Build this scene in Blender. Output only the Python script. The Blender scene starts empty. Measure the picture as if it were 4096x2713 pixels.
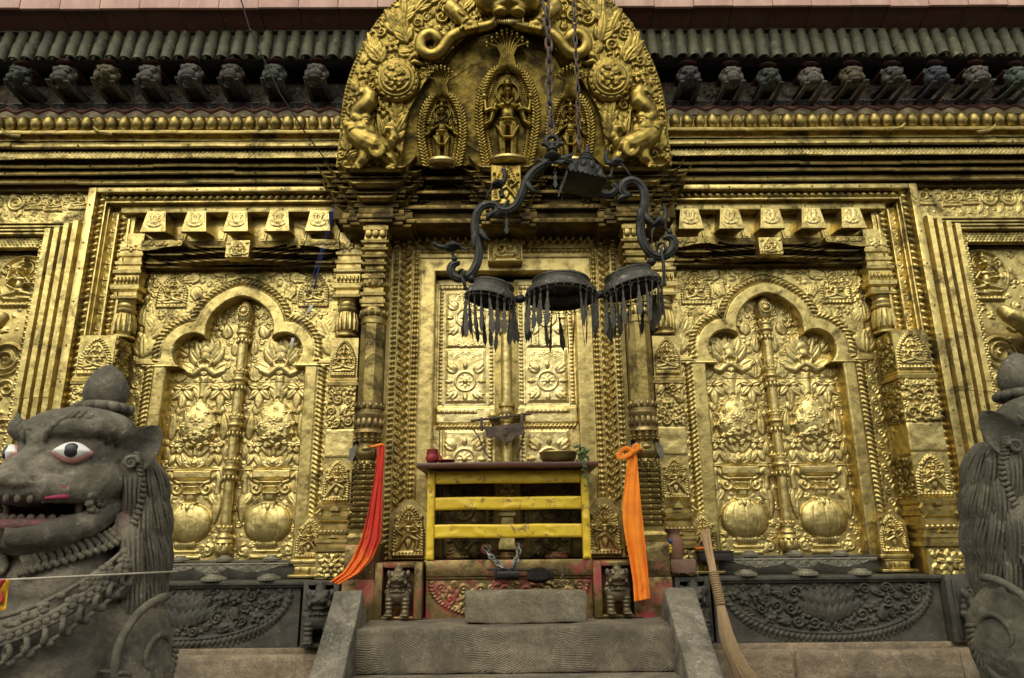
import bpy, bmesh, math, random
import numpy as np
from mathutils import Vector, Matrix
PI=math.pi; R=math.radians
random.seed(7); RNG=np.random.default_rng(7)
scene=bpy.context.scene; COL=scene.collection
# ---------------------------------------------------------------- camera (metres; eye level is z=0, temple wall plane is y=0)
FPX=2815.7; TILT=R(15.624); YAW=R(.4413); ROLL=R(-.5143); CX=.0198; D=4.5
def cam_axes():
    cy,sy=math.cos(YAW),math.sin(YAW); ct,st=math.cos(TILT),math.sin(TILT)
    ax=Vector((cy,-sy,0)); ay=Vector((sy,cy,0)); az=Vector((0,0,1))
    r=ax; f=ct*ay+st*az; u=-st*ay+ct*az
    c,s=math.cos(ROLL),math.sin(ROLL)
    return c*r+s*u, c*u-s*r, f
RX,UP,FW=cam_axes()
CAM=Vector((CX,-D,0))
def at(px,py,y):
    """survey point: a spot seen at (px,py) in the 4096 px photograph, on the vertical plane at depth y"""
    d=FW*FPX+RX*(px-2048)+UP*(1356.5-py)
    return CAM+d*((y+D)/d.y)
cam=bpy.data.cameras.new('camera'); cam.sensor_width=36; cam.lens=FPX/4096*36; cam.clip_end=500; cam.clip_start=.05
co=bpy.data.objects.new('camera',cam); COL.objects.link(co)
m=Matrix((RX,UP,-FW)).transposed().to_4x4(); m.translation=CAM; co.matrix_world=m
scene.camera=co
# ---------------------------------------------------------------- object helpers
def wm(o):
    return (wm(o.parent)@o.matrix_parent_inverse if o.parent else Matrix())@o.matrix_basis
def fix(o,parent=None,label=None,cat=None,group=None,kind=None):
    if parent is not None:
        o.parent=parent; o.matrix_parent_inverse=wm(parent).inverted()
    if label: o['label']=label
    if cat: o['category']=cat
    if group: o['group']=group
    if kind: o['kind']=kind
    return o
def thing(name,loc,label,cat,group=None):
    o=bpy.data.objects.new(name,None); o.empty_display_size=.1; COL.objects.link(o); o.location=loc
    return fix(o,None,label,cat,group)
def mesh_np(name,V,F,mat,parent=None,smooth=True,**kw):
    me=bpy.data.meshes.new(name)
    V=np.asarray(V,dtype=np.float32); 
    if isinstance(F,np.ndarray):
        n=F.shape[1]; me.vertices.add(len(V)); me.vertices.foreach_set('co',V.ravel())
        me.loops.add(F.size); me.loops.foreach_set('vertex_index',F.astype(np.int32).ravel())
        me.polygons.add(len(F)); me.polygons.foreach_set('loop_start',(np.arange(len(F))*n).astype(np.int32))
        me.update(calc_edges=True)
    else:
        me.from_pydata([tuple(v) for v in V],[],F); me.update()
    if smooth is True: me.polygons.foreach_set('use_smooth',[True]*len(me.polygons))
    elif smooth:
        me.polygons.foreach_set('use_smooth',[True]*len(me.polygons)); me.set_sharp_from_angle(angle=R(smooth))
    me.materials.append(mat)
    o=bpy.data.objects.new(name,me); COL.objects.link(o)
    return fix(o,parent,**kw)
class MB:
    """collects shapes that belong to ONE object"""
    def __init__(s): s.v=[]; s.f=[]
    def add(s,V,F):
        n=len(s.v); s.v+= [tuple(p) for p in V]; s.f+= [tuple(i+n for i in f) for f in F]; return s
    def box(s,x0,x1,y0,y1,z0,z1,b=.004,rot=None,piv=None):
        b=min(b,(x1-x0)*.45,(y1-y0)*.45,(z1-z0)*.45)
        bm=bmesh.new(); bmesh.ops.create_cube(bm,size=1)
        for v in bm.verts: v.co=Vector((x0+(v.co.x+.5)*(x1-x0),y0+(v.co.y+.5)*(y1-y0),z0+(v.co.z+.5)*(z1-z0)))
        if b>0: bmesh.ops.bevel(bm,geom=bm.edges[:],offset=b,segments=2,profile=.5,affect='EDGES')
        if rot is not None:
            pv=Vector(piv) if piv else Vector(((x0+x1)/2,(y0+y1)/2,(z0+z1)/2))
            for v in bm.verts: v.co=pv+rot@(v.co-pv)
        bm.verts.index_update()
        s.add([v.co[:] for v in bm.verts],[[v.index for v in f.verts] for f in bm.faces]); bm.free(); return s
    def lathe(s,prof,c=(0,0,0),n=20,a0=0,M=None,sq=1,cap=True):
        """prof: (radius,z) list; sq: 1 round, n=4 with a0=45deg gives a square stack"""
        V=[];F=[]
        for r,z in prof:
            for k in range(n):
                a=a0+2*PI*k/n; p=Vector((r*math.cos(a),r*math.sin(a),z))
                if M is not None: p=M@p
                V.append((p.x+c[0],p.y+c[1],p.z+c[2]))
        for i in range(len(prof)-1):
            for k in range(n):
                F.append((i*n+k,i*n+(k+1)%n,(i+1)*n+(k+1)%n,(i+1)*n+k))
        if cap:
            F.append(tuple(range(n))[::-1]); F.append(tuple((len(prof)-1)*n+k for k in range(n)))
        return s.add(V,F)
    def tube(s,pts,rad,n=8,flat=1,cap=True,up=(0,1,0)):
        pts=[Vector(p) for p in pts]; m=len(pts)
        if not isinstance(rad,(list,tuple)): rad=[rad]*m
        elif len(rad)!=m: rad=[float(q) for q in np.interp(np.linspace(0,1,m),np.linspace(0,1,len(rad)),rad)]
        V=[];F=[]; N=Vector(up)
        for i,p in enumerate(pts):
            t=(pts[min(i+1,m-1)]-pts[max(i-1,0)]).normalized()
            b=t.cross(N)
            if b.length<1e-3: b=t.cross(Vector((.3,.2,1)))
            b.normalize(); nn=b.cross(t).normalized(); N=nn
            for k in range(n):
                a=2*PI*k/n; V.append(p+rad[i]*(math.cos(a)*b+math.sin(a)*nn*flat))
        for i in range(m-1):
            for k in range(n): F.append((i*n+k,i*n+(k+1)%n,(i+1)*n+(k+1)%n,(i+1)*n+k))
        if cap: F.append(tuple(range(n))[::-1]); F.append(tuple((m-1)*n+k for k in range(n)))
        return s.add(V,F)
    def ball(s,c,r,n=12,m=8,M=None):
        r=(r,r,r) if not isinstance(r,(tuple,list)) else r
        V=[];F=[]
        for i in range(m+1):
            t=PI*i/m
            for k in range(n):
                a=2*PI*k/n; p=Vector((r[0]*math.sin(t)*math.cos(a),r[1]*math.sin(t)*math.sin(a),r[2]*math.cos(t)))
                if M is not None: p=M@p
                V.append((c[0]+p.x,c[1]+p.y,c[2]+p.z))
        for i in range(m):
            for k in range(n): F.append((i*n+k,(i+1)*n+k,(i+1)*n+(k+1)%n,i*n+(k+1)%n))
        return s.add(V,F)
    def torus(s,c,R0,r,M=None,n=16,m=8,arc=2*PI):
        V=[];F=[]
        for i in range(n):
            a=arc*i/n
            for k in range(m):
                b=2*PI*k/m; p=Vector(((R0+r*math.cos(b))*math.cos(a),(R0+r*math.cos(b))*math.sin(a),r*math.sin(b)))
                if M is not None: p=M@p
                V.append((c[0]+p.x,c[1]+p.y,c[2]+p.z))
        for i in range(n):
            for k in range(m): F.append((i*m+k,((i+1)%n)*m+k,((i+1)%n)*m+(k+1)%m,i*m+(k+1)%m))
        return s.add(V,F)
    def prism(s,poly,y0,y1,b=0):
        """poly in x,z extruded in y"""
        n=len(poly); V=[(p[0],y0,p[1]) for p in poly]+[(p[0],y1,p[1]) for p in poly]
        F=[tuple(range(n)),tuple(range(n,2*n))[::-1]]+[(i,i+n,(i+1)%n+n,(i+1)%n) for i in range(n)]
        return s.add(V,F)
    def xf(s,M):
        s.v=[tuple(M@Vector(p)) for p in s.v]; return s
    def build(s,name,mat,parent=None,smooth=40,**kw):
        me_o=mesh_np(name,np.array(s.v),s.f,mat,parent,smooth,**kw)
        bm=bmesh.new(); bm.from_mesh(me_o.data); bmesh.ops.recalc_face_normals(bm,faces=bm.faces[:]); bm.to_mesh(me_o.data); bm.free()
        if smooth and smooth is not True: me_o.data.set_sharp_from_angle(angle=R(smooth))
        return me_o
def remesh(o,voxel,smooth=4,fac=.5,dec=None):
    md=o.modifiers.new('r','REMESH'); md.mode='VOXEL'; md.voxel_size=voxel
    if smooth: sm=o.modifiers.new('s','SMOOTH'); sm.iterations=smooth; sm.factor=fac
    dg=bpy.context.evaluated_depsgraph_get(); dg.update()
    me=bpy.data.meshes.new_from_object(o.evaluated_get(dg)); old=o.data; o.modifiers.clear(); o.data=me
    if not me.materials: me.materials.append(old.materials[0])
    me.polygons.foreach_set('use_smooth',[True]*len(me.polygons)); bpy.data.meshes.remove(old); return o
def dup(o,parent=None,**kw):
    c=o.copy(); COL.objects.link(c)
    for k in ('label','group'):
        if k in c and k in kw: del c[k]
    if parent is not None: c.parent=parent
    for k,v in kw.items(): c[k]=v
    return c
# ---------------------------------------------------------------- embossed sheet metal as real height-field meshes
class Rel:
    def __init__(s,x0,x1,z0,z1,r=.004,seed=1):
        nx=max(4,int(round((x1-x0)/r))+1); nz=max(4,int(round((z1-z0)/r))+1)
        s.x=np.linspace(x0,x1,nx); s.z=np.linspace(z0,z1,nz); s.X,s.Z=np.meshgrid(s.x,s.z)
        s.H=np.zeros((nz,nx)); s.S=None; s.r=r; s.rng=random.Random(seed); s.occ=[]
    def win(s,a,b,c,d):
        i0=np.searchsorted(s.z,c); i1=np.searchsorted(s.z,d); j0=np.searchsorted(s.x,a); j1=np.searchsorted(s.x,b)
        return (slice(i0,i1),slice(j0,j1))
    def put(s,sl,h,mode):
        if h.size==0: return
        if mode=='max': s.H[sl]=np.maximum(s.H[sl],h)
        elif mode=='add': s.H[sl]+=h
        elif mode=='over': s.H[sl]=np.where(h>1e-6,h,s.H[sl])
    def dome(s,cx,cz,rx,rz=None,rot=0,h=.01,base=0,p=.5,mode='max'):
        rz=rz or rx; q=max(rx,rz); sl=s.win(cx-q,cx+q,cz-q,cz+q); dx=s.X[sl]-cx; dz=s.Z[sl]-cz
        c,n=math.cos(rot),math.sin(rot); u=(c*dx+n*dz)/rx; v=(-n*dx+c*dz)/rz; d=u*u+v*v
        s.put(sl,np.where(d<1,base+h*np.maximum(1-d,0)**p,0),mode); return s
    def cut(s,cx,cz,rx,rz,h,rot=0):
        sl=s.win(cx-max(rx,rz),cx+max(rx,rz),cz-max(rx,rz),cz+max(rx,rz)); dx=s.X[sl]-cx; dz=s.Z[sl]-cz
        c,n=math.cos(rot),math.sin(rot); d=((c*dx+n*dz)/rx)**2+((-n*dx+c*dz)/rz)**2
        s.H[sl]-=np.where(d<1,h*np.sqrt(np.maximum(1-d,0)),0)
    def flat(s,x0,x1,z0,z1,h,bev=.006,mode='max'):
        sl=s.win(x0,x1,z0,z1); d=np.minimum(np.minimum(s.X[sl]-x0,x1-s.X[sl]),np.minimum(s.Z[sl]-z0,z1-s.Z[sl]))
        s.put(sl,h*np.clip(d/bev,0,1)**.6,mode); return s
    def tube(s,pts,r0,r1=None,h=None,base=0,mode='max'):
        r1=r0 if r1 is None else r1; n=len(pts)-1; hh=h or r0*.8
        for i in range(n):
            (ax,az),(bx,bz)=pts[i],pts[i+1]; ra=r0+(r1-r0)*i/n; rb=r0+(r1-r0)*(i+1)/n; q=max(ra,rb)
            sl=s.win(min(ax,bx)-q,max(ax,bx)+q,min(az,bz)-q,max(az,bz)+q); dx=s.X[sl]-ax; dz=s.Z[sl]-az
            L=(bx-ax)**2+(bz-az)**2+1e-12; t=np.clip((dx*(bx-ax)+dz*(bz-az))/L,0,1)
            d2=(dx-t*(bx-ax))**2+(dz-t*(bz-az))**2; rr=ra+(rb-ra)*t; k=1-d2/(rr*rr)
            s.put(sl,np.where(k>0,base+hh*(rr/max(r0,r1))*np.sqrt(np.maximum(k,0)),0),mode)
        return s
    def spiral(s,cx,cz,Rr,a0,turns=1.4,d=1,w=None,h=None,base=0,inner=.12):
        w=w or Rr*.28; n=int(10*turns)+6; pts=[]
        for i in range(n+1):
            t=i/n; a=a0+d*2*PI*turns*t; q=Rr*((1-t)**.8*(1-inner)+inner); pts.append((cx+q*math.cos(a),cz+q*math.sin(a)))
        s.tube(pts,w,w*.6,h,base); s.dome(*pts[-1],w*.95,h=(h or w*.8)*1.1,base=base); return s
    def petal(s,bx,bz,ang,L,W,h,curl=0,vein=.25,base=0,mode='max',tip=.75):
        q=L*(1+abs(curl))+W; sl=s.win(bx-q,bx+q,bz-q,bz+q); dx=s.X[sl]-bx; dz=s.Z[sl]-bz
        c,n=math.cos(ang),math.sin(ang); u=(c*dx+n*dz)/L; v=-n*dx+c*dz; ok=(u>0)&(u<1); uu=np.clip(u,1e-4,1)
        v=v-curl*L*uu*uu; w=W*np.sin(PI*uu**tip)**.62+1e-5; k=1-(v/w)**2
        hh=h*np.maximum(k,0)**.36*(.62+.42*np.sin(PI*uu*.8))
        if vein: hh-=vein*h*np.exp(-(v/(.13*W))**2)*np.sin(PI*uu)
        s.put(sl,np.where(ok&(k>0),base+np.maximum(hh,0.0005),0),mode); return s
    def leaf(s,bx,bz,ang,L,W,h,curl=0,n=3,base=0):
        for i in range(n):
            t=(i+.3)/n
            for q in (-1,1):
                px=bx+math.cos(ang)*L*t*.75; pz=bz+math.sin(ang)*L*t*.75
                s.petal(px,pz,ang+q*R(52-12*t),W*1.25*(1.1-.4*t),W*.36,h*.8,curl=-q*.25,vein=.2,base=base)
        s.petal(bx,bz,ang,L,W*.42,h,curl,vein=.35,base=base); return s
    def flower(s,cx,cz,r,n=5,h=.012,a0=None,base=0,core=.32):
        a0=PI/2 if a0 is None else a0
        for k in range(n): s.petal(cx,cz,a0+2*PI*k/n,r,r*1.9/n if n>4 else r*.45,h,vein=.3,base=base,tip=1.1)
        s.dome(cx,cz,r*core,h=h*.9,base=base+h*.5); s.dome(cx,cz,r*core*.55,h=h*.4,base=base+h*1.2); return s
    def ring(s,cx,cz,Rr,w,h,base=0):
        q=Rr+w; sl=s.win(cx-q,cx+q,cz-q,cz+q); d=np.hypot(s.X[sl]-cx,s.Z[sl]-cz)-Rr; k=1-(d/w)**2
        s.put(sl,np.where(k>0,base+h*np.sqrt(np.maximum(k,0)),0),'max'); return s
    def rope(s,pts,w,pitch,h,base=0,slant=.9,fat=.44):
        acc=0; 
        for i in range(len(pts)-1):
            (ax,az),(bx,bz)=pts[i],pts[i+1]; L=math.hypot(bx-ax,bz-az); t=math.atan2(bz-az,bx-ax); q=acc
            while q<L:
                s.dome(ax+(bx-ax)*q/L,az+(bz-az)*q/L,w*.62,pitch*fat,t+slant,h,base); q+=pitch
            acc=q-L
        return s
    def beads(s,pts,r,pitch,h,base=0):
        return s.rope(pts,r/.62,pitch,h,base,0,r/pitch)
    def braid(s,x,z0,z1,w,pitch,h,vert=True,d=1):
        q=z0
        while q<z1:
            for k in (-1,1):
                e=q+(pitch/2 if k>0 else 0)
                if vert: s.dome(x+k*w*.22,e,w*.36,w*.17,k*d*R(52),h); s.dome(x+k*w*.22,e,w*.25,w*.07,k*d*R(52),h*.35,h*.8)
                else: s.dome(e,x+k*w*.22,w*.36,w*.17,PI/2-k*d*R(52),h); s.dome(e,x+k*w*.22,w*.25,w*.07,PI/2-k*d*R(52),h*.35,h*.8)
            q+=pitch
    def lotus_base(s,cx,cz,w,h,d=.01,n=9,base=0):
        for k in range(n):
            t=(k+.5)/n*2-1; s.dome(cx+t*w/2,cz+h*.5,w/n*.55,h*.5,0,d,base)
        s.flat(cx-w/2,cx+w/2,cz+h*.85,cz+h*1.15,d*.8+base)
        return s
    def arch_pts(s,cx,zb,w,h,n=12):
        L=[(cx-w/2,zb),(cx-w/2,zb+h*.45)]
        for i in range(1,n):
            t=i/n*2-1; L.append((cx+t*w/2*(1-.0*abs(t)),zb+h*.45+h*.55*(1-abs(t)**1.7)))
        return L+[(cx+w/2,zb+h*.45),(cx+w/2,zb)]
    def seated(s,cx,cz,t,k=.02,base=0,arms=4,lean=0):
        D_=lambda x,z,rx,rz,rot=0,h=1,b=0: s.dome(cx+x*t,cz+z*t,rx*t,rz*t,rot,k*h,base+k*b)
        T_=lambda P,a,b,h=1,o=0: s.tube([(cx+x*t,cz+z*t) for x,z in P],a*t,b*t,k*h,base+k*o)
        s.ring(cx,cz+.78*t,.19*t,.03*t,k*.35,base)
        T_([(-.06,.2),(-.36,.13),(-.3,.05),(.12,.05)],.085,.06,.8); T_([(.06,.2),(.36,.13),(.3,.06),(-.05,.09)],.085,.06,.85)
        D_(0,.36,.115,.2,0,1); D_(0,.5,.17,.1,0,1.05); D_(0,.24,.16,.08,0,.9)
        D_(lean*.02,.74,.095,.125,0,1.25,.1); D_(lean*.02,.90,.08,.09,0,.95,.1); s.petal(cx,cz+.88*t,PI/2,.17*t,.05*t,k*.8,base=base)
        D_(-.11,.72,.03,.06); D_(.11,.72,.03,.06); D_(0,.72,.02,.03,0,.35,1.25)
        T_([(-.15,.52),(-.27,.36),(-.1,.27)],.05,.04,.9,.2); T_([(.15,.52),(.27,.38),(.13,.4)],.05,.04,.9,.2)
        if arms>2:
            T_([(-.15,.54),(-.32,.5),(-.3,.7)],.04,.035,.7); T_([(.15,.54),(.32,.5),(.3,.7)],.04,.035,.7); D_(-.3,.75,.06,.06,0,.7); D_(.3,.75,.05,.08,0,.7)
        return s
    def dancer(s,cx,cz,t,k=.02,base=0,f=1):
        T_=lambda P,a,b,h=1,o=0: s.tube([(cx+f*x*t,cz+z*t) for x,z in P],a*t,b*t,k*h,base+k*o)
        D_=lambda x,z,rx,rz,rot=0,h=1,b=0: s.dome(cx+f*x*t,cz+z*t,rx*t,rz*t,rot,k*h,base+k*b)
        s.ring(cx,cz+.83*t,.16*t,.025*t,k*.3,base)
        T_([(-.05,.4),(-.25,.3),(-.2,.04),(-.3,.02)],.08,.05,.9); T_([(.05,.4),(.2,.24),(.33,.03),(.42,.03)],.08,.05,.9)
        s.petal(cx,cz+.4*t,-PI/2,.33*t,.1*t,k*.6,base=base)
        D_(0,.52,.1,.17,0,1.05); D_(0,.63,.16,.075,0,1.05); D_(0,.42,.13,.07)
        D_(0,.82,.075,.1,0,1.3); D_(0,.94,.06,.07); D_(-.09,.81,.025,.05); D_(.09,.81,.025,.05); D_(0,.8,.018,.025,0,.35,1.3)
        T_([(-.14,.65),(-.28,.53),(-.1,.5)],.045,.035,.9,.25); T_([(.14,.65),(.3,.55),(.16,.44)],.045,.035,.9,.25)
        T_([(-.15,.66),(-.36,.62),(-.34,.82)],.04,.03,.7); T_([(.15,.66),(.36,.62),(.34,.8)],.04,.03,.7); D_(-.34,.87,.045,.06); D_(.34,.85,.04,.07)
        return s
    def stander(s,cx,cz,t,k=.03,base=0,arms=4):
        T_=lambda P,a,b,h=1,o=0: s.tube([(cx+x*t,cz+z*t) for x,z in P],a*t,b*t,k*h,base+k*o)
        D_=lambda x,z,rx,rz,rot=0,h=1,b=0: s.dome(cx+x*t,cz+z*t,rx*t,rz*t,rot,k*h,base+k*b)
        s.ring(cx,cz+.83*t,.14*t,.012*t,k*.25,base)
        T_([(-.065,.43),(-.07,.22),(-.06,.03)],.072,.046,.9); T_([(.065,.43),(.07,.22),(.06,.03)],.072,.046,.9)
        D_(-.075,.015,.05,.02,0,.9); D_(.075,.015,.05,.02,0,.9)
        T_([(-.13,.38),(-.06,.25),(.06,.25),(.13,.38)],.018,.018,.4,.75)
        D_(0,.45,.13,.07,0,1); D_(0,.55,.10,.14,0,1); D_(0,.65,.155,.07,0,1.1); D_(0,.475,.11,.02,0,.4,.85)
        D_(0,.72,.035,.04,0,.9); D_(0,.81,.062,.085,0,1.35); D_(0,.9,.07,.03,0,1.2); D_(0,.93,.055,.065,0,1.1); D_(-.075,.79,.018,.05); D_(.075,.79,.018,.05)
        D_(0,.80,.012,.025,0,.3,1.33); D_(-.025,.82,.014,.008,0,.2,1.25); D_(.025,.82,.014,.008,0,.2,1.25); D_(0,.765,.02,.008,0,.2,1.2)
        T_([(-.06,.7),(0,.63),(.06,.7)],.014,.014,.35,1.1)
        for q in (-1,1):
            T_([(q*.145,.655),(q*.18,.54),(q*.21,.45)],.048,.038,.9); D_(q*.145,.58,.045,.016,0,.5,.8)
            T_([(q*.21,.45),(q*.27,.42)],.036,.036,.9); D_(q*.26,.41,.05,.025,0,.7)
            if arms>2: T_([(q*.14,.65),(q*.26,.6),(q*.275,.72)],.038,.032,.7); D_(q*.28,.78,.052,.06,0,.7)
            else: s.flower(cx+q*.2*t,cz+.66*t,.07*t,6,k*.4,base=base); T_([(q*.13,.64),(q*.17,.5),(q*.06,.58)],.032,.028,.9,.2)
        return s
    def crowd(s,n,r0,r1,test=None,kind='mix',h=.5,gap=1.):
        """packs n scrolls / leaves / buds of falling size into the still empty parts of the sheet"""
        x0,x1,z0,z1=s.x[0],s.x[-1],s.z[0],s.z[-1]; g=s.rng
        for i in range(n):
            r=r1+(r0-r1)*(1-i/n)**1.5
            for _ in range(30):
                cx=g.uniform(x0+r*.7,x1-r*.7); cz=g.uniform(z0+r*.7,z1-r*.7)
                if test is not None and not test(cx,cz,r): continue
                iz=int((cz-z0)/s.r); ix=int((cx-x0)/s.r); q=int(r*.7/s.r)
                bad=False
                for ddx,ddz in ((0,0),(q,0),(-q,0),(0,q),(0,-q)):
                    a=min(max(iz+ddz,0),len(s.z)-1); b=min(max(ix+ddx,0),len(s.x)-1)
                    if s.H[a,b]>.0035: bad=True;break
                if bad: continue
                if any((cx-a)**2+(cz-b)**2<((r+c)*gap*.92)**2 for a,b,c in s.occ): continue
                s.occ.append((cx,cz,r)); a=g.uniform(0,2*PI); d=g.choice((-1,1))
                k=kind if kind!='mix' else g.choice(('sp','sp','lf','fl') if r>.02 else ('sp','lf','bd'))
                if k=='sp':
                    s.spiral(cx,cz,r*.72,a,1.3,d,r*.24,r*h*.75)
                    for j in range(3): 
                        b=a-d*(.5+j*.75); s.petal(cx+math.cos(b)*r*.75,cz+math.sin(b)*r*.75,b+d*.7,r*.8,r*.24,r*h*.6,curl=d*.25)
                elif k=='lf': s.leaf(cx-math.cos(a)*r*.9,cz-math.sin(a)*r*.9,a,r*1.9,r*.8,r*h*.7,curl=d*.15)
                elif k=='fl': s.flower(cx,cz,r*.95,5,r*h*.6,a)
                else: s.dome(cx,cz,r*.8,r*.5,a,r*h)
                break
        return s
    def mesh(s,name,mat,parent=None,y0=0,skirt=.02,M=None,noise=.0007,**kw):
        """one sheet; edge turned back by `skirt`; s.S (signed distance, >0 keeps) trims it, rim snapped to S=0"""
        X,Z,H=s.X.copy(),s.Z.copy(),s.H.copy(); nz,nx=X.shape
        if noise:
            for sc_,am in ((.11,1.3),(.045,.7)):   # beaten unevenness
                gu=(X-X.min())/sc_; gv=(Z-Z.min())/sc_; T=RNG.uniform(-1,1,(int(gv.max())+3,int(gu.max())+3)); iu=gu.astype(int); iv=gv.astype(int); fu=gu-iu; fv=gv-iv; fu=fu*fu*(3-2*fu); fv=fv*fv*(3-2*fv)
                H+=noise*am*((T[iv,iu]*(1-fu)+T[iv,iu+1]*fu)*(1-fv)+(T[iv+1,iu]*(1-fu)+T[iv+1,iu+1]*fu)*fv)
        if s.S is not None:
            S=s.S; gz,gx=np.gradient(S,s.r); keep=S>-.75*s.r; mv=keep&(S<.6*s.r)
            g2=np.maximum(gx*gx+gz*gz,.2); X[mv]-=(S*gx/g2)[mv]; Z[mv]-=(S*gz/g2)[mv]
        else: keep=np.ones_like(X,bool)
        cell=keep[:-1,:-1]&keep[1:,:-1]&keep[:-1,1:]&keep[1:,1:]
        idx=np.arange(nz*nx).reshape(nz,nx)
        q=np.stack([idx[:-1,:-1],idx[:-1,1:],idx[1:,1:],idx[1:,:-1]],-1)[cell]
        V=np.stack([X,y0-H,Z],-1).reshape(-1,3)
        if skirt:
            V2=V.copy(); V2[:,1]=y0+skirt; off=nz*nx; ex=[]
            C=np.zeros((nz+1,nx+1),bool); C[1:nz,1:nx]=cell
            # horizontal edges (between iz-1 and iz cells) and vertical ones
            up=C[1:nz+1,1:nx]; dn=C[0:nz,1:nx]
            a,b=idx[:,:-1],idx[:,1:]
            e=up&~dn; ex.append(np.stack([b[e],a[e],a[e]+off,b[e]+off],-1))
            e=dn&~up; ex.append(np.stack([a[e],b[e],b[e]+off,a[e]+off],-1))
            rt=C[1:nz,1:nx+1]; lf=C[1:nz,0:nx]; a,b=idx[:-1,:],idx[1:,:]
            e=rt&~lf; ex.append(np.stack([a[e],b[e],b[e]+off,a[e]+off],-1))
            e=lf&~rt; ex.append(np.stack([b[e],a[e],a[e]+off,b[e]+off],-1))
            # separate rim vertices keep the edge crisp
            ex=np.concatenate(ex); V3=V.copy(); off2=2*off
            top=ex<off; ex=np.where(top,ex+off2,ex)
            V=np.concatenate([V,V2,V3]); q=np.concatenate([q,ex])
        used=np.unique(q); mp=np.zeros(len(V),np.int64); mp[used]=np.arange(len(used)); V=V[used]; q=mp[q]
        if M is not None:
            A=np.array(M); V=V@A[:3,:3].T+A[:3,3]
        return mesh_np(name,V,q,mat,parent,True,**kw)
def profile_run(name,prof,x0,x1,mat,parent=None,seg=.55,jit=.0015,smooth=35,seed=0,gapz=.0,**kw):
    """straight moulding: (y,z) profile run along x in separate overlapping sheets, as beaten metal casing is"""
    g=random.Random(seed); mb=MB(); x=x0
    while x<x1-1e-6:
        L=min(seg*g.uniform(.8,1.25),x1-x); 
        if x1-(x+L)<.15: L=x1-x
        dy,dz=g.uniform(-jit,jit),g.uniform(-jit,jit); n=max(2,int(L/.09)); V=[];F=[]; m=len(prof)
        for i in range(n+1):
            t=x+(L+.004)*i/n; wy,wz=g.uniform(-1,1)*jit*.5,g.uniform(-1,1)*jit*.5
            for (py,pz) in prof: V.append((t,py+dy+wy,pz+dz+wz))
        for i in range(n):
            for k in range(m-1): F.append((i*m+k,(i+1)*m+k,(i+1)*m+k+1,i*m+k+1))
        F.append(tuple(range(m))); F.append(tuple(n*m+k for k in range(m))[::-1])
        mb.add(V,F); x+=L
    return mb.build(name,mat,parent,smooth,**kw)
# ---------------------------------------------------------------- materials
def nt(name):
    m=bpy.data.materials.new(name); m.use_nodes=True; t=m.node_tree; t.nodes.clear()
    o=t.nodes.new('ShaderNodeOutputMaterial'); b=t.nodes.new('ShaderNodeBsdfPrincipled'); t.links.new(b.outputs[0],o.inputs[0]); return m,t,b
def noise(t,scale,detail=4,rough=.6,vec=None,dist=0):
    n=t.nodes.new('ShaderNodeTexNoise'); n.inputs['Scale'].default_value=scale; n.inputs['Detail'].default_value=detail; n.inputs['Roughness'].default_value=rough; n.inputs['Distortion'].default_value=dist
    if vec is not None: t.links.new(vec,n.inputs['Vector'])
    return n.outputs[0]
def ramp(t,fac,stops):
    r=t.nodes.new('ShaderNodeValToRGB'); e=r.color_ramp.elements
    while len(e)<len(stops): e.new(.5)
    for k,(p,c) in enumerate(stops): e[k].position=p; e[k].color=(*c,1) if isinstance(c,(tuple,list)) else (c,c,c,1)
    t.links.new(fac,r.inputs[0]); return r.outputs[0]
def mix(t,fac,a,b,mode='MIX'):
    m=t.nodes.new('ShaderNodeMix'); m.data_type='RGBA'; m.blend_type=mode
    for k,v in ((0,fac),(6,a),(7,b)):
        if isinstance(v,bpy.types.NodeSocket): t.links.new(v,m.inputs[k])
        elif k==0: m.inputs[0].default_value=v
        else: m.inputs[k].default_value=(*v,1)
    return m.outputs[2]
def mth(t,op,a,b=None):
    m=t.nodes.new('ShaderNodeMath'); m.operation=op
    for k,v in ((0,a),(1,b)):
        if v is None: continue
        if isinstance(v,bpy.types.NodeSocket): t.links.new(v,m.inputs[k])
        else: m.inputs[k].default_value=v
    return m.outputs[0]
def coords(t,scale=(1,1,1)):
    c=t.nodes.new('ShaderNodeTexCoord'); mp=t.nodes.new('ShaderNodeMapping'); mp.inputs['Scale'].default_value=scale; t.links.new(c.outputs['Object'],mp.inputs[0]); return mp.outputs[0]
def bump(t,b,h,strength=.3,dist=.01):
    n=t.nodes.new('ShaderNodeBump'); n.inputs['Strength'].default_value=strength; n.inputs['Distance'].default_value=dist; t.links.new(h,n.inputs['Height']); t.links.new(n.outputs[0],b.inputs['Normal'])
def setv(t,b,k,v):
    if isinstance(v,bpy.types.NodeSocket): t.links.new(v,b.inputs[k])
    else: b.inputs[k].default_value=v
RED=(.33,.035,.05)
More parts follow.
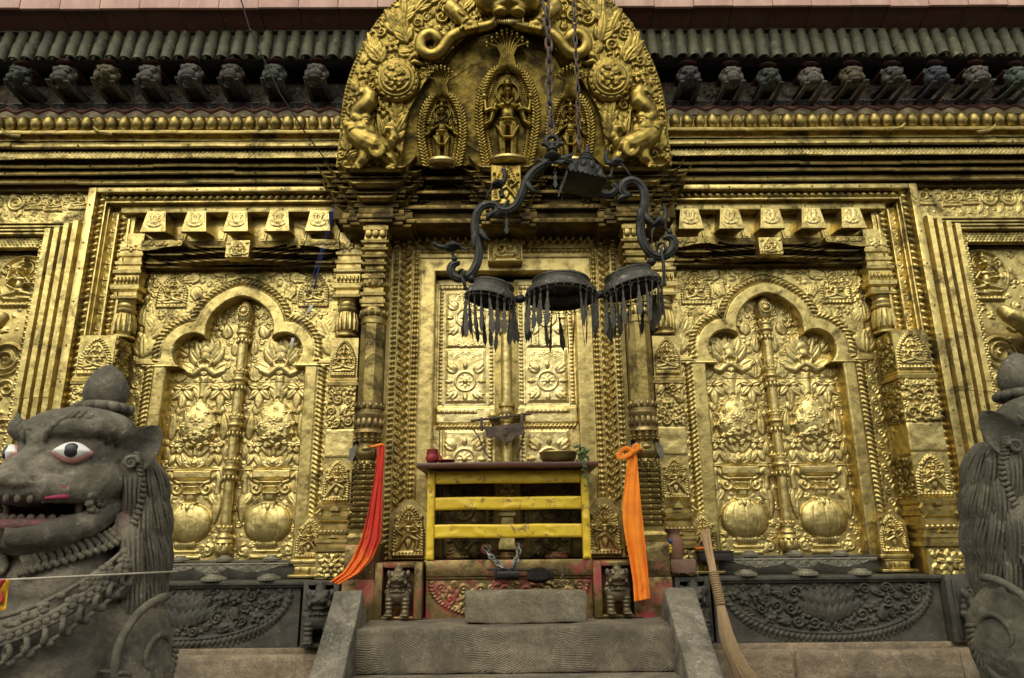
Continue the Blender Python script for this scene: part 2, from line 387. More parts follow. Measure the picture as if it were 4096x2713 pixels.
def gold(name,base=(.76,.54,.165),dark=(.36,.22,.055),tar=(.05,.038,.022),amount=.40,rough=.36,red=0,bumps=.25):
    """fire gilded sheet: rubbed bright areas, brown patina clouds, spots of black tarnish"""
    m,t,b=nt(name); v=coords(t)
    big=noise(t,2.3,5,.62,v,.4); mid=noise(t,15,5,.65,v,.3); fine=noise(t,70,3,.6,v)
    c=mix(t,ramp(t,big,[(.32,0),(.66,1)]),tuple(.72*x+.28*y for x,y in zip(base,dark)),base)
    c=mix(t,ramp(t,mid,[(.47,0),(.66,.75)]),c,dark)
    st=noise(t,5,6,.72,v,.8)
    f=mth(t,'MULTIPLY',ramp(t,st,[(.98-amount,0),(1.12-amount,.9)]),ramp(t,fine,[(.3,.6),(.6,1)]))
    c=mix(t,f,c,tar)
    f2=ramp(t,noise(t,30,4,.72,v,.5),[(.665,0),(.73,.85)]); c=mix(t,f2,c,tar)
    tot=mth(t,'MAXIMUM',f,f2)
    if red:
        rr=ramp(t,noise(t,7,6,.7,v,.6),[(.62-red*.25,0),(.74-red*.2,1)])
        zc=t.nodes.new('ShaderNodeSeparateXYZ'); t.links.new(coords(t),zc.inputs[0])
        g=ramp(t,mth(t,'ADD',mth(t,'MULTIPLY',zc.outputs[2],-.8),.6),[(0,0),(.95,1)])
        rr=mth(t,'MULTIPLY',rr,g); c=mix(t,rr,c,RED); tot=mth(t,'MAXIMUM',tot,rr)
        t.links.new(mth(t,'SUBTRACT',1,mth(t,'MULTIPLY',rr,.9)),b.inputs['Metallic'])
    else: b.inputs['Metallic'].default_value=1
    setv(t,b,'Base Color',c)
    setv(t,b,'Roughness',mth(t,'ADD',mth(t,'MULTIPLY',tot,.3),mth(t,'ADD',rough-.07,mth(t,'MULTIPLY',mid,.16))))
    hh=mth(t,'ADD',noise(t,22,2,.5,v),mth(t,'MULTIPLY',noise(t,160,2,.5,v),.12)); bump(t,b,hh,bumps,.012); return m
def stone(name,c1,c2,spots=(.5,.48,.42),sp=.0,scale=8,rough=.85,bmp=.5,pink=0,chisel=False,dark=(.03,.03,.028),darkamt=.5):
    """weathered stone: two tones, soot stains, fine grain, lichen flakes of mixed sizes"""
    m,t,b=nt(name); v=coords(t)
    c=mix(t,ramp(t,noise(t,scale,6,.68,v,.5),[(.38,0),(.58,1)]),c1,c2)
    c=mix(t,ramp(t,noise(t,scale*.45,7,.74,v,1.0),[(.47,0),(.66,darkamt)]),c,dark)
    c=mix(t,ramp(t,noise(t,scale*12,4,.75,v),[(.38,.6),(.56,0)]),c,tuple(x*.4 for x in c1))
    c=mix(t,ramp(t,noise(t,scale*2.2,6,.8,v,.4),[(.56,0),(.68,.35)]),c,tuple(min(1,x*1.45+.02) for x in c1))
    if sp:
        fl=mth(t,'MULTIPLY',ramp(t,noise(t,scale*1.6,5,.7,v,.8),[(.52,0),(.62,1)]),ramp(t,noise(t,scale*9,5,.8,v,.5),[(.60-sp*.1,0),(.66-sp*.1,.85)])); c=mix(t,fl,c,spots)
    if pink: c=mix(t,mth(t,'MULTIPLY',ramp(t,noise(t,scale*.55,6,.75,v,.5),[(.6-pink*.1,0),(.72-pink*.1,1)]),.75),c,(.42,.09,.16))
    setv(t,b,'Base Color',c); b.inputs['Roughness'].default_value=rough
    h=noise(t,scale*6,6,.75,v)
    if chisel:
        # chisel strokes: patches of fine parallel cuts, every patch worked in its own direction
        vo=t.nodes.new('ShaderNodeTexVoronoi'); vo.inputs['Scale'].default_value=7; wp=t.nodes.new('ShaderNodeVectorMath'); wp.operation='MULTIPLY_ADD'; nn=t.nodes.new('ShaderNodeTexNoise'); nn.inputs['Scale'].default_value=6; t.links.new(v,nn.inputs['Vector'])
        t.links.new(nn.outputs['Color'],wp.inputs[0]); wp.inputs[1].default_value=(.16,.16,.16); t.links.new(v,wp.inputs[2]); t.links.new(wp.outputs[0],vo.inputs['Vector'])
        sp_=t.nodes.new('ShaderNodeSeparateXYZ'); t.links.new(v,sp_.inputs[0]); an=mth(t,'MULTIPLY',vo.outputs['Color'],2.6)
        ph=mth(t,'ADD',mth(t,'MULTIPLY',sp_.outputs[0],mth(t,'COSINE',an)),mth(t,'MULTIPLY',mth(t,'ADD',sp_.outputs[2],sp_.outputs[1]),mth(t,'SINE',an)))
        wv=mth(t,'ADD',mth(t,'MULTIPLY',mth(t,'SINE',mth(t,'ADD',mth(t,'MULTIPLY',ph,620.),mth(t,'MULTIPLY',nn.outputs[0],9.))),.5),.5)
        wv=mth(t,'MULTIPLY',wv,ramp(t,noise(t,16,3,.6,v),[(.35,.25),(.6,1)]))
        h=mth(t,'ADD',mth(t,'MULTIPLY',h,.6),mth(t,'MULTIPLY',wv,.5))
        c2_=mix(t,ramp(t,wv,[(.0,.30),(.5,0)]),c,tuple(x*.5 for x in c1)); setv(t,b,'Base Color',c2_)
    bump(t,b,h,bmp,.012); return m
def plain(name,c1,c2=None,scale=12,rough=.6,metal=0,bmp=.15,c3=None,c3a=.3,spec=.5,vec=(1,1,1)):
    m,t,b=nt(name); v=coords(t,vec); c2=c2 or tuple(x*.7 for x in c1)
    c=mix(t,ramp(t,noise(t,scale,5,.65,v,.3),[(.35,0),(.65,1)]),c1,c2)
    if c3: c=mix(t,ramp(t,noise(t,scale*1.7,6,.75,v,.6),[(.66-c3a*.3,0),(.70-c3a*.25,1)]),c,c3)
    setv(t,b,'Base Color',c); setv(t,b,'Roughness',mth(t,'ADD',rough-.1,mth(t,'MULTIPLY',noise(t,scale*2,4,.6,v),.2))); b.inputs['Metallic'].default_value=metal
    b.inputs['Specular IOR Level'].default_value=spec
    bump(t,b,noise(t,scale*4,5,.7,v),bmp,.01); return m
G=gold('gilded_copper',(.64,.51,.20),(.22,.16,.05),rough=.42,amount=.46)
GB=gold('gilded_copper_bright',(.68,.55,.235),(.29,.215,.07),amount=.40,rough=.44,bumps=.35)
GX=gold('rubbed_bright_gilding',(.84,.70,.34),(.46,.35,.125),amount=.32,rough=.42,bumps=.4)  # paler gilding: sky reflection on the main leaves put into the colour
GD=gold('gilded_copper_tarnished',(.40,.31,.11),(.13,.09,.026),amount=.48,rough=.43)
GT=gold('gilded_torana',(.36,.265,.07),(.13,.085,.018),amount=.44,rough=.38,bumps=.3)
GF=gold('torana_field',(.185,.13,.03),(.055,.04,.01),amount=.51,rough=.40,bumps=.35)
GR=gold('gilded_copper_vermilion',(.60,.475,.19),(.21,.15,.05),amount=.43,rough=.43,red=.22)
GR2=gold('gilded_copper_red_base',(.33,.25,.11),(.15,.105,.04),amount=.48,rough=.46,red=.5)
CORE=gold('canopy_recess_metal',(.10,.07,.024),(.04,.028,.011),amount=.5,rough=.5)  # shade of cornice grooves and canopy recesses put into the colour, with tarnish
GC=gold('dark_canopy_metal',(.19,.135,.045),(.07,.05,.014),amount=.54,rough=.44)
GK=gold('tarnished_column_metal',(.38,.29,.105),(.13,.09,.028),amount=.49,rough=.42,red=.15)
SHADED=gold('sooty_lower_door_metal',(.20,.15,.06),(.09,.065,.025),amount=.52,rough=.5)  # darker gilding: shade behind gate and shelf put into the colour, plus grime
BRL=plain('blackened_bronze',(.20,.16,.095),(.085,.07,.045),14,.48,.7,.3,(.20,.15,.06),.18)
BR=plain('dark_bronze',(.045,.045,.041),(.018,.018,.017),14,.5,.75,.3,(.16,.15,.12),.12)
IRON=plain('rusty_iron',(.13,.095,.07),(.05,.04,.032),18,.62,.6,.4,(.15,.08,.045),.35)
LST=stone('lion_stone',(.255,.222,.162),(.10,.088,.065),spots=(.44,.42,.35),sp=.3,scale=6,pink=-.25,darkamt=.75,bmp=.9)
LST2=stone('lion_stone_dark',(.16,.143,.10),(.07,.063,.045),spots=(.42,.40,.33),sp=.3,scale=6,darkamt=.65,bmp=.7)
BLK=stone('black_carved_wood',(.085,.077,.056),(.036,.032,.024),spots=(.3,.28,.22),sp=.1,scale=9,rough=.6,darkamt=.5)
STEP=stone('chiselled_step_stone',(.27,.225,.155),(.13,.108,.075),spots=(.4,.38,.33),sp=.1,scale=5,chisel=True,bmp=.55,darkamt=.8)
SLAB=stone('weathered_slab',(.32,.285,.215),(.11,.098,.073),spots=(.5,.48,.43),sp=.5,scale=6,darkamt=.85,bmp=1.3)
BLOCK=stone('sandstone_block',(.32,.275,.185),(.20,.17,.115),spots=(.4,.38,.3),sp=.1,scale=10,darkamt=.35,bmp=1.)
WALLST=stone('plinth_stone',(.40,.31,.20),(.23,.175,.12),spots=(.42,.38,.3),sp=.15,scale=7,darkamt=.6,bmp=1.)
GROUND=stone('paving_stone',(.13,.11,.09),(.09,.08,.07),scale=3)
PINK=plain('faded_red_fascia_paint',(.60,.395,.33),(.45,.265,.225),7,.8,0,.2,(.56,.42,.38),.25,vec=(1,1,.35))
MAROON=plain('maroon_soffit_boards',(.085,.018,.010),(.05,.022,.010),6,.7,0,.2,(.06,.045,.02),.4)
TILE=plain('mossy_green_tile',(.072,.068,.03),(.03,.028,.016),13,.65,0,.6,(.16,.165,.07),.22)
WOOD=plain('old_dark_timber',(.030,.024,.019),(.017,.014,.011),14,.75,0,.4)
FRIEZE=plain('painted_carved_timber',(.115,.07,.042),(.045,.042,.034),9,.7,0,.3,(.20,.16,.11),.35)
REDW=plain('red_painted_timber',(.10,.030,.017),(.055,.022,.014),9,.7,0,.3,(.12,.09,.06),.2)
WAVE=plain('grey_gold_cloth_carving',(.19,.145,.07),(.095,.072,.04),10,.6,.2,.3)
def tint(n,a): return plain('head_paint_'+n,tuple(x*.62 for x in a),tuple(x*.26 for x in a),26,.75,0,.5,tuple(min(1,x*1.3+.02) for x in a),.15)
YEL=plain('yellow_gate_paint',(.80,.58,.04),(.66,.44,.03),9,.42,.1,.3,(.30,.19,.05),.34)
ORA=plain('orange_cotton',(.88,.265,.015),(.72,.17,.012),6,.9,0,.35,(.60,.12,.012),.2)
def dyed(name,top,low,z0,z1):
    m,t,b=nt(name); v=coords(t); s=t.nodes.new('ShaderNodeSeparateXYZ'); t.links.new(v,s.inputs[0])
    k=mth(t,'ADD',mth(t,'MULTIPLY',mth(t,'SUBTRACT',s.outputs[2],z0),1/(z1-z0)),mth(t,'MULTIPLY',mth(t,'SUBTRACT',noise(t,6,5,.7,v,.6),.5),1.6))
    c=mix(t,ramp(t,k,[(.2,0),(.7,1)]),low,top); c=mix(t,ramp(t,noise(t,14,5,.7,v),[(.5,0),(.7,.5)]),c,tuple(x*.55 for x in top)); setv(t,b,'Base Color',c); b.inputs['Roughness'].default_value=.9
    bump(t,b,noise(t,90,3,.7,v),.25,.004); return m
RDO=dyed('red_dyed_cotton',(.50,.03,.014),(.72,.15,.015),-.22,.12)
CLAY=plain('fired_clay',(.22,.105,.06),(.16,.075,.045),10,.75)
REDP=plain('vermilion_pot',(.30,.02,.02),(.16,.012,.014),20,.6)
BRASS=plain('brass_bowl',(.40,.30,.10),(.22,.17,.07),18,.4,.9,.2)
LEAFM=plain('basil_leaf',(.075,.12,.03),(.05,.08,.02),20,.6)
STRAW=plain('broom_straw',(.40,.28,.15),(.22,.145,.075),30,.75,vec=(9,9,.6))
STICK=plain('broom_handle_sticks',(.50,.33,.18),(.36,.22,.11),20,.7,vec=(8,8,.5))
CORD=plain('pale_cord',(.50,.44,.36),(.36,.31,.25),40,.8)
BLUE=plain('blue_thread',(.03,.08,.30),(.02,.05,.2),30,.7)
WIRE=plain('black_wire',(.02,.02,.02),(.03,.028,.025),30,.6)
WHITE=plain('white_paint',(.80,.80,.77),(.70,.70,.66),20,.5)
BLACKP=plain('black_paint',(.012,.012,.012),(.02,.02,.02),20,.4)
EYEPK=plain('pink_eye_rim',(.55,.28,.24),(.45,.22,.19),20,.6)
GREYM=plain('grey_plates',(.23,.21,.155),(.13,.12,.09),15,.6,.4,.3,(.25,.22,.15),.2)
SHELF=plain('oiled_shelf_wood',(.10,.035,.018),(.06,.025,.015),10,.35,0,.2,(.2,.08,.03),.2,vec=(.4,1,1))
BRICK=plain('old_brick',(.20,.115,.075),(.15,.09,.06),15,.9,0,.4)
# ================================================================= THE TEMPLE
XC=.012
temple=thing('temple',(0,0,-.62),'gilded temple front with three embossed metal doors under a tiled cornice of carved animal heads','temple')
MB().box(-5,5,.14,.5,-.7,3.9).build('wall',WOOD,temple)
MB().box(-5,5,-.20,.1,2.75,3.36).build('upper_wall',WOOD,temple)
zs=lambda z0,y: z0*(D+y)/D      # height at depth y of what lines up with z0 on the wall plane
# ---- cornice of gilded mouldings
MB().box(-4.7,4.7,-.15,.1,zs(2.36,-.15),zs(2.86,-.15)).build('cornice_core',CORE,temple)  # dark core behind the mouldings, groove shade painted into its colour
MB().box(-4.7,4.7,-.235,-.14,zs(2.57,-.25),zs(2.85,-.25)).build('cornice_core',CORE,temple)  # second dark core strip, groove shade painted into its colour
Z=lambda L:[(y,zs(z,y)) for y,z in L]
corn=profile_run('cornice',Z([(-.13,2.402),(-.20,2.412),(-.206,2.425),(-.198,2.452),(-.13,2.456)]),-4.7,4.7,G,temple,.62,.003,28,3)
for i,L in enumerate(([(-.14,2.476),(-.24,2.484),(-.246,2.495),(-.238,2.515),(-.14,2.518)],[(-.14,2.537),(-.27,2.543),(-.276,2.552),(-.269,2.569),(-.14,2.572)],[(-.2,2.606),(-.31,2.612),(-.314,2.618),(-.307,2.672),(-.2,2.675)],
      [(-.2,2.686),(-.335,2.690),(-.352,2.697),(-.362,2.711),(-.364,2.726),(-.354,2.744),(-.2,2.747)],[(-.2,2.757),(-.345,2.758),(-.342,2.803),(-.36,2.806),(-.388,2.812),(-.396,2.821),(-.388,2.828),(-.381,2.843),(-.2,2.85)])):
    profile_run('moulding',Z(L),-4.7,4.7,G,corn,.62+.07*i,.003,28,5+i)
sc=Rel(-4.7,4.7,zs(2.616,-.305),zs(2.668,-.305),.0075,2)
for k in range(3):
    zz=zs(2.624+k*.0175,-.305); x=-4.68+(k%2)*.014
    while x<4.7: sc.dome(x,zz,.012,.010,.5,.012); x+=.028
sc.mesh('scale_band',GB,corn,-.308,.01)
bm_=MB(); g=random.Random(4); x=-4.6
while x<4.6:
    y=-.355; bm_.ball((x,y,zs(2.898,y)+g.uniform(-.002,.002)),(.0385+g.uniform(-.002,.001),.04,.052+g.uniform(-.002,.002)),14,10); x+=.0835+g.uniform(-.0012,.0012)
bm_.box(-4.6,4.6,-.345,-.2,zs(2.85,-.35),zs(2.945,-.35))
bm_.build('bead_moulding',GD,corn,True)
nl=MB(); g=random.Random(21)
for z0,y in ((2.432,-.203),(2.50,-.243),(2.556,-.274),(2.72,-.364),(2.785,-.344)):
    x=-4.3
    while x<4.3: nl.ball((x,y,zs(z0,y)),(.0065,.006,.0065),6,5); x+=g.uniform(.18,.5)
nl.build('nail_heads',IRON,corn,True,kind='stuff')
# upturned sheet tips of the cornice
for (a,b,d) in (((1120,521,-.385),(1060,497,-.40),0),((17,540,-.385),(-10,500,-.40),0),((3560,520,-.385),(3627,487,-.40),0),((3925,527,-.385),(3986,494,-.40),0)):
    pass
for (px,py,dr) in ((372,503,-1),(5,512,-1),(3622,488,1),(3983,495,1)):
    p=at(px,py,-.41); t=MB(); x0=p.x; q=-dr
    P=[(x0+q*.13,p.z-.055),(x0+q*.06,p.z-.048),(x0+q*.025,p.z-.034),(x0+q*.006,p.z-.012),(x0,p.z)]
    t.tube([(x,-.395-.012*k/4,z) for k,(x,z) in enumerate(P)],[.012,.013,.012,.009,.002],8); t.build('cornice_tip',GD,corn)
# ---- carved timber frieze, wave and zigzag bands
def yz(y,z0): return (y,zs(z0,y))
wv=Rel(-4.7,4.7,zs(2.945,-.33),zs(3.012,-.33),.005,5); per=.145
base=wv.Z*0
ph=wv.X/per*2*PI
mid=zs(2.985,-.33)+.012*np.cos(ph)
wv.H=np.where(wv.Z<mid,.012+.012*np.cos(ph)*np.clip((mid-wv.Z)/.04,0,1),.030*np.exp(-((wv.Z-mid-.012)/.010)**2)+.02*np.exp(-((wv.Z-mid-.032)/.008)**2))
fr=wv.mesh('wavy_band',REDW,temple,-.32,.03)
# grey gold cloth hanging below the wave line
cl=Rel(-4.7,4.7,zs(2.935,-.33),zs(3.0,-.33),.006,5); ph=cl.X/per*2*PI; mid=zs(2.983,-.33)+.012*np.cos(ph)
cl.S=(mid-cl.Z); cl.H=.016+.014*np.cos(ph)*np.clip((mid-cl.Z)/.03,0,1); cl.mesh('cloth_band',WAVE,fr,-.322,.012)
ZIG=plain('grey_blue_painted_timber',(.115,.115,.11),(.06,.062,.06),12,.7,0,.3,(.16,.10,.07),.2)
zg=MB(); x=-4.6; zt,zb_=zs(3.062,-.29),zs(3.005,-.29)
MB().box(-4.7,4.7,-.29,-.15,zb_-.01,zt+.006).build('zigzag_ground',REDW,temple)
while x<4.6:
    for k,w_ in enumerate((.062,.043,.022)):
        zg.prism([(x-w_,zt-.002-k*.009),(x+w_,zt-.002-k*.009),(x,zb_+.012+k*.010)],-.306-k*.009,-.288-k*.009)
    for j in range(5):
        for q in (-1,1):
            t=(j+.5)/5; zg.box(x+q*(.072*(1-t))-.004,x+q*(.072*(1-t))+.004,-.302,-.286,zt-.006-t*.042-.004,zt-.006-t*.042+.004,0)
    x+=.145
zg.build('zigzag_band',ZIG,temple,30)
# carved panels behind the brackets
HX=[]
for px in (75,250,415,590,755,925,1095,1263): HX.append(px)
heads_px=[(78,312),(252,308),(425,305),(595,307),(760,300),(925,302),(1095,302),(1265,300),(2756,310),(2928,312),(3078,318),(3247,315),(3412,310),(3575,312),(3748,310),(3912,308),(4075,312)]
pan=Rel(-4.7,4.7,zs(3.06,-.27),zs(3.23,-.27),.006,9); 
x=-4.6
for hx,_ in heads_px:
    c=at(hx+86,360,-.27).x; pan.flat(c-.10,c-.094,pan.z[0],pan.z[-1],.012); pan.flat(c+.094,c+.10,pan.z[0],pan.z[-1],.012)
    zc=(pan.z[0]+pan.z[-1])/2; k=hx%4
    if k==0: pan.flower(c,zc,.055,8,.03)
    elif k==1:
        for q in (-1,1): pan.spiral(c+q*.04,zc,.034,0,1.4,q,.010,.022)
    elif k==2: pan.leaf(c-.06,zc-.02,.4,.13,.06,.028); pan.leaf(c+.06,zc-.02,PI-.4,.13,.06,.028)
    else: pan.tube([(c-.07,zc-.03),(c-.02,zc+.02),(c+.03,zc+.03),(c+.07,zc-.02)],.02,.014,.028); pan.dome(c-.06,zc+.01,.02,h=.03)
pan.crowd(420,.03,.012,None,'mix',.8)
pan.flat(-4.7,4.7,pan.z[0],pan.z[0]+.012,.02)
pan.mesh('carved_panel',FRIEZE,temple,-.26,.03)
# ---- row of half round tiles under the eave
tl=MB(); x=-4.62; g=random.Random(8); k=0
top=(-.448,zs(3.655,-.448)); bot=(-.478,zs(3.428,-.478))
while x<4.62:
    for seg in range(2):
        a,b=(0,.62) if seg==0 else (.5,1)
        w0,w1=.033,.036+seg*.003
        P=[]; V=[];F=[]; j=g.uniform(-.006,.006); rz=g.uniform(-.014,.010)
        for t,w in ((a,w0+seg*.004),(b,w1)):
            yy=top[0]+(bot[0]-top[0])*t-seg*.006; zz=top[1]+(bot[1]-top[1])*t+(rz if t==1 else 0)
            for ring in (1,.78):
                for i in range(11):
                    an=PI*i/10; V.append((x+j+w*ring*math.cos(an),yy-w*ring*math.sin(an)*.95,zz+w*ring*math.sin(an)*.28))
        for i in range(10):
            F+=[(i,i+1,22+i+1,22+i),(11+i,33+i,33+i+1,11+i+1),(22+i,22+i+1,33+i+1,33+i),(i,11+i,12+i,i+1)]
        tl.add(V,F)
    x+=.0925+g.uniform(-.003,.003); k+=1
tl.build('roof_tile_row',TILE,temple,35)
gut=MB(); gut.box(-4.7,4.7,-.455,-.2,zs(3.655,-.42)-.002,zs(3.655,-.42)+.05)
V=[(-4.7,-.440,top[1]),(4.7,-.440,top[1]),(4.7,-.462,bot[1]+.022),(-4.7,-.462,bot[1]+.022),(-4.7,-.42,top[1]),(4.7,-.42,top[1]),(4.7,-.445,bot[1]+.018),(-4.7,-.445,bot[1]+.018)]
gut.add(V,[(0,1,2,3),(4,7,6,5),(3,2,6,7)])
gut.build('tile_bed',plain('tile_bed_mud',(.055,.058,.032),(.03,.03,.02),20,.8),temple)
# ---- eave: maroon soffit boards and faded red fascia planks
ea=MB(); fa=MB(); x=-4.75; g=random.Random(12)
s0=(-.44,zs(3.668,-.44)); s1=(-.585,3.385)
n=0
while x<4.75:
    w=.262; dz=g.uniform(-.004,.004)
    ea.add([(x+.002,s0[0],s0[1]+dz),(x+w-.002,s0[0],s0[1]+dz),(x+w-.002,s1[0],s1[1]+dz),(x+.002,s1[0],s1[1]+dz),(x+.002,s0[0],s0[1]+.03),(x+w-.002,s0[0],s0[1]+.03),(x+w-.002,s1[0],s1[1]+.03),(x+.002,s1[0],s1[1]+.03)],[(0,1,2,3),(4,7,6,5),(0,4,5,1),(1,5,6,2),(2,6,7,3),(3,7,4,0)])
    d=g.uniform(-.004,.004); fa.box(x+.0015,x+w-.0015,-.607+d,-.586+d,3.374+g.uniform(-.004,.003),3.72,.004); x+=w
sof=ea.build('soffit',MAROON,temple,20)
fa.build('fascia',PINK,temple,30)
MB().box(-4.75,4.75,-.56,-.2,3.44,3.70).build('eave_beam',WOOD,temple)
# ---- animal head brackets
def head_mesh(kind,c,yaw):
    """carved beam end: head with brow, eyes, muzzle, ears and two paws"""
    mb=MB(); s=.075; Rz=Matrix.Rotation(yaw,3,'Z')
    def E(p,r,rot=None):
        M=Rz@(rot if rot is not None else Matrix.Identity(3)); q=Rz@Vector(p); mb.ball((c.x+q.x*s,c.y+q.y*s,c.z+q.z*s),tuple(a*s for a in r),14,10,M)
    E((0,.35,.15),(.92,.80,1.02)); E((0,.15,.70),(.86,.6,.42))
    mz={'horse':(.42,.80,.5),'bird':(.34,.60,.34),'cat':(.55,.38,.42),'ape':(.6,.42,.5),'boar':(.45,.75,.42),'lion':(.62,.45,.42)}[kind]
    E((0,-.45,-.15),mz); 
    if kind in('bird',): E((0,-1.0,-.32),(.16,.4,.26))
    E((0,-.35-mz[1]*.85,-.02),(.24,.18,.17)); E((0,-.45,-.52),(mz[0]*.8,mz[1]*.75,.2))
    for q in (-1,1):
        E((q*.42,-.42,.36),(.28,.2,.23)); E((q*.42,-.58,.34),(.15,.1,.14)); E((q*.45,-.35,.60),(.36,.22,.13)); E((q*.62,-.1,-.2),(.36,.4,.36))
        E((q*.2,-.40-mz[1]*.8,-.05),(.12,.1,.1))
        if kind in('cat','horse'): E((q*.62,.2,1.05),(.18,.14,.38))
        elif kind=='boar': E((q*.75,.25,.85),(.2,.12,.32))
        else: E((q*.92,.3,.35),(.16,.24,.3))
        for j in range(3): E((q*(.25+.24*j),-.05+.15*j,.98-.16*j),(.2,.2,.13))
        E((q*.74,-.55,-.92),(.2,.3,.2))
        for j in range(3): E((q*.74+(j-1)*.12,-.80,-.95),(.08,.12,.11))
    for q in (-1,1):   # forearms lying along the beam
        a=Rz@Vector((q*.76,-.45,-1.0)); b=Vector((q*.86,2.4,-1.02)); mb.tube([c+a*s,c+(a*.5+b*.5)*s+Vector((0,0,-.006)),c+b*s],[.013,.015,.016],8)
    return mb
kinds=['horse','lion','bird','cat','lion','ape','lion','lion','bird','ape','bird','ape','lion','boar','boar','lion','ape']
cols=[(.06,.068,.045),(.13,.115,.085),(.17,.13,.06),(.15,.13,.115),(.15,.14,.125),(.085,.07,.05),(.09,.105,.075),(.14,.12,.095),(.085,.08,.075),(.16,.135,.11),(.07,.085,.06),(.22,.185,.145),(.15,.115,.06),(.10,.09,.07),(.075,.08,.11),(.17,.145,.12),(.10,.135,.10)]
desc=['dark olive horse head with bridle, leftmost bracket','brown grey lion head bracket with heavy snout','ochre parrot head bracket with hooked beak','pale grey cat head bracket with pricked ears','pale head bracket with blue cheeks','dark brown ape head bracket with round cheeks','greenish lion head bracket just left of the wire','brown head bracket with flat nose beside the torana','dark bird head bracket right of the torana','pale ape head bracket with long face','small green bird head bracket with beak','pale staring ape head bracket with bared lip','ochre brown lion head bracket','dark boar head bracket with long snout','blue grey head bracket with pointed snout','pale curly browed lion head bracket','pale green ape head bracket, rightmost']
for (px,py),kd,cc,ds in zip(heads_px,kinds,cols,desc):
    c=at(px,py,-.47); fc=CAM-c; yaw=-math.atan2(0-c.x,4.5)*.0
    yaw={0:.45,2:.3}.get(heads_px.index((px,py)),.12) if px<2700 else -.1
    mt=tint('%d'%px,cc); o=head_mesh(kd,c,yaw).build('animal_bracket',mt,temple,60,label=ds)
    b=MB(); b.box(c.x-.062,c.x+.062,c.y+.035,-.2,2.885,c.z-.02,.004); b.build('beam_end',WOOD,o)
    cap=MB(); cap.ball((c.x,c.y-.005,c.z+.108),(.058,.03,.008),14,6); cap.box(c.x-.045,c.x+.045,c.y+.05,-.22,c.z+.085,c.z+.105); cap.build('bracket_cap',REDW,o)
# ================================================================= FALSE DOORS
def trefoil(X,Z,xc):
    x=np.abs(X-xc); z=Z
    c=np.hypot(x,z-1.325-.0)-.222-np.maximum(0,.018-x*.12)*(z>1.45)
    sd=np.hypot(x-.30,z-1.185)-.122
    def box(hx,z0,z1):
        dx=x-hx; dz=np.maximum(z0-z,z-z1); return np.minimum(np.maximum(dx,dz),0)+np.hypot(np.maximum(dx,0),np.maximum(dz,0))
    return np.minimum(np.minimum(c,sd),np.minimum(box(.345,.9,1.2),box(.452,-1,1.082)))
def arch_path(xc,sgn):
    P=[(xc+sgn*.568,-.12),(xc+sgn*.568,1.085),(xc+sgn*.53,1.125)]
    r1,r2=.235,.335; 
    # intersection of the two shoulders
    for k in range(200):
        a=PI*k/199; x=.30+r1*math.cos(a); z=1.185+r1*math.sin(a)
        P.append((xc+sgn*x,z))
        if math.hypot(x,z-1.325)<r2: break
    a0=math.atan2(z-1.325,x)
    for k in range(1,30): a=a0+(PI/2-a0)*k/29; P.append((xc+sgn*r2*math.cos(a),1.325+r2*math.sin(a)+max(0,.018-.12*abs(r2*math.cos(a)))))
    return P
def vine(rel,x,z0,z1,w,h=.008,vert=True):
    p=w*1.15; q=z0; k=1
    while q<z1:
        c=(x+k*w*.08,q) if vert else (q,x+k*w*.08)
        rel.spiral(c[0],c[1],w*.40,(-PI/2 if vert else PI)+.4,1.2,k,w*.13,h); a=(PI/2 if vert else 0)
        rel.petal(c[0]-(k*w*.4 if vert else 0),c[1]-(0 if vert else k*w*.4),a+k*.5,w*.7,w*.2,h*.8)
        rel.petal(c[0]+(k*w*.3 if vert else 0),c[1]+(0 if vert else k*w*.3),a-k*.9,w*.5,w*.15,h*.8)
        q+=p; k=-k
def plaque(rel,cx,zb,w,h,kind,base=0,k=.018,f=1):
    P=rel.arch_pts(cx,zb+h*.1,w*.84,h*.86)
    rel.rope(P,w*.12,w*.085,k*.6,base,1.1); rel.rope([(cx+(x-cx)*.84,zb+h*.12+(z-zb-h*.12)*.86) for x,z in P],w*.05,w*.06,k*.35,base,0)
    rel.lotus_base(cx,zb,w*.95,h*.11,k*.8,9,base)
    if kind=='seat': rel.seated(cx,zb+h*.13,h*.70,k,base)
    else: rel.dancer(cx,zb+h*.12,h*.74,k,base,f)
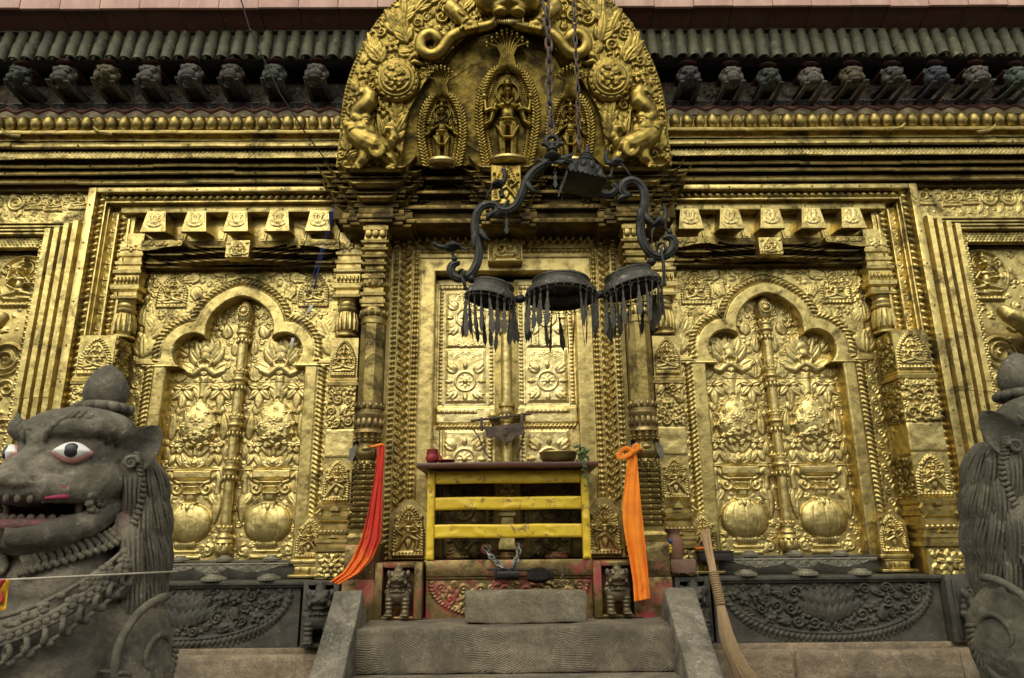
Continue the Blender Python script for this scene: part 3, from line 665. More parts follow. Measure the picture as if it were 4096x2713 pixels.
def spandrel(xc,seed):
    r=Rel(xc-.705,xc+.705,-.13,1.755,.0045,seed); d=trefoil(r.X,r.Z,xc); r.S=d
    ax=np.abs(r.X-xc)
    r.H=np.maximum(r.H,np.where(d<.083,.016*np.clip(d/.006,.3,1)*np.clip((.083-d)/.006,0,1),0))
    for q in (-1,1):
        P=arch_path(xc,q); r.tube(P,.026,.026,.007); r.rope(P,.05,.03,.021,.004,.95*q if q>0 else -.95)
        r.flat(xc+q*.60-.004,xc+q*.60+.004,-.13,1.09,.008); r.flat(xc+q*.535-.012,xc+q*.535+.012,-.13,1.09,.010)
        r.flat(xc+q*.637-.038,xc+q*.637+.038,-.13,1.09,.003); vine(r,xc+q*.637,-.10,1.08,.062,.009)
        r.flat(min(xc+q*.36,xc+q*.62),max(xc+q*.36,xc+q*.62),1.078,1.096,.02); r.flat(min(xc+q*.54,xc+q*.66),max(xc+q*.54,xc+q*.66),1.09,1.13,.024)
        plaque(r,xc+q*.475,1.485,.215,.245,'seat',0,.02)
        for (bx,bz,an,L,W) in ((.50,1.13,1.7,.15,.09),(.62,1.15,1.5,.16,.09),(.60,1.28,2.0,.14,.08),(.42,1.40,2.6,.10,.06),(.64,1.36,1.6,.15,.07),(.30,1.71,-.2,.13,.05),(.33,1.64,-1.9,.10,.05),(.56,1.34,.9,.10,.06),(.22,1.735,2.9,.14,.05)):
            r.leaf(xc+q*bx,bz,an if q>0 else PI-an,L,W,.013)
        for (bx,bz,rr) in ((.54,1.43,.03),(.36,1.46,.026),(.62,1.47,.03),(.645,1.62,.028),(.33,1.735,.026),(.62,1.72,.03),(.46,1.36,.022)): r.flower(xc+q*bx,bz,rr,5,.011)
    r.crowd(160,.03,.011,lambda x,z,q:z>1.10 and trefoil(np.array(x),np.array(z),xc)>.145+q*.5,'mix',.42)
    return r
def door_leaf(xc,s,seed):
    """xc: centre of the leaf; the vase of lotus that both leaves carry"""
    r=Rel(xc-.240,xc+.240,-.135,1.57,.0036,seed)
    c=xc
    # foot
    r.flat(c-.085,c+.085,-.088,-.066,.018); 
    for k in range(7): r.petal(c+(k-3)*.017,-.066,PI/2+(k-3)*-.04,.062,.013,.028,vein=.2)
    r.flat(c-.1,c+.1,-.125,-.1,.014)
    for q in (-1,1): r.spiral(c+q*.14,-.075,.035,PI/2,1.2,-q,.011,.014); r.petal(c+q*.11,-.11,PI/2-q*.8,.09,.02,.012)
    # ribbed vase
    sl=r.win(c-.15,c+.15,-.02,.22); X=(r.X[sl]-c)/.150; Z=(r.Z[sl]-.092)/.125; d=X*X+np.abs(Z)**2.3
    hh=.062*np.sqrt(np.maximum(1-d,0)); lon=np.arcsin(np.clip(X/np.sqrt(np.maximum(1-np.abs(Z)**2.3,.04)),-1,1)); hh*=1-.07*np.exp(-(np.mod(lon*5/PI*1.2+.5,1)-.5)**2/.004)
    r.put(sl,np.where(d<1,hh,0),'max')
    for k in range(7): r.petal(c+(k-3)*.025,.212-abs(k-3)*.006,-PI/2+(k-3)*.12,.045,.016,.03-.004*abs(k-3),base=.028-.006*abs(k-3),vein=.2)
    r.flat(c-.05,c+.05,.20,.225,.035); r.flat(c-.038,c+.038,.22,.30,.032,.02); r.flat(c-.05,c+.05,.265,.285,.04); r.flat(c-.045,c+.045,.30,.335,.03,.02)
    r.flat(c-.075,c+.075,.335,.355,.036); r.flat(c-.125,c+.125,.365,.425,.03,.008)
    for q in (-1,1):
        r.spiral(c+q*.095,.305,.042,PI/2,1.3,q,.015,.020); r.tube([(c+q*.10,.35),(c+q*.155,.40),(c+q*.17,.36),(c+q*.165,.28)],.015,.02,.016)
        r.petal(c+q*.16,.29,-PI/2+q*.15,.20,.035,.018,curl=-q*.12); r.petal(c+q*.12,.27,-PI/2+q*.45,.10,.028,.017,curl=q*.2)
        r.tube([(c+q*.13,.43),(c+q*.175,.425),(c+q*.19,.36)],.012,.012,.014)
        r.spiral(c+q*.055,.47,.022,PI/2,1.2,-q,.009,.014); r.petal(c+q*.03,.445,PI/2-q*.9,.10,.022,.014,curl=q*.3); r.petal(c+q*.075,.445,PI/2-q*.6,.09,.02,.013)
        r.flower(c+q*.125,.575,.056,5,.020,.3); r.petal(c+q*.14,.52,-PI/2+q*.3,.07,.024,.013); r.petal(c+q*.05,.545,PI/2-q*.25,.10,.02,.014); r.petal(c+q*.02,.51,PI/2-q*.75,.13,.02,.012)
        r.petal(c+q*.168,.62,PI/2-q*.05,.17,.032,.020,curl=q*.1); r.petal(c+q*.19,.49,PI/2,.08,.02,.012)
        r.tube([(c+q*.02,.86),(c+q*.03,.955),(c+q*.08,.99),(c+q*.13,.96)],.011,.011,.012)
        for a_,L in ((-PI/2-.75,.10),(-PI/2+.75,.10),(-PI/2,.115),(PI-.25,.075),(.25,.07)): r.petal(c+q*.125,.955 if L<.11 else .93,a_,L,.030,.020,tip=.9)
        r.dome(c+q*.125,.955,.018,h=.03); r.petal(c+q*.135,.85,-PI/2,.07,.03,.016,tip=1.1)
        r.petal(c+q*.02,.885,PI/2-q*.5,.09,.016,.012)
        # top lotus
        r.tube([(c+q*.015,1.10),(c+q*.07,1.055),(c+q*.125,1.075),(c+q*.15,1.11)],.032,.016,.032); r.spiral(c+q*.15,1.115,.020,-PI/2,1.1,q,.010,.018)
        r.tube([(c+q*.012,1.155),(c+q*.045,1.135),(c+q*.035,1.105)],.012,.012,.022,.012)
        r.petal(c+q*.03,1.12,PI/2-q*.8,.14,.045,.020,curl=q*.15); r.petal(c+q*.02,1.14,PI/2-q*.35,.16,.045,.024); r.petal(c+q*.07,1.08,PI/2-q*1.1,.11,.035,.016)
        r.leaf(c+q*.16,1.0,PI/2-q*.05,.13,.06,.012); r.petal(c+q*.19,1.18,PI/2,.12,.03,.014)
    for k in range(5): r.petal(c,.435,PI/2+(k-2)*.55,.075,.026,.016+.002*(2-abs(k-2)),tip=1.1)
    r.dome(c,.468,.022,.02,h=.032)
    r.flat(c-.026,c+.026,.50,.60,.02,.02)
    # great lotus boss with its curls
    sl=r.win(c-.14,c+.14,.56,.90); X=(r.X[sl]-c)/.128; Z=r.Z[sl]-.705; zz=np.where(Z>0,Z/.165,Z/.135); wd=np.where(Z>0,1-.25*np.clip(Z/.165,0,1)**2,1); d=(X/wd)**2+zz*zz
    r.put(sl,np.where(d<1,.062*np.maximum(1-d,0)**.6+.012,0),'max')
    bs=lambda x,z:.062*max(0,1-(x/.128)**2-(z/.15)**2)**.6+.006
    for ring,n,rr in ((.040,5,.028),(.080,8,.033),(.112,12,.026)):
        for k in range(n):
            a=2*PI*k/n+ring*20; x,z=ring*math.cos(a),ring*1.16*math.sin(a); r.spiral(c+x,.705+z,rr*.62,a,1.,1 if k%2 else -1,.010,.010,bs(x,z)); r.petal(c+x*1.02,.705+z*1.02,a+1.9,rr*1.3,rr*.45,.010,base=bs(x,z)*.97)
    for k in range(5): r.petal(c,.66,-PI/2+(k-2)*.6,.055,.02,.012,base=bs(0,-.06)); 
    r.dome(c,.655,.016,h=.014,base=bs(0,-.05)+.01); r.flower(c,.735,.034,7,.012,base=bs(0,.03))
    r.petal(c,.82,PI/2,.065,.03,.02,base=.012)
    r.flat(c-.03,c+.03,.88,1.05,.018,.025)
    r.dome(c,1.17,.042,.045,h=.042); r.petal(c,1.16,PI/2,.17,.06,.026,vein=.15); r.petal(c,1.17,PI/2,.085,.05,.036,vein=0)
    r.petal(c,1.09,-PI/2,.05,.035,.022,tip=1.2)
    for (bx,bz,rr) in ((.09,1.36,.066),(-.06,1.40,.058),(.16,1.27,.045),(.13,1.47,.045)): r.flower(c+s*bx,bz,rr,5,.02,.4)
    for (bx,bz,a,L,W) in ((.0,1.3,1.2,.12,.05),(.17,1.30,1.9,.12,.05),(.02,1.44,1.1,.12,.045),(-.12,1.3,1.7,.10,.04),(.19,1.4,2.,.10,.04),(.1,1.5,1.4,.08,.04),(.05,1.25,.4,.09,.04),(.12,1.18,.7,.09,.04)):
        r.petal(c+s*bx,bz,a if s>0 else PI-a,L,W,.020,curl=.15)
    r.crowd(110,.026,.011,None,'mix',.5,.95)
    r.H=np.where(r.H>.03,.03+(r.H-.03)*.80,r.H)*.82
    for z in (.432,.995):   # seams of the metal sheets
        sl=r.win(c-1,c+1,z-.0025,z+.0025); r.H[sl]*=.6; r.H[sl]-=.004
    return r
def door_pole(xc,y,parent,z0=-.1,z1=1.53,rr=.036):
    p=MB(); c=(xc,y,0)
    pr=[(rr*.9,z0),(rr*.9,z1-.16)]; p.lathe(pr,c,8,PI/8)
    for z in (.0,.42,.70,1.0,1.32):
        p.lathe([(rr*.95,z-.05),(rr*1.15,z-.045),(rr*1.2,z-.03),(rr*1.0,z-.025),(rr*1.0,z-.012),(rr*1.3,z-.006),(rr*1.38,z+.006),(rr*1.3,z+.018),(rr*1.,z+.024),(rr*1.,z+.04),(rr*1.2,z+.045),(rr*1.2,z+.06),(rr*.95,z+.066)],c,18)
        for k in range(9): a=2*PI*k/9; p.ball((xc+rr*1.05*math.cos(a),y+rr*1.05*math.sin(a),z-.052),(.011,.011,.02),8,6); p.ball((xc+rr*1.05*math.cos(a),y+rr*1.05*math.sin(a),z+.066),(.010,.010,.014),8,6)
    zt=z1-.06; p.lathe([(rr*.9,z1-.18),(rr*1.2,z1-.165),(rr*1.2,z1-.15),(rr*.95,z1-.14),(rr*1.3,z1-.11),(rr*1.45,zt),(rr*1.3,z1-.02),(rr*.7,z1+.015),(.004,z1+.03)],c,20)
    for k in range(14): a=2*PI*k/14; p.ball((xc+.034*math.cos(a),y-rr*1.32,zt+.034*math.sin(a)),(.009,.008,.009),8,6)
    p.ball((xc,y-rr*1.3,zt),(.023,.014,.023),14,8)
    p.lathe([(.01,z0-.015),(rr*1.2,z0),(rr*1.5,z0+.03),(rr*1.2,z0+.06),(rr*1.6,z0+.075),(rr*1.2,z0+.1),(rr*1.0,z0+.13)],c,16)
    for k in range(8): a=2*PI*k/8; p.ball((xc+rr*1.25*math.cos(a),y+rr*1.25*math.sin(a),z0+.05),(.013,.013,.03),8,6)
    return p.build('door_pole',GB,parent,50)
for s in (-1,1):
    xc=XC+s*1.765
    lab='false door left of the main door, vase and lotus embossing' if s<0 else 'false door right of the main door, vase and lotus embossing'
    fd=spandrel(xc,20+s).mesh('false_door',G,temple,0,.11,label=lab)
    for q in (-1,1): door_leaf(XC+s*1.757+q*.252,q,30+s+q*3).mesh('door_leaf',GB,fd,.095,.02,noise=.0016)
    door_pole(XC+s*1.757,.055,fd)
    # guardians at the jamb feet
    for q in (-1,1):
        gx=xc+q*.575; gp=Rel(gx-.088,gx+.088,-.125,.125,.0036,5); gp.S=np.minimum(np.minimum(gp.X-gx+.088,gx+.088-gp.X),(.125-gp.Z)-np.abs(gp.X-gx)*.9+.02)
        plaque(gp,gx,-.12,.165,.225,'dance',0,.024,q); go=gp.mesh('guardian_plaque',GR if s<0 and q>0 else G,fd,-.085,.085)
        st=MB(); 
        for (z0,z1,e,y) in ((-.15,-.125,.012,-.10),(-.165,-.15,-.002,-.09),(-.21,-.165,-.012,-.085),(-.228,-.21,.02,-.115)): st.box(gx-.088-e,gx+.088+e,y,.0,z0,z1,.004)
        for k in range(3): st.box(gx-.075+k*.055,gx-.04+k*.055,-.10,-.05,-.205,-.168,.006)
        st.build('plaque_foot',G,go)
# ================================================================= PILASTERS
def pil_block(mb,x0,x1,y,z0,z1,steps):
    pass
def scroll_sheet(x0,x1,z0,z1,seed,r=.0042,medal=False):
    q=Rel(x0,x1,z0,z1,r,seed); w=x1-x0
    q.flat(x0,x0+.006,z0,z1,.004); q.flat(x1-.006,x1,z0,z1,.004)
    q.crowd(90,w*.23,.010,None,'mix',.62,.9); return q
def sq(mb,cx,hw,yf,dep,prof):
    """square stack: (extra half width, z) profile, front at yf, depth dep"""
    V=[];F=[];n=len(prof)
    for e,z in prof: V+= [(cx-hw-e,yf-e,z),(cx+hw+e,yf-e,z),(cx+hw+e,yf+dep,z),(cx-hw-e,yf+dep,z)]
    for i in range(n-1):
        for k in range(4): F.append((i*4+k,i*4+(k+1)%4,(i+1)*4+(k+1)%4,(i+1)*4+k))
    F.append((3,2,1,0)); F.append(tuple((n-1)*4+k for k in range(4))); mb.add(V,F)
def steps(z0,z1,n,e0,e1,sharp=.35):
    """a stack of n torus like rings between z0 and z1"""
    P=[]; d=(z1-z0)/n
    for i in range(n):
        a=z0+i*d; e=e0+(e1-e0)*i/max(1,n-1); P+=[(e,a),(e+.012,a+d*.08),(e+.014,a+d*.35),(e+.004,a+d*.5),(e-.004,a+d*.58),(e-.004,a+d*.92)]
    return P
def capital(mb,cx,hw,yf,dep,z0,z1):
    h=z1-z0; Z=lambda t:z0+h*t
    sq(mb,cx,hw,yf,dep,[(-.01,Z(0)),(.012,Z(.02)),(.014,Z(.05)),(0,Z(.07)),(0,Z(.12)),(.02,Z(.15)),(.022,Z(.21)),(.004,Z(.24)),(.004,Z(.36)),(.018,Z(.39)),(.02,Z(.43)),(.004,Z(.45)),(.004,Z(.50)),(.015,Z(.52)),(.016,Z(.56)),(0,Z(.58)),(0,Z(.63)),(.012,Z(.65)),(.013,Z(.69)),(-.004,Z(.71)),(-.004,Z(1))])
    for k in range(6):
        t=(k+.5)/6*2-1; mb.ball((cx+t*hw,yf-.006,Z(.29)),(hw/6.6,.014,h*.05),10,6)
    for k in range(4):
        t=(k+.5)/4*2-1; mb.ball((cx+t*hw,yf-.004,Z(.18)),(hw/4.6,.016,h*.05),10,6)
def baluster(mb,cx,yc,r,z0,z1):
    h=z1-z0; Z=lambda t:z0+h*t
    mb.lathe([(r*.9,Z(0)),(r*1.12,Z(.03)),(r*1.12,Z(.08)),(r*.7,Z(.11)),(r*.72,Z(.14)),(r*.98,Z(.24)),(r*1.0,Z(.45)),(r*.9,Z(.62)),(r*.82,Z(.66)),(r*.98,Z(.70)),(r*.98,Z(.77)),(r*.8,Z(.80)),(r*.88,Z(.86)),(r*.88,Z(.90)),(r*.78,Z(.93)),(r*.9,Z(1))],(cx,yc,0),20)
    for k in range(12):
        a=2*PI*k/12; mb.tube([(cx+r*.97*math.cos(a),yc+r*.97*math.sin(a),Z(.18)),(cx+r*1.0*math.cos(a),yc+r*1.0*math.sin(a),Z(.4)),(cx+r*.88*math.cos(a),yc+r*.88*math.sin(a),Z(.63))],[r*.14,r*.2,r*.1],6)
def lower_stack(mb,cx,hw,yf,dep,z0,z1):
    h=z1-z0; Z=lambda t:z0+h*t
    sq(mb,cx,hw,yf,dep,[(.0,Z(0)),(.022,Z(.02)),(.024,Z(.10)),(.008,Z(.13)),(.008,Z(.18)),(.02,Z(.20)),(.02,Z(.26)),(0,Z(.30)),(0,Z(.36)),(.016,Z(.38)),(.018,Z(.46)),(.0,Z(.5)),(-.012,Z(.56)),(-.006,Z(.62)),(.014,Z(.66)),(.016,Z(.74)),(-.004,Z(.78)),(-.004,Z(.86)),(.018,Z(.9)),(.02,Z(.96)),(0,Z(1))])
    for k in range(7): t=(k+.5)/7*2-1; mb.ball((cx+t*hw,yf-.012,Z(.42)),(hw/7.5,.012,h*.05),8,6)
    for q in (-1,1): mb.tube([(cx+q*hw*.95,yf-.012,Z(.88)),(cx+q*hw*1.2,yf-.03,Z(.8)),(cx+q*hw*.85,yf-.02,Z(.68)),(cx+q*hw*1.1,yf-.025,Z(.6))],[.012,.014,.012,.008],8)
    mb.prism([(cx-.03,Z(.86)),(cx+.03,Z(.86)),(cx,Z(1.02))],yf-.028,yf); mb.prism([(cx-.025,Z(.3)),(cx+.025,Z(.3)),(cx,Z(.37))],yf-.02,yf)
def pilaster(cx,hw,yf,dep,Mt,lab,upper,seed,side=0):
    """upper: (cx,hw,yf) of the capital and baluster above the relief block"""
    ux,uh,uy=upper
    rl=Rel(cx-hw,cx+hw,.965,1.245,.0036,seed); plaque(rl,cx,.985,hw*1.9,.245,'seat',0,.020)
    body=MB(); sq(body,cx,hw-.003,yf+.006,dep,[(0,-.235),(0,1.24)])
    sq(body,cx,hw,yf,dep,[(0,.925),(.012,.93),(.014,.95),(.002,.955),(.002,.962),(.008,.968),(.008,.975),(0,.985)])
    p=body.build('pilaster',Mt,temple,30,label=lab)
    rl.mesh('seated_plaque',Mt,p,yf,.02)
    sh=scroll_sheet(cx-hw,cx+hw,.655,.925,seed+1); sh.mesh('scroll_panel',Mt,p,yf,.02)
    pl=Rel(cx-hw,cx+hw,.475,.652,.006,seed); pl.flat(pl.x[0],pl.x[-1],.478,.65,.003); pl.mesh('blank_panel',GB,p,yf,.02,noise=.002)
    dn=Rel(cx-hw,cx+hw,.20,.472,.0036,seed+2); plaque(dn,cx,.205,hw*1.9,.25,'dance',0,.022,-1 if cx<0 else 1); dn.mesh('dancer_plaque',GR if abs(cx)<1.5 else Mt,p,yf,.02)
    lm=MB(); lower_stack(lm,cx,hw,yf-.004,dep,-.085,.195); lm.build('moulded_base',GR if abs(cx)<1.5 else Mt,p,35)
    lb=Rel(cx-hw-.01,cx+hw+.01,-.235,-.09,.004,seed+3); lb.flower(cx,-.163,hw*.62,8,.014); lb.ring(cx,-.163,hw*.66,.006,.006)
    for k in range(8): a=2*PI*(k+.5)/8; lb.petal(cx+math.cos(a)*hw*.6,-.163+math.sin(a)*hw*.55,a,hw*.38,hw*.16,.010)
    for qx in(-1,1):
        for qz in (-1,1): lb.spiral(cx+qx*hw*.85,-.163+qz*.055,.012,0,1,qx*qz,.004,.006)
    lb.mesh('lotus_block',Mt,p,yf-.012,.05)
    cp=MB(); capital(cp,ux,uh,uy,.08,1.515,1.99); cp.build('capital',Mt,p,35)
    fl=Rel(ux-uh,ux+uh,1.845,1.93,.004,seed); fl.flower(ux,1.887,.036,6,.008); fl.leaf(ux-.035,1.887,PI,.04,.03,.006); fl.leaf(ux+.035,1.887,0,.04,.03,.006); fl.mesh('flower_panel',Mt,p,uy-.004,.01)
    bl=MB(); baluster(bl,ux,uy+.045,uh*.86,1.255,1.515); bl.build('baluster',Mt,p,50)
    if side:
        xs=cx-side*hw
        for (z0,z1) in ((.98,1.24),(.655,.92),(.20,.47)):
            s_=scroll_sheet(-dep*.5+.004,dep*.5-.004,z0,z1,int(z0*100)+seed)
            # sheet on the inner flank, turned to face the door
            M=Matrix.Translation((xs-side*.002,yf+dep*.5,0))@Matrix.Rotation(-side*PI/2,4,'Z')
            s_.mesh('flank_panel',GD,p,0,.01,M=M)
    return p
for s,w in ((-1,'left'),(1,'right')):
    pilaster(XC+s*1.040,.088,-.10,.10,GR,'embossed pilaster between the %s false door and the column'%w,(XC+s*1.043,.076,-.10),40+s*3)
    pilaster(XC+s*2.575,.112,-.20,.19,G,'outer pilaster at the %s false door with carved flank'%w,(XC+s*2.505,.074,-.10),60+s*3,side=s)
# ================================================================= COLUMNS beside the main door
def column(cx,lab):
    y=-.29; c=(cx,y,0); r=.076
    p=MB(); p.lathe([(r,.78),(r,1.27)],c,8,PI/8); col=p.build('column',GK,temple,20,label=lab)
    k=MB(); k.lathe([(r*.98,1.265),(r*1.04,1.27),(r*1.04,1.295),(r*.96,1.30),(r*.96,1.315),(r*1.06,1.32),(r*1.10,1.345),(r*1.0,1.37),(r*.9,1.38)],c,24)
    for i in range(12): a=2*PI*i/12; k.ball((cx+r*.98*math.cos(a),y+r*.98*math.sin(a),1.338),(.02,.02,.026),8,6)
    e=.7071*1.414; 
    def S(P): sq(k,cx,.070,y-.07,.14,P)
    S([(0,1.375),(0,1.39),(.008,1.395),(.008,1.42),(-.006,1.425),(-.006,1.44),(.008,1.445),(.010,1.465),(-.008,1.47),(-.008,1.50)])
    k.lathe([(.066,1.495),(.084,1.51),(.088,1.53),(.082,1.55),(.07,1.56)],c,20)
    for i in range(14): a=2*PI*i/14; k.ball((cx+.082*math.cos(a),y+.082*math.sin(a),1.53),(.014,.014,.024),8,6)
    S([(-.008,1.55),(.004,1.56),(.004,1.585),(-.01,1.59),(-.01,1.60)]+steps(1.60,1.84,5,-.010,.004)+[(-.002,1.84),(-.002,1.88),(.008,1.885),(.010,1.91),(-.004,1.915),(-.004,2.02)])
    for q in (-.045,0,.045): k.ball((cx+q,y-.078,1.86),(.022,.012,.03),8,6)
    k.build('capital',GK,col,35)
    b=MB(); b.lathe([(r*1.0,.785),(r*1.12,.78),(r*1.12,.74),(r*1.02,.735),(r*1.02,.72),(r*1.12,.715),(r*1.16,.70),(r*1.1,.69),(r*1.05,.65),(r*.98,.62),(r*1.12,.61),(r*1.16,.595),(r*1.0,.585),(r*.8,.57)][::-1],c,24)
    for i in range(14):
        a=2*PI*i/14; b.ball((cx+r*1.06*math.cos(a),y+r*1.06*math.sin(a),.755),(.014,.014,.022),8,6); b.ball((cx+r*1.02*math.cos(a),y+r*1.02*math.sin(a),.655),(.015,.012,.03),8,6)
    b.build('column_base',GR2,col,40)
    # vase shaped crowned mask between shaft and ringed foot
    v=MB(); v.lathe([(.055,.40),(.062,.42),(.05,.435),(.066,.45),(.073,.48),(.066,.51),(.05,.53),(.055,.545),(.07,.56),(.075,.575),(.06,.59)],c,22); 
    v.ball((cx,y-.06,.50),(.03,.02,.022),12,8); v.ball((cx,y-.066,.515),(.022,.012,.006),10,6); v.ball((cx-.022,y-.058,.49),(.012,.01,.012),8,6); v.ball((cx+.022,y-.058,.49),(.012,.01,.012),8,6)
    mk=v.build('crowned_vase',BRASS,col,60)
    def crown(z,rad,h,n=7,flip=1,mat=BRASS,nm='crown'):
        w=MB()
        for i in range(n):
            a=PI+PI*(i+.5)/n; ca,sa=math.cos(a),math.sin(a); pc=Vector((cx+rad*ca,y+rad*sa,z)); t=Vector((-sa,ca,0)); o=Vector((ca,sa,0)); hw=rad*PI/n/2*1.05
            A=[pc-t*hw,pc+t*hw,pc+t*hw*.8+Vector((0,0,h*.5*flip))+o*.006,pc+Vector((0,0,h*flip))+o*.014,pc-t*hw*.8+Vector((0,0,h*.5*flip))+o*.006]
            w.add([p_[:] for p_ in A]+[(p_+o*.004)[:] for p_ in A],[(0,1,2,3,4),(9,8,7,6,5)]+[(j,(j+1)%5,(j+1)%5+5,j+5) for j in range(5)]); w.ball((pc+o*.006+Vector((0,0,h*.35*flip)))[:],(.008,.006,.008),8,6)
            w.ball((pc+o*.006)[:],(.006,.006,.006),6,5)
        return w.build(nm,mat,mk,30)
    crown(.545,.080,.055); crown(.385,.078,.045); crown(.425,.070,-.035,nm='petal_ring')
    for q in (-1,1):
        w=MB(); P=[(cx+q*.055,y-.05,.53),(cx+q*.10,y-.045,.50),(cx+q*.108,y-.03,.44),(cx+q*.085,y-.04,.425),(cx+q*.06,y-.055,.47)]
        w.add(P+[(a,b_+.006,c_) for a,b_,c_ in P],[(0,1,2,3,4),(9,8,7,6,5)]+[(j,(j+1)%5,(j+1)%5+5,j+5) for j in range(5)]); w.build('ear_fan',GREYM,mk,30)
    f=MB(); sq(f,cx,.064,y-.07,.14,steps(.05,.385,11,.004,-.004)); sq(f,cx,.066,y-.075,.16,[(.012,-.04),(.014,.0),(0,.02),(0,.052)])
    for i in range(11): f.ball((cx,y-.082,.065+i*.0305),(.012,.008,.008),8,5); f.ball((cx-.05,y-.082,.065+i*.0305),(.008,.007,.007),8,5); f.ball((cx+.05,y-.082,.065+i*.0305),(.008,.007,.007),8,5)
    f.build('ringed_foot',GK,col,30)
    u=MB(); u.box(cx-.085,cx+.085,y-.10,.0,-.225,-.04,.006); u.box(cx-.09,cx+.09,y-.105,.0,-.45,-.225,.006)
    for q in (-1,1):
        for z in (-.07,-.19): u.ball((cx+q*.065,y-.10,z),.006,8,6)
    u.build('foot_block',GR2,col,30)
column(XC-.822,'octagonal gilded column left of the main door'); column(XC+.825,'octagonal gilded column right of the main door')
# ================================================================= MAIN DOOR
fr=Rel(XC-.785,XC+.785,-.135,2.02,.0042,77); a=np.abs(fr.X-XC); fr.S=np.maximum(a-.470,fr.Z-1.72)
def uband(o0,o1,h):   # a U shaped strip: o = distance out from the opening
    d=np.maximum(np.abs(fr.X-XC)-.470,(fr.Z-1.72)*1.0); k=np.minimum(d-o0,o1-d); fr.H=np.maximum(fr.H,np.where(k>0,h*np.clip(k/.006,0,1)**.6,0))
uband(.0,.095,.004); uband(.092,.102,.018); uband(.150,.158,.02); uband(.240,.25,.022); uband(.278,.287,.02)
for q in (-1,1):
    fr.beads([(XC+q*.596,-.13),(XC+q*.596,1.87)],.017,.034,.020); fr.braid(XC+q*.668,.2,1.98,.076,.052,.030); fr.rope([(XC+q*.735,-.13),(XC+q*.735,2.0)],.03,.034,.02,0,.8*q)
fr.beads([(XC-.59,1.865),(XC+.59,1.865)],.017,.034,.02); fr.braid(1.945,XC-.60,XC-.02,.076,.052,.028,False,1); fr.braid(1.945,XC+.02,XC+.60,.076,.052,.028,False,-1)
md=fr.mesh('main_door',GR,temple,-.05,.12,label='tall double main door under the torana with leaf braid frame')
ks=Rel(XC-.115,XC+.115,1.755,1.975,.0036,6); ks.flat(XC-.115,XC+.115,1.755,1.765,.02); ks.rope(ks.arch_pts(XC,1.77,.19,.195),.02,.02,.014); ks.seated(XC,1.785,.165,.032); 
for q in(-1,1): ks.spiral(XC+q*.085,1.79,.018,0,1.2,q,.006,.012)
ks.mesh('keystone_plaque',GR,md,-.13,.10)
def rosette(r,c,z,s=1,top=True):
    r.ring(c,z,.064*s,.011*s,.016); r.flower(c,z,.045*s,8,.014); r.dome(c,z,.02*s,h=.024)
    for k in range(8):
        a=PI/2+k*PI/4
        if k%2==0: r.petal(c+math.cos(a)*.078*s,z+math.sin(a)*.078*s,a,.055*s,.017*s,.020,vein=.1,tip=1.)
        else:
            bx,bz=c+math.cos(a)*.082*s,z+math.sin(a)*.082*s
            r.petal(bx,bz,a,.085*s,.018*s,.020,vein=.1,tip=1.3)
            for q in(-1,1): r.petal(bx,bz,a+q*.75,.062*s,.016*s,.018,curl=-q*.25,vein=.1,tip=1.3); r.petal(bx+math.cos(a)*.028,bz+math.sin(a)*.028,a+q*.6,.05*s,.013*s,.017,vein=.1,tip=1.3); r.spiral(bx+math.cos(a+q*1.35)*.034*s,bz+math.sin(a+q*1.35)*.034*s,.010*s,a,1,q,.005,.010)
def cloudband(r,c,z,w,d=1):
    for q in(-1,1):
        for k,(t,rr) in enumerate(((.15,.020),(.45,.018),(.78,.016))): r.spiral(c+q*w*t,z-d*(k%2)*.014,rr,PI/2*d,1.1,-q*d,.008,.013)
        r.tube([(c,z+d*.01),(c+q*w*.3,z+d*.022),(c+q*w*.6,z+d*.004),(c+q*w,z+d*.016)],.012,.008,.012)
for q in (-1,1):
    c=XC+.004+q*.272; x0,x1=(c-.205,c+.215) if q<0 else (c-.215,c+.205)
    lf=Rel(x0,x1,-.135,1.70,.0036,90+q)
    for bx in (c-.165,c+.172) if q<0 else (c-.172,c+.165): 
        lf.flat(bx-.019,bx+.019,.83,1.66,.004); lf.beads([(bx,.85),(bx,1.64)],.012,.026,.014); lf.flat(bx-.024,bx-.018,.82,1.66,.012); lf.flat(bx+.018,bx+.024,.82,1.66,.012)
    for (z0,z1) in ((1.215,1.60),(.84,1.205),(-.13,.665)):
        lf.flat(c-.135,c+.135,z0,z1,.006,.012); lf.flat(c-.122,c+.122,z0+.01,z1-.01,.010,.004)
    rosette(lf,c,1.425,1.); rosette(lf,c,.985,1.); rosette(lf,c,.475,1.05); rosette(lf,c,.16,.95); rosette(lf,c,-.03,.8)
    cloudband(lf,c,1.245,.10,-1); cloudband(lf,c,1.575,.09); cloudband(lf,c,1.165,.11); cloudband(lf,c,.29,.11)
    lf.flat(c-.18,c+.18,1.625,1.66,.014); lf.rope([(c-.17,1.642),(c+.17,1.642)],.026,.026,.012,.006)
    lf.flat(x0+.01,x1-.01,.70,.815,.016,.01); lf.flat(c-.165+q*.02,c+.11+q*.03,.765,.80,.022); lf.beads([(c-.155+q*.02,.782),(c+.10+q*.03,.782)],.011,.028,.012,.018)
    lf.rope([(c-.17,.685),(c+.17,.685)],.035,.026,.022)
    lf.flat(c-.165,c-.14,.0,.665,.012); lf.beads([(c-.165*q,.05),(c-.165*q,.66)],.012,.026,.014)
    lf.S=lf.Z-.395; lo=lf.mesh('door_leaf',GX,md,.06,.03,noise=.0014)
    lf.S=.395-lf.Z; lf.mesh('lower_panel',SHADED,lo,.061,.03)  # foot of the leaf split off to carry the painted gate shade
pp=MB(); cx=XC+.004; c3=(cx,.035,0); rr=.036
pp.lathe([(rr,-.12),(rr,1.60)],c3,10)
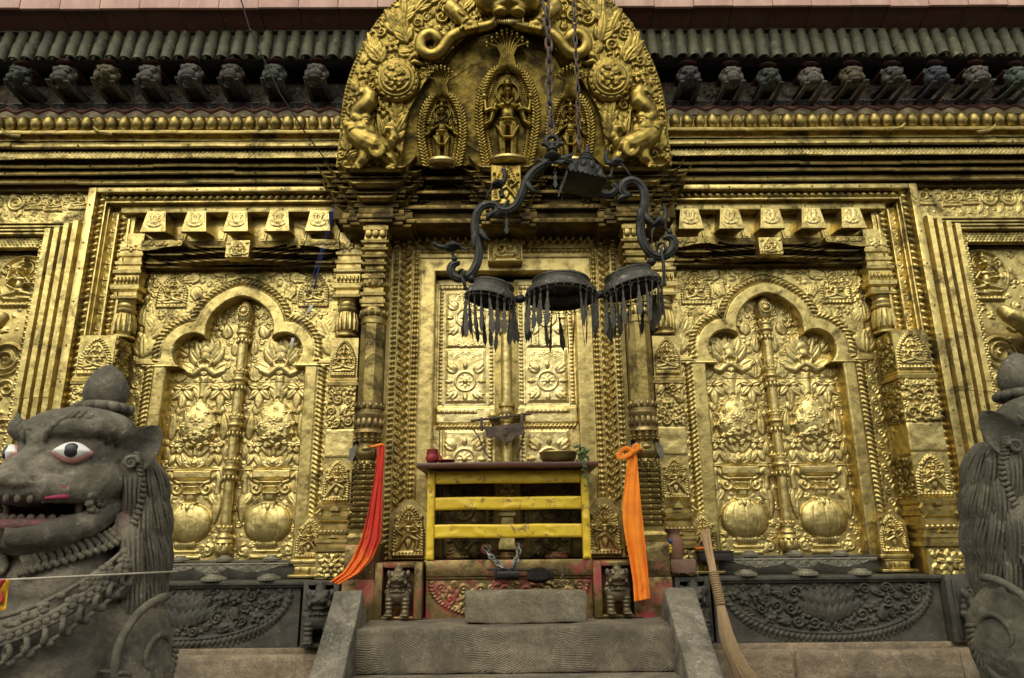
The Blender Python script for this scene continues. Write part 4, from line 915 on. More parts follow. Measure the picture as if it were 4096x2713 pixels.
for z in (1.45,1.38,.80,.70,.25):
    pp.lathe([(rr,z-.05),(rr*1.35,z-.045),(rr*1.45,z-.03),(rr*1.1,z-.02),(rr*1.1,z),(rr*1.5,z+.01),(rr*1.5,z+.03),(rr*1.0,z+.04)],c3,18)
    for k in range(10): a=2*PI*k/10; pp.ball((cx+rr*1.15*math.cos(a),.035+rr*1.15*math.sin(a),z-.06),(.011,.011,.022),8,6)
pp.lathe([(rr,.18),(.055,.17),(.055,.15),(.07,.14),(.07,.12),(.05,.11),(.06,-.02),(.075,-.04),(.075,-.08),(.05,-.1)][::-1],c3,4,PI/4)
pp.build('door_pole',GB,md,40)
MB().box(XC-.075,XC+.085,.045,.11,-.13,1.68,.004).build('meeting_strip',GD,md)
for q in (-1,1):
    kn=MB(); kx=cx+q*.088; kn.lathe([(.034,0),(.036,.012),(.022,.02),(.030,.035),(.026,.055),(.008,.064)],(kx,.045,.745),16,M=Matrix.Rotation(PI/2,3,'X')); kn.build('door_knob',BRASS,md,50)
# plaques of dancers at the feet of the braid
for q in (-1,1):
    gx=XC+q*.583; gp=Rel(gx-.115,gx+.115,-.125,.215,.0036,5); gp.S=np.minimum(np.minimum(gp.X-gx+.115,gx+.115-gp.X),(.215-gp.Z)-np.maximum(0,np.abs(gp.X-gx)-.03)*1.0)
    plaque(gp,gx,-.12,.20,.30,'dance',0,.028,q); gp.mesh('dancer_plaque',GR,md,-.16,.11)
# ================================================================= SURROUNDS of the false doors
def strip(x0,x1,z0,z1,y,mat,parent,name,fn,r=.0042):
    q=Rel(x0,x1,z0,z1,r,3); fn(q); return q.mesh(name,mat,parent,y,.03)
def bar(mb,x0,x1,z0,z1,y,dep=.12,b=.008): mb.box(x0,x1,y,y+dep,z0,z1,b)
def ledge(mb,x0,x1,yf,z,dep,h,horn,taper=.10,n=34):
    V=[];F=[]; hw=(x1-x0)/2; c=(x0+x1)/2
    for i in range(n+1):
        t=-math.cos(PI*i/n) if False else i/n*2-1
        e=max(0,(abs(t)-(1-min(.5,.095/hw)))/min(.5,.095/hw)); up=horn*e**2.0; th=1-.86*e**1.1
        for (yy,zz,sx) in ((yf+dep,z-h,1-taper),(yf+.024,z-h,1-taper),(yf+.008,z-h*.55,1-taper*.5),(yf-.006,z-h*.50,1-taper*.3),(yf-.001,z-.002,1),(yf+.012,z+.003,1),(yf+dep*(1-.8*e),z+.003,1)):
            V.append((c+t*hw*sx,yy+(.012*e if yy<yf+.03 else 0),z+(zz-z)*th+up))
    m=7
    for i in range(n):
        for k in range(m): F.append((i*m+k,(i+1)*m+k,(i+1)*m+(k+1)%m,i*m+(k+1)%m))
    F.append(tuple(range(m))); F.append(tuple(n*m+k for k in range(m))[::-1]); mb.add(V,F)
DX=(1.25,1.522,1.797,2.075,2.345)
for s,w in ((-1,'left'),(1,'right')):
    X=lambda a,b:(min(XC+s*a,XC+s*b),max(XC+s*a,XC+s*b))
    f=MB(); zt=2.283
    bar(f,*X(2.742,2.797),-.62,zt,-.20,.2); bar(f,*X(1.0,2.742),zt-.038,zt,-.20,.2)
    bar(f,*X(2.672,2.742),-.62,zt-.038,-.135,.13); bar(f,*X(1.0,2.672),2.180,zt-.038,-.135,.13)
    bar(f,*X(2.680,2.692),-.62,2.195,-.172,.05,.004); bar(f,*X(1.0,2.68),2.180,2.194,-.172,.05,.004)
    bar(f,*X(2.608,2.622),-.1,2.12,-.128,.05,.004); bar(f,*X(2.545,2.562),.9,2.10,-.10,.1,.004)
    bar(f,*X(2.52,2.68),-.1,2.18,-.082,.08,.003)
    sd=f.build('door_surround',G,temple,30,label='stepped rope carved surround of the %s false door'%w)
    nl=MB(); g=random.Random(s+5)
    for z in np.arange(-.4,2.2,.23): nl.ball((XC+s*2.77,-.202,z+g.uniform(-.05,.05)),(.006,.005,.006),6,5); nl.ball((XC+s*(2.83+g.uniform(0,.2)),-.165,z),(.006,.005,.006),6,5)
    for x in np.arange(1.2,2.7,.29): nl.ball((XC+s*(x+g.uniform(-.05,.05)),-.202,2.262),(.006,.005,.006),6,5); nl.ball((XC+s*(x+g.uniform(-.05,.05)),-.130,2.15),(.006,.005,.006),6,5)
    nl.build('nail_heads',IRON,sd,True,kind='stuff')
    strip(*X(2.690,2.744),-.6,zt-.04,-.140,G,sd,'rope_moulding',lambda q:q.rope([((q.x[0]+q.x[-1])/2,-.6),((q.x[0]+q.x[-1])/2,zt)],.046,.046,.030,.0,.85*s))
    strip(*X(1.0,2.69),2.195,zt-.036,-.140,GD,sd,'rope_moulding',lambda q:q.rope([(q.x[0],(q.z[0]+q.z[-1])/2),(q.x[-1],(q.z[0]+q.z[-1])/2)],.046,.050,.030,.0,-.85*s))
    def fb(q):
        q.flat(q.x[0],q.x[-1],q.z[0],q.z[-1],.004); vine(q,(q.x[0]+q.x[-1])/2,q.z[0]+.03,q.z[-1],.05,.010)
    strip(*X(2.624,2.680),.9,2.16,-.086,G,sd,'scroll_strip',fb)
    strip(*X(2.562,2.608),.9,2.13,-.084,G,sd,'rope_moulding',lambda q:q.rope([((q.x[0]+q.x[-1])/2,.9),((q.x[0]+q.x[-1])/2,2.14)],.038,.040,.026,.0,.85*s))
    # plain lintel plate above the dentils
    b=MB(); b.box(*X(1.0,2.60),-.128,.0,2.128,2.182,.004); b.box(*X(1.0,2.585),-.03,.0,1.93,2.128,.004)
    lt=b.build('lintel',G,temple,30,label='lintel with projecting blocks over the %s false door'%w)
    for dx in DX:
        cx=XC+s*dx; d=MB(); z0,z1=1.975,2.126; yf=-.165
        V=[(cx-.083,yf,z0),(cx+.083,yf,z0),(cx+.060,yf+.012,z1),(cx-.060,yf+.012,z1),(cx-.083,-.02,z0+.02),(cx+.083,-.02,z0+.02),(cx+.06,-.02,z1),(cx-.06,-.02,z1)]
        d.add(V,[(0,1,2,3),(7,6,5,4),(0,4,5,1),(1,5,6,2),(3,2,6,7),(0,3,7,4)]); d.box(cx-.085,cx+.085,yf-.003,yf+.03,z0-.006,z0+.012,.003)
        bl=d.build('dentil_block',G,lt,20)
        q=Rel(cx-.075,cx+.075,z0+.018,z1-.012,.0036,2); a=np.abs(q.X-cx); q.S=.072-(q.Z-z0)*.13-a
        for k in (-1,1):
            q.spiral(cx+k*.024,z1-.035,.017,-PI/2,1.2,-k,.006,.010); q.spiral(cx+k*.04,z0+.06,.016,PI/2,1.2,k,.006,.010); q.petal(cx,z0+.045,PI/2-k*.55,.07,.014,.010,curl=k*.3); q.dome(cx+k*.020,z0+.042,.012,h=.014); q.petal(cx,z0+.03,PI/2-k*1.15,.055,.012,.010)
        q.flower(cx,z0+.062,.018,6,.014); q.dome(cx,z0+.036,.013,.011,h=.014)
        q.H*=.6; q.mesh('leaf_plate',GB,bl,yf+.004,.004,noise=0)
    for a,b_ in zip((1.08,)+DX,DX):
        cx=XC+s*(a+b_)/2; d=MB(); d.prism([(cx-.022,1.955),(cx+.022,1.955),(cx+.038,2.06),(cx-.038,2.06)],-.045,-.03); d.prism([(cx-.012,1.965),(cx+.012,1.965),(cx+.024,2.045),(cx-.024,2.045)],-.051,-.04); d.build('inset_plate',G,lt,20)
    # tiered ledges between lintel and arch
    xc=XC+s*1.77; t=MB()
    t.box(*X(1.12,2.42),-.06,.0,1.752,1.95,.004); t.box(*X(1.13,2.42),-.075,.0,1.748,1.765,.003)
    for row,(z,y,spans) in enumerate(((1.885,-.085,((-.44,.44,0),(-.40,.36,.02),(-.33,.30,.04))),(1.838,-.11,((-.66,-.32,0),(.32,.66,0),(-.42,.42,.01),(-.34,.34,.022),(-.27,.27,.034),(-.2,.2,.046))),(1.785,-.095,((-.66,-.46,0),(.46,.66,0),(-.54,.54,.008),(-.46,.46,.018),(-.38,.38,.028),(-.30,.30,.038),(-.22,.22,.048))))):
        for a,b_,e in spans: ledge(t,xc+a,xc+b_,y-e,z,.10,.030,.016,.05,16)
    tl_=t.build('tiered_ledges',GC,lt,35)
    e=MB(); e.box(xc-.078-s*.02,xc+.078-s*.02,-.215,-.05,1.765,1.885,.005); eo=e.build('deity_block',G,lt,30)
    q=Rel(xc-.074-s*.02,xc+.074-s*.02,1.768,1.882,.0036,4); q.rope(q.arch_pts(xc-s*.02,1.772,.10,.105),.012,.012,.008); q.seated(xc-s*.02,1.775,.092,.014)
    for k in (-1,1):
        for z in (1.79,1.865): q.spiral(xc-s*.02+k*.060,z,.010,0,1,k,.004,.007)
    q.mesh('deity_plate',G,eo,-.216,.01)
    # curled brackets left and right under the lintel
    for k in (-1,1):
        bx=xc+k*.66; c=MB()
        P=[(bx,1.925),(bx-k*.20,1.93),(bx-k*.26,1.915),(bx-k*.27,1.895),(bx-k*.24,1.885),(bx-k*.18,1.885),(bx-k*.10,1.862),(bx-k*.04,1.855),(bx,1.858)]
        c.prism(P,-.125,-.02); c.lathe([(.022,-.132),(.024,-.128),(.024,-.03)],(bx-k*.252,0,1.905),14,M=Matrix.Rotation(-PI/2,3,'X')@Matrix.Scale(-1,3,(0,0,1)) if False else Matrix(((1,0,0),(0,0,1),(0,1,0))))
        c.lathe([(.010,-.138),(.012,-.13)],(bx-k*.252,0,1.905),10,M=Matrix(((1,0,0),(0,0,1),(0,1,0))))
        co_=c.build('curled_bracket',GD,lt,30)
        q=Rel(min(bx,bx-k*.2),max(bx,bx-k*.2),1.872,1.925,.004,8); 
        q.S=np.minimum(q.Z-1.862-.02*np.clip(np.abs(q.X-bx)/.2,0,1),1.925-q.Z); vine(q,1.90,q.x[0]+.02,q.x[-1],.04,.008,False); q.mesh('scroll_plate',GD,co_,-.126,.004)
# ================================================================= OUTER NICHES (cut by the frame at both sides)
for s,w in ((-1,'left'),(1,'right')):
    X=lambda a,b:(min(XC+s*a,XC+s*b),max(XC+s*a,XC+s*b))
    n=MB()
    P=[]; xs=[2.80,2.868,2.935,3.002,3.07]
    # four V ridges, a bright and a dark face each
    V=[];F=[]
    prof=[(2.797,.0)]; y0=-.115
    for i in range(4):
        a,b_=xs[i],xs[i+1]; prof+=[(a+.002,y0-.002+i*.012),(a+.034,y0-.072+i*.012),(b_-.004,y0-.078+i*.012),(b_,y0+.0+i*.012)]
    prof+=[(3.075,.0)]
    tops=[2.055-(x-2.80)*.20 for x,_ in prof]
    m=len(prof); rows=[-.62,.2,.85,.853,1.5]; 
    for zi,z in enumerate(rows): 
        for x,y in prof: V.append((XC+s*x,y-(.004 if z>.851 else 0),z))
    for (x,y),tz in zip(prof,tops): V.append((XC+s*x,y-.004,tz))
    for i in range(len(rows)):
        for k in range(m-1): F.append((i*m+k,i*m+k+1,(i+1)*m+k+1,(i+1)*m+k))
    n.add(V,F)
    for i in range(4):
        a=xs[i]; n.box(*X(a+.012,4.6),y0-.05+i*.012,0,2.055-i*.020-.020-(.0),2.055-i*.020-.004,.004)
    sf=n.build('side_niche_frame',G,temple,20,label='stepped ridge frame of the niche at the far %s'%w)
    q=Rel(*X(3.068,3.145),-.6,1.975,.0045,3)
    zz=-.6; k=0
    while zz<1.97:
        for j in range(3): q.dome(q.x[0]+.012+(j+.5*(k%2))*.026,zz,.0145,.012,0,.012)
        zz+=.019; k+=1
    q.mesh('scale_strip',G,sf,-.075,.05)
    q=Rel(*X(3.145,4.6),1.90,1.975,.0055,3); k=0; zz=1.905
    while zz<1.975:
        xx=q.x[0]
        while xx<q.x[-1]: q.dome(xx+.012*(k%2),zz,.013,.013,0,.012); xx+=.026
        zz+=.019; k+=1
    q.mesh('scale_strip',G,sf,-.075,.05)
    # relief band above with seated figures and great scrolls
    q=Rel(*X(2.80,4.5),2.06,2.325,.0042,50+s)
    q.flat(*X(2.80,4.5),2.06,2.325,.003)
    for k,dx in enumerate((2.905,3.07,3.205)):
        cx=XC+s*dx; q.lotus_base(cx,2.155-k%2*.012,.125,.028,.018); q.seated(cx,2.185-k%2*.012,.125,.022,0,2 if k!=1 else 4)
    for k,dx in enumerate((3.33,3.47,3.60,3.74,3.88,4.02,4.16,4.3)):
        q.spiral(XC+s*dx,2.215,.058,PI*k,1.6,1 if k%2 else -1,.016,.018); q.petal(XC+s*(dx+.05),2.25,.8,.08,.02,.014); q.petal(XC+s*(dx-.05),2.17,-2,.08,.02,.014)
    for dx in (2.985,3.14): q.flower(XC+s*dx,2.27,.03,5,.014); q.flower(XC+s*(dx+.01),2.215,.024,5,.012)
    q.crowd(120,.03,.011,None,'mix',.5); q.mesh('figure_frieze',G,temple,-.105,.10,label='embossed frieze of seated figures and scrolls at the upper %s'%w)
    # niche interior
    q=Rel(*X(3.145,4.5),-.6,1.905,.005,60+s)
    cx=XC+s*3.27; 
    q.ring(cx,1.70,.175,.014,.02); q.lotus_base(cx,1.50,.25,.045,.03); q.seated(cx,1.545,.30,.06,0,4,s*-1); q.spiral(cx+s*.12,1.78,.04,0,1.3,s,.012,.02); q.leaf(cx-s*.13,1.62,PI/2,.14,.05,.016)
    q.spiral(cx+.02*s,1.145,.075,0,1.6,s,.02,.022); q.ring(cx+.02*s,1.145,.105,.012,.018)
    for (dx,zz,rr) in ((3.42,1.33,.06),(3.25,.95,.07),(3.40,.80,.08),(3.22,.70,.06),(3.45,1.05,.05)): q.spiral(XC+s*dx,zz,rr,dx*9,1.4,s,rr*.28,.022)
    q.crowd(260,.05,.014,None,'mix',.45); q.mesh('niche_relief',G,sf,.02,.04)
    # the makara snout that juts out of the side niche
    mk=MB(); pts=[(3.62,1.22,-.02),(3.50,1.24,-.10),(3.40,1.275,-.16),(3.30,1.315,-.19),(3.245,1.345,-.19),(3.225,1.385,-.17),(3.26,1.405,-.15)]
    mk.tube([(XC+s*a,c_,b_) for a,b_,c_ in pts],[.10,.092,.075,.062,.055,.040,.018],16)
    mk.torus((XC+s*3.33,-.165,1.41),.032,.014,Matrix.Rotation(PI/2,3,'X'),18,8); mk.ball((XC+s*3.33,-.175,1.41),.016)
    for k in range(9): t=k/8; mk.ball((XC+s*(3.23+.16*t),-.20+.02*t,1.30-.05*math.sin(t*3)),.014)
    remesh(mk.build('makara_snout',G,sf,True),.007,2)
# ================================================================= CANOPY under the torana
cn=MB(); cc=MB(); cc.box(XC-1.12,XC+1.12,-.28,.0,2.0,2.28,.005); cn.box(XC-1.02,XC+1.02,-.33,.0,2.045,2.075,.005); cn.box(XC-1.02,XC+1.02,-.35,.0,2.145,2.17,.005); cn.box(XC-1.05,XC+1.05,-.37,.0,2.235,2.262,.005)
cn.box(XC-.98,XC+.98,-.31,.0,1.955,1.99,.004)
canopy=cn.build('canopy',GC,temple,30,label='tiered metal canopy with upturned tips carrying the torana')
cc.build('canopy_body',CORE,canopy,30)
for gx,wd in ((XC-.823,1.0),(XC+.005,.90),(XC+.825,1.0)):
    for tier,(z,hs,zb) in enumerate(((2.268,(.414,.346,.262),0),(2.172,(.374,.306,.223),1),(2.085,(.325,.25,.168),2))):
        t=MB(); co=MB()
        for k,h in enumerate(hs):
            ledge(t,gx-h*wd,gx+h*wd,-.365-.062*k+.024*tier,z,.16,.028,.080-.006*tier,.04)
            co.box(gx-h*wd*.84,gx+h*wd*.84,-.300-.062*k+.024*tier,-.2,z-.078,z-.01,.004); co.box(gx-h*wd*.87,gx+h*wd*.87,-.318-.062*k+.024*tier,-.2,z-.056,z-.046,.003)
        t.build('canopy_tier',GD,canopy,35); co.build('canopy_core',CORE,canopy,30)  # cores painted dark to stand for the shade between tiers
    t=MB()
    for k,(h,z) in enumerate(((.245,1.975),(.19,1.98),(.12,1.985))):
        t.box(gx-h*wd,gx+h*wd,-.335-.03*k,-.1,z-.03,z,.005); t.box(gx-h*wd*.9,gx+h*wd*.9,-.325-.03*k,-.1,z-.055,z-.03,.005); t.box(gx-h*wd*.93,gx+h*wd*.93,-.33-.03*k,-.1,z+.002,z+.05,.005)
    t.build('canopy_foot',GC,canopy,30)
q=Rel(XC-.095+.01,XC+.095+.01,1.985,2.262,.0036,5); cx=XC+.01; q.flat(q.x[0],q.x[-1],1.985,2.262,.006); q.rope([(cx-.086,1.99),(cx-.086,2.26)],.014,.016,.008); q.rope([(cx+.086,1.99),(cx+.086,2.26)],.014,.016,.008); q.rope(q.arch_pts(cx,2.0,.14,.25),.018,.018,.014); q.dancer(cx,2.005,.215,.032); q.mesh('deity_plaque',GT,canopy,-.505,.15)
# ================================================================= TORANA (leaning tympanum)
TM=Matrix.Translation((XC,-.40,2.287))@Matrix.Rotation(R(12),4,'X')
TMI=TM.inverted()
def T2(x,y,off=0):
    """(u,w) on the leaning plate (off metres in front of it) of a survey point"""
    d=FW*FPX+RX*(1250+x/1.5277-2048)+UP*(1356.5-y/1.5277)
    a=TMI@CAM; b=TMI.to_3x3()@d; k=(-off-a.y)/b.y
    return (a.x+b.x*k,a.z+b.z*k)
tor=thing('torana',(XC,-.42,2.287),'gilded torana tympanum with three deity niches, serpents and sea beasts above the main door','torana')
OUT=[T2(*p) for p in ((155,1036),(163,930),(175,860),(185,720),(195,640),(215,540),(250,430),(300,320),(350,225),(400,150),(460,80),(520,20))]
OUT+=[(-.60,1.235),(-.48,1.34),(-.34,1.44),(-.2,1.52),(-.08,1.57),(0,1.60)]
INN=[T2(*p) for p in ((547,1036),(562,900),(600,690),(690,530),(770,430),(850,340),(960,240),(1080,185),(1190,165))]
def sdf_poly(X,Z,P):
    P=np.array(P+[(-a,b) for a,b in P[::-1]]); n=len(P); d=np.full(X.shape,1e9); ins=np.zeros(X.shape,bool)
    for i in range(n):
        a=P[i]; b=P[(i+1)%n]; e=b-a; wx=X-a[0]; wz=Z-a[1]; t=np.clip((wx*e[0]+wz*e[1])/(e@e+1e-12),0,1); d=np.minimum(d,(wx-e[0]*t)**2+(wz-e[1]*t)**2)
        c=((a[1]<=Z)&(b[1]>Z))|((b[1]<=Z)&(a[1]>Z))
        if abs(e[1])>1e-9: ins^=c&(X<a[0]+(Z-a[1])/e[1]*e[0])
    d=np.sqrt(d); return np.where(ins,d,-d)
OUT=[(min(a,0),b) for a,b in OUT]; INN=[(min(a,0),b) for a,b in INN]
fl=Rel(-1.0,1.0,0,1.15,.008,3); fl.S=None
for k in range(26):
    fl.dome(fl.rng.uniform(-.9,.9),fl.rng.uniform(0,1),fl.rng.uniform(.05,.2),fl.rng.uniform(.05,.15),fl.rng.uniform(0,3),fl.rng.uniform(.002,.006),0,1.2,'add')
fl.ring(0,.50,.41,.006,.006); fl.ring(0,.22,.52,.006,.004)
fl.flat(-1,1,.22,.224,.005)
fl.S=sdf_poly(fl.X,fl.Z,OUT)-.02
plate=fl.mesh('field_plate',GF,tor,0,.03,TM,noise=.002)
bd=Rel(-1.10,1.10,-.005,1.6,.0048,12); so=sdf_poly(bd.X,bd.Z,OUT); si=sdf_poly(bd.X,bd.Z,INN); bd.S=np.minimum(so,-si)
so_at=lambda x,z:so[min(max(int((z-bd.z[0])/bd.r),0),so.shape[0]-1),min(max(int((x-bd.x[0])/bd.r),0),so.shape[1]-1)]
si_at=lambda x,z:si[min(max(int((z-bd.z[0])/bd.r),0),so.shape[0]-1),min(max(int((x-bd.x[0])/bd.r),0),so.shape[1]-1)]
BC=T2(530,530); BRr=.150; CL=T2(715,275)
# big sweeping flame leaves first, then scrolls crowded in
for q in (-1,1):
    for (x,y,a,L,W,c) in ((440,420,2.0,.20,.05,.3),(380,380,1.6,.18,.045,.2),(590,300,1.9,.22,.05,-.2),(520,250,1.7,.2,.05,.3),(560,180,1.3,.2,.05,.3),(640,110,1.0,.2,.05,-.3),(700,60,.9,.2,.05,.2),(800,60,.7,.18,.045,.3),(430,900,1.5,.2,.05,.2),(500,900,1.3,.22,.05,-.2),(520,780,1.5,.18,.04,.25),(230,950,1.6,.14,.04,.2)):
        u,w=T2(x,y); bd.leaf(q*-u if q>0 else u,w,a if q<0 else PI-a,L,W*1.5,.026,c*(-q if q>0 else 1),3)
bd.occ+= [(q*BC[0],BC[1],BRr+.012) for q in (-1,1)]+[(q*CL[0],CL[1],.10) for q in (-1,1)]
bd.crowd(700,.06,.014,lambda x,z,r:so_at(x,z)>r*.75 and si_at(x,z)<-r*.6,'mix',.55,.88)
bd.beads([(a*.985,b) for a,b in OUT],.010,.024,.012); bd.beads([(-a*.985,b) for a,b in OUT],.010,.024,.012)
bd.H+=np.clip(.02*(np.clip(so/.10,0,1)),0,.02)
bd.mesh('relief_border',GT,tor,-.045,.05,TM)
# wheel bosses
for q in (-1,1):
    c=(q*BC[0],BC[1]); b=Rel(c[0]-BRr-.01,c[0]+BRr+.01,c[1]-BRr-.01,c[1]+BRr+.01,.004,q+9); d=np.hypot(b.X-c[0],b.Z-c[1])/BRr; b.S=(1-d)*BRr
    b.H=np.maximum(b.H,.10*np.sqrt(np.maximum(1-d*d,0)))
    h0=lambda x,z:.10*math.sqrt(max(0,1-((x-c[0])**2+(z-c[1])**2)/BRr**2))
    for rr,w in ((.135,.008),(.112,.006),(.088,.008)): b.ring(c[0],c[1],rr,w,.006,.10*math.sqrt(max(0,1-(rr/BRr)**2)))
    for k in range(18):
        a=2*PI*k/18; x,z=c[0]+.125*math.cos(a),c[1]+.125*math.sin(a); b.petal(x,z,a+1.6,.04,.010,.007,base=h0(x,z)*.98)
    for k in range(16):
        a=k*2.4; r_=.02*math.sqrt(k)*.95; x,z=c[0]+r_*math.cos(a),c[1]+r_*math.sin(a)
        (b.spiral(x,z,.013,a,1.,1,.006,.012,h0(x,z)) if k%2 else b.dome(x,z,.012,.016,a,.014,h0(x,z)))
    for k in range(4): b.leaf(c[0],c[1]-.05+.03*k,PI/2+(.9 if k%2 else -.9),.055,.03,.012,base=h0(c[0],c[1]-.05+.03*k))
    b.mesh('wheel_boss',GT,tor,-.062,.03,TM)
# serpents: body grasped by the face, looped at each side
def L3(x,y,off): u,w=T2(x,y,off); return Vector((u,-off,w))
for q in (-1,1):
    P=[L3(*p) for p in ((1130,120,.13),(1085,158,.13),(1010,172,.125),(930,190,.12),(870,212,.12),(825,250,.12),(790,310,.115),(735,345,.11),(680,325,.105),(655,275,.105),(675,225,.105),(725,205,.105),(768,230,.11),(775,270,.10),(750,300,.085))]
    for _ in range(2):
        Q=[P[0]]
        for a,b in zip(P,P[1:]): Q+=[a*.75+b*.25,a*.25+b*.75]
        P=Q+[P[-1]]
    n=len(P); rad=[.030+.010*min(1,i/n*3) -(.02*max(0,(i/n-.86)/.14)) for i in range(n)]
    m=MB(); m.tube([(q*-p.x if q>0 else p.x,p.y,p.z) for p in P],rad,14)
    for i in range(0,int(n*.8),2): 
        p=P[i]; 
    P2=[L3(*p) for p in ((655,330,.09),(610,360,.085),(580,400,.08),(625,380,.10),(690,395,.085))]
    m.tube([((-1 if q>0 else 1)*p.x,p.y,p.z) for p in P2],[.034,.032,.012,.022,.010],10)
    m.xf(TM).build('serpent',GT,tor,True,label='thick serpent coil on the %s of the torana'%('left' if q<0 else 'right'))
# face at the crown with hands that grip the serpents
f=MB(); g0=L3(1200,30,.12)
def fb(x,y,off,r): p=L3(x,y,off); f.ball(p[:],r,16,10)
fb(1200,-20,.14,(.17,.13,.13)); fb(1090,10,.12,(.10,.10,.09)); fb(1305,10,.12,(.10,.10,.09)); fb(1200,55,.15,(.12,.10,.055)); fb(1200,10,.235,(.045,.04,.03)); fb(1165,20,.22,(.032,.03,.024)); fb(1235,20,.22,(.032,.03,.024))
fb(1200,100,.10,(.10,.10,.035)); fb(1150,75,.19,(.055,.05,.03)); fb(1250,75,.19,(.055,.05,.03)); fb(1060,-80,.12,(.07,.07,.07)); fb(1340,-80,.12,(.07,.07,.07)); fb(1200,-120,.1,(.2,.12,.14))
for q in (-1,1): fb(1200+q*150,50,.13,(.03,.04,.03)); fb(1200+q*170,30,.12,(.025,.03,.025))
face=remesh(f.build('guardian_face',GT,tor,True),.007,3); 
for v in face.data.vertices: v.co=TM@v.co
t=MB()
for k in range(11):
    x=1135+13*k; p=L3(x,122+6*math.sin(k/10*PI),.19-.04*abs(k-5)/5); t.lathe([(.003,-.022),(.008,-.008),(.009,.005),(.004,.012)],p[:],8)
for x in (1118,1282): p=L3(x,118,.15); t.lathe([(.002,-.045),(.009,-.02),(.011,.005),(.004,.015)],p[:],8)
t.xf(TM).build('teeth',GB,face,True)
for q in (-1,1):
    h=MB(); mx=lambda p:(((-1 if q>0 else 1)*p.x),p.y,p.z)
    arm=[L3(x,y,o) for x,y,o in ((840,40,.09),(880,75,.12),(920,110,.14),(950,145,.155))]
    h.tube([mx(p) for p in arm],[.05,.047,.042,.040],14)
    h.torus(mx(arm[2]),.046,.012,Matrix.Rotation(.8*(1 if q<0 else -1),3,'Y'),18,8)
    for k in range(4):
        a=L3(935+20*k,150-5*k,.165); b=L3(942+21*k,182-5*k,.170); c=L3(945+20*k,208-6*k,.14); d=L3(945+19*k,222-6*k,.115); h.tube([mx(p) for p in (a,b,c,d)],[.014,.0145,.012,.005],8)
    th=[L3(x,y,o) for x,y,o in ((930,150,.16),(905,180,.16),(910,205,.14))]; h.tube([mx(p) for p in th],[.015,.014,.008],8)
    h.ball(mx(L3(960,150,.155)),(.05,.03,.032))
    for k in range(5): a=L3(800+22*k,35+22*k,.07+.012*k); h.torus(mx(a),.03-.002*k,.010,Matrix.Rotation(PI/2,3,'X'),14,6); 
    for k in range(4): a=L3(835+22*k,10+26*k,.10+.01*k); h.ball(mx(a),(.022,.02,.022))
    o=remesh(h.build('gripping_hand',GT,tor,True),.0055,1)
    for v in o.data.vertices: v.co=TM@v.co
# makaras at the feet
def makara(q):
    m=MB(); sx=1 if q<0 else -1
    def Pt(x,y,o): p=L3(x,y,o); return (sx*p.x,p.y,p.z)
    def tb(L,r,n=14): 
        P=[Vector(Pt(*p)) for p in L]; m.tube(P,r,n)
    def bl(x,y,o,r): m.ball(Pt(x,y,o),r,14,10)
    tb([(265,820,.10),(330,870,.12),(390,900,.13),(450,905,.12),(480,880,.10)],[.07,.078,.085,.07,.04])   # body
    tb([(265,830,.10),(250,790,.11),(245,760,.12)],[.06,.055,.05])                                      # neck
    tb([(270,800,.12),(235,775,.13),(205,765,.13),(190,770,.12)],[.048,.036,.028,.016])                    # lower jaw
    tb([(290,745,.12),(260,715,.13),(250,690,.12)],[.05,.04,.03])
    P=[(265,730,.12),(275,690,.12),(310,660,.12),(345,625,.115),(355,590,.11),(335,565,.105),(300,565,.10),(280,590,.10),(290,615,.095),(312,612,.085)]
    tb(P,[.042,.050,.056,.056,.052,.046,.038,.030,.022,.012])                                          # trunk curl
    bl(325,755,.135,(.032,.028,.03)); bl(330,750,.155,(.018,.016,.018)); bl(350,800,.12,(.04,.03,.045)); bl(320,720,.12,(.045,.035,.03)); bl(300,790,.13,(.06,.05,.05))
    tb([(360,780,.13),(375,820,.125),(350,850,.12),(340,830,.115)],[.016,.018,.014,.006],8)               # ear
    tb([(440,930,.12),(480,980,.13),(495,1012,.13),(470,1025,.14)],[.05,.042,.03,.022],12); bl(478,1026,.145,(.04,.035,.016))
    tb([(330,920,.12),(310,985,.13),(280,1005,.13),(265,1022,.14)],[.05,.042,.03,.024],12); bl(270,1026,.145,(.04,.035,.016))
    for k in range(4): bl(250+12*k,1031,.165,(.010,.014,.009)); bl(462+12*k,1033,.165,(.010,.014,.009))
    tb([(470,890,.10),(500,840,.10),(490,790,.10),(450,790,.10),(440,820,.10),(460,835,.095)],[.035,.034,.03,.026,.02,.012],12)
    for k in range(7): bl(255+28*k,840+18*math.sin(k/6*3),.165+.008*math.sin(k/2),(.008,.007,.008))
    for k in range(3): m.torus(Pt(395,915,.195),.045-.014*k,.008,Matrix.Rotation(PI/2,3,'X'),18,6)
    for k in range(6): a=k/5; bl(232+9*k-10,788-16*a,.165,(.006,.008,.012))
    for k in range(8): t=k/7; i=min(int(t*8),8); bl(*P[i][:2],P[i][2]+.03,(.020,.018,.020))
    o=remesh(m.build('makara',GT,tor,True,label='sea beast with curled trunk at the %s foot of the torana'%('left' if q<0 else 'right')),.0055,1)
    for v in o.data.vertices: v.co=TM@v.co
makara(-1); makara(1)
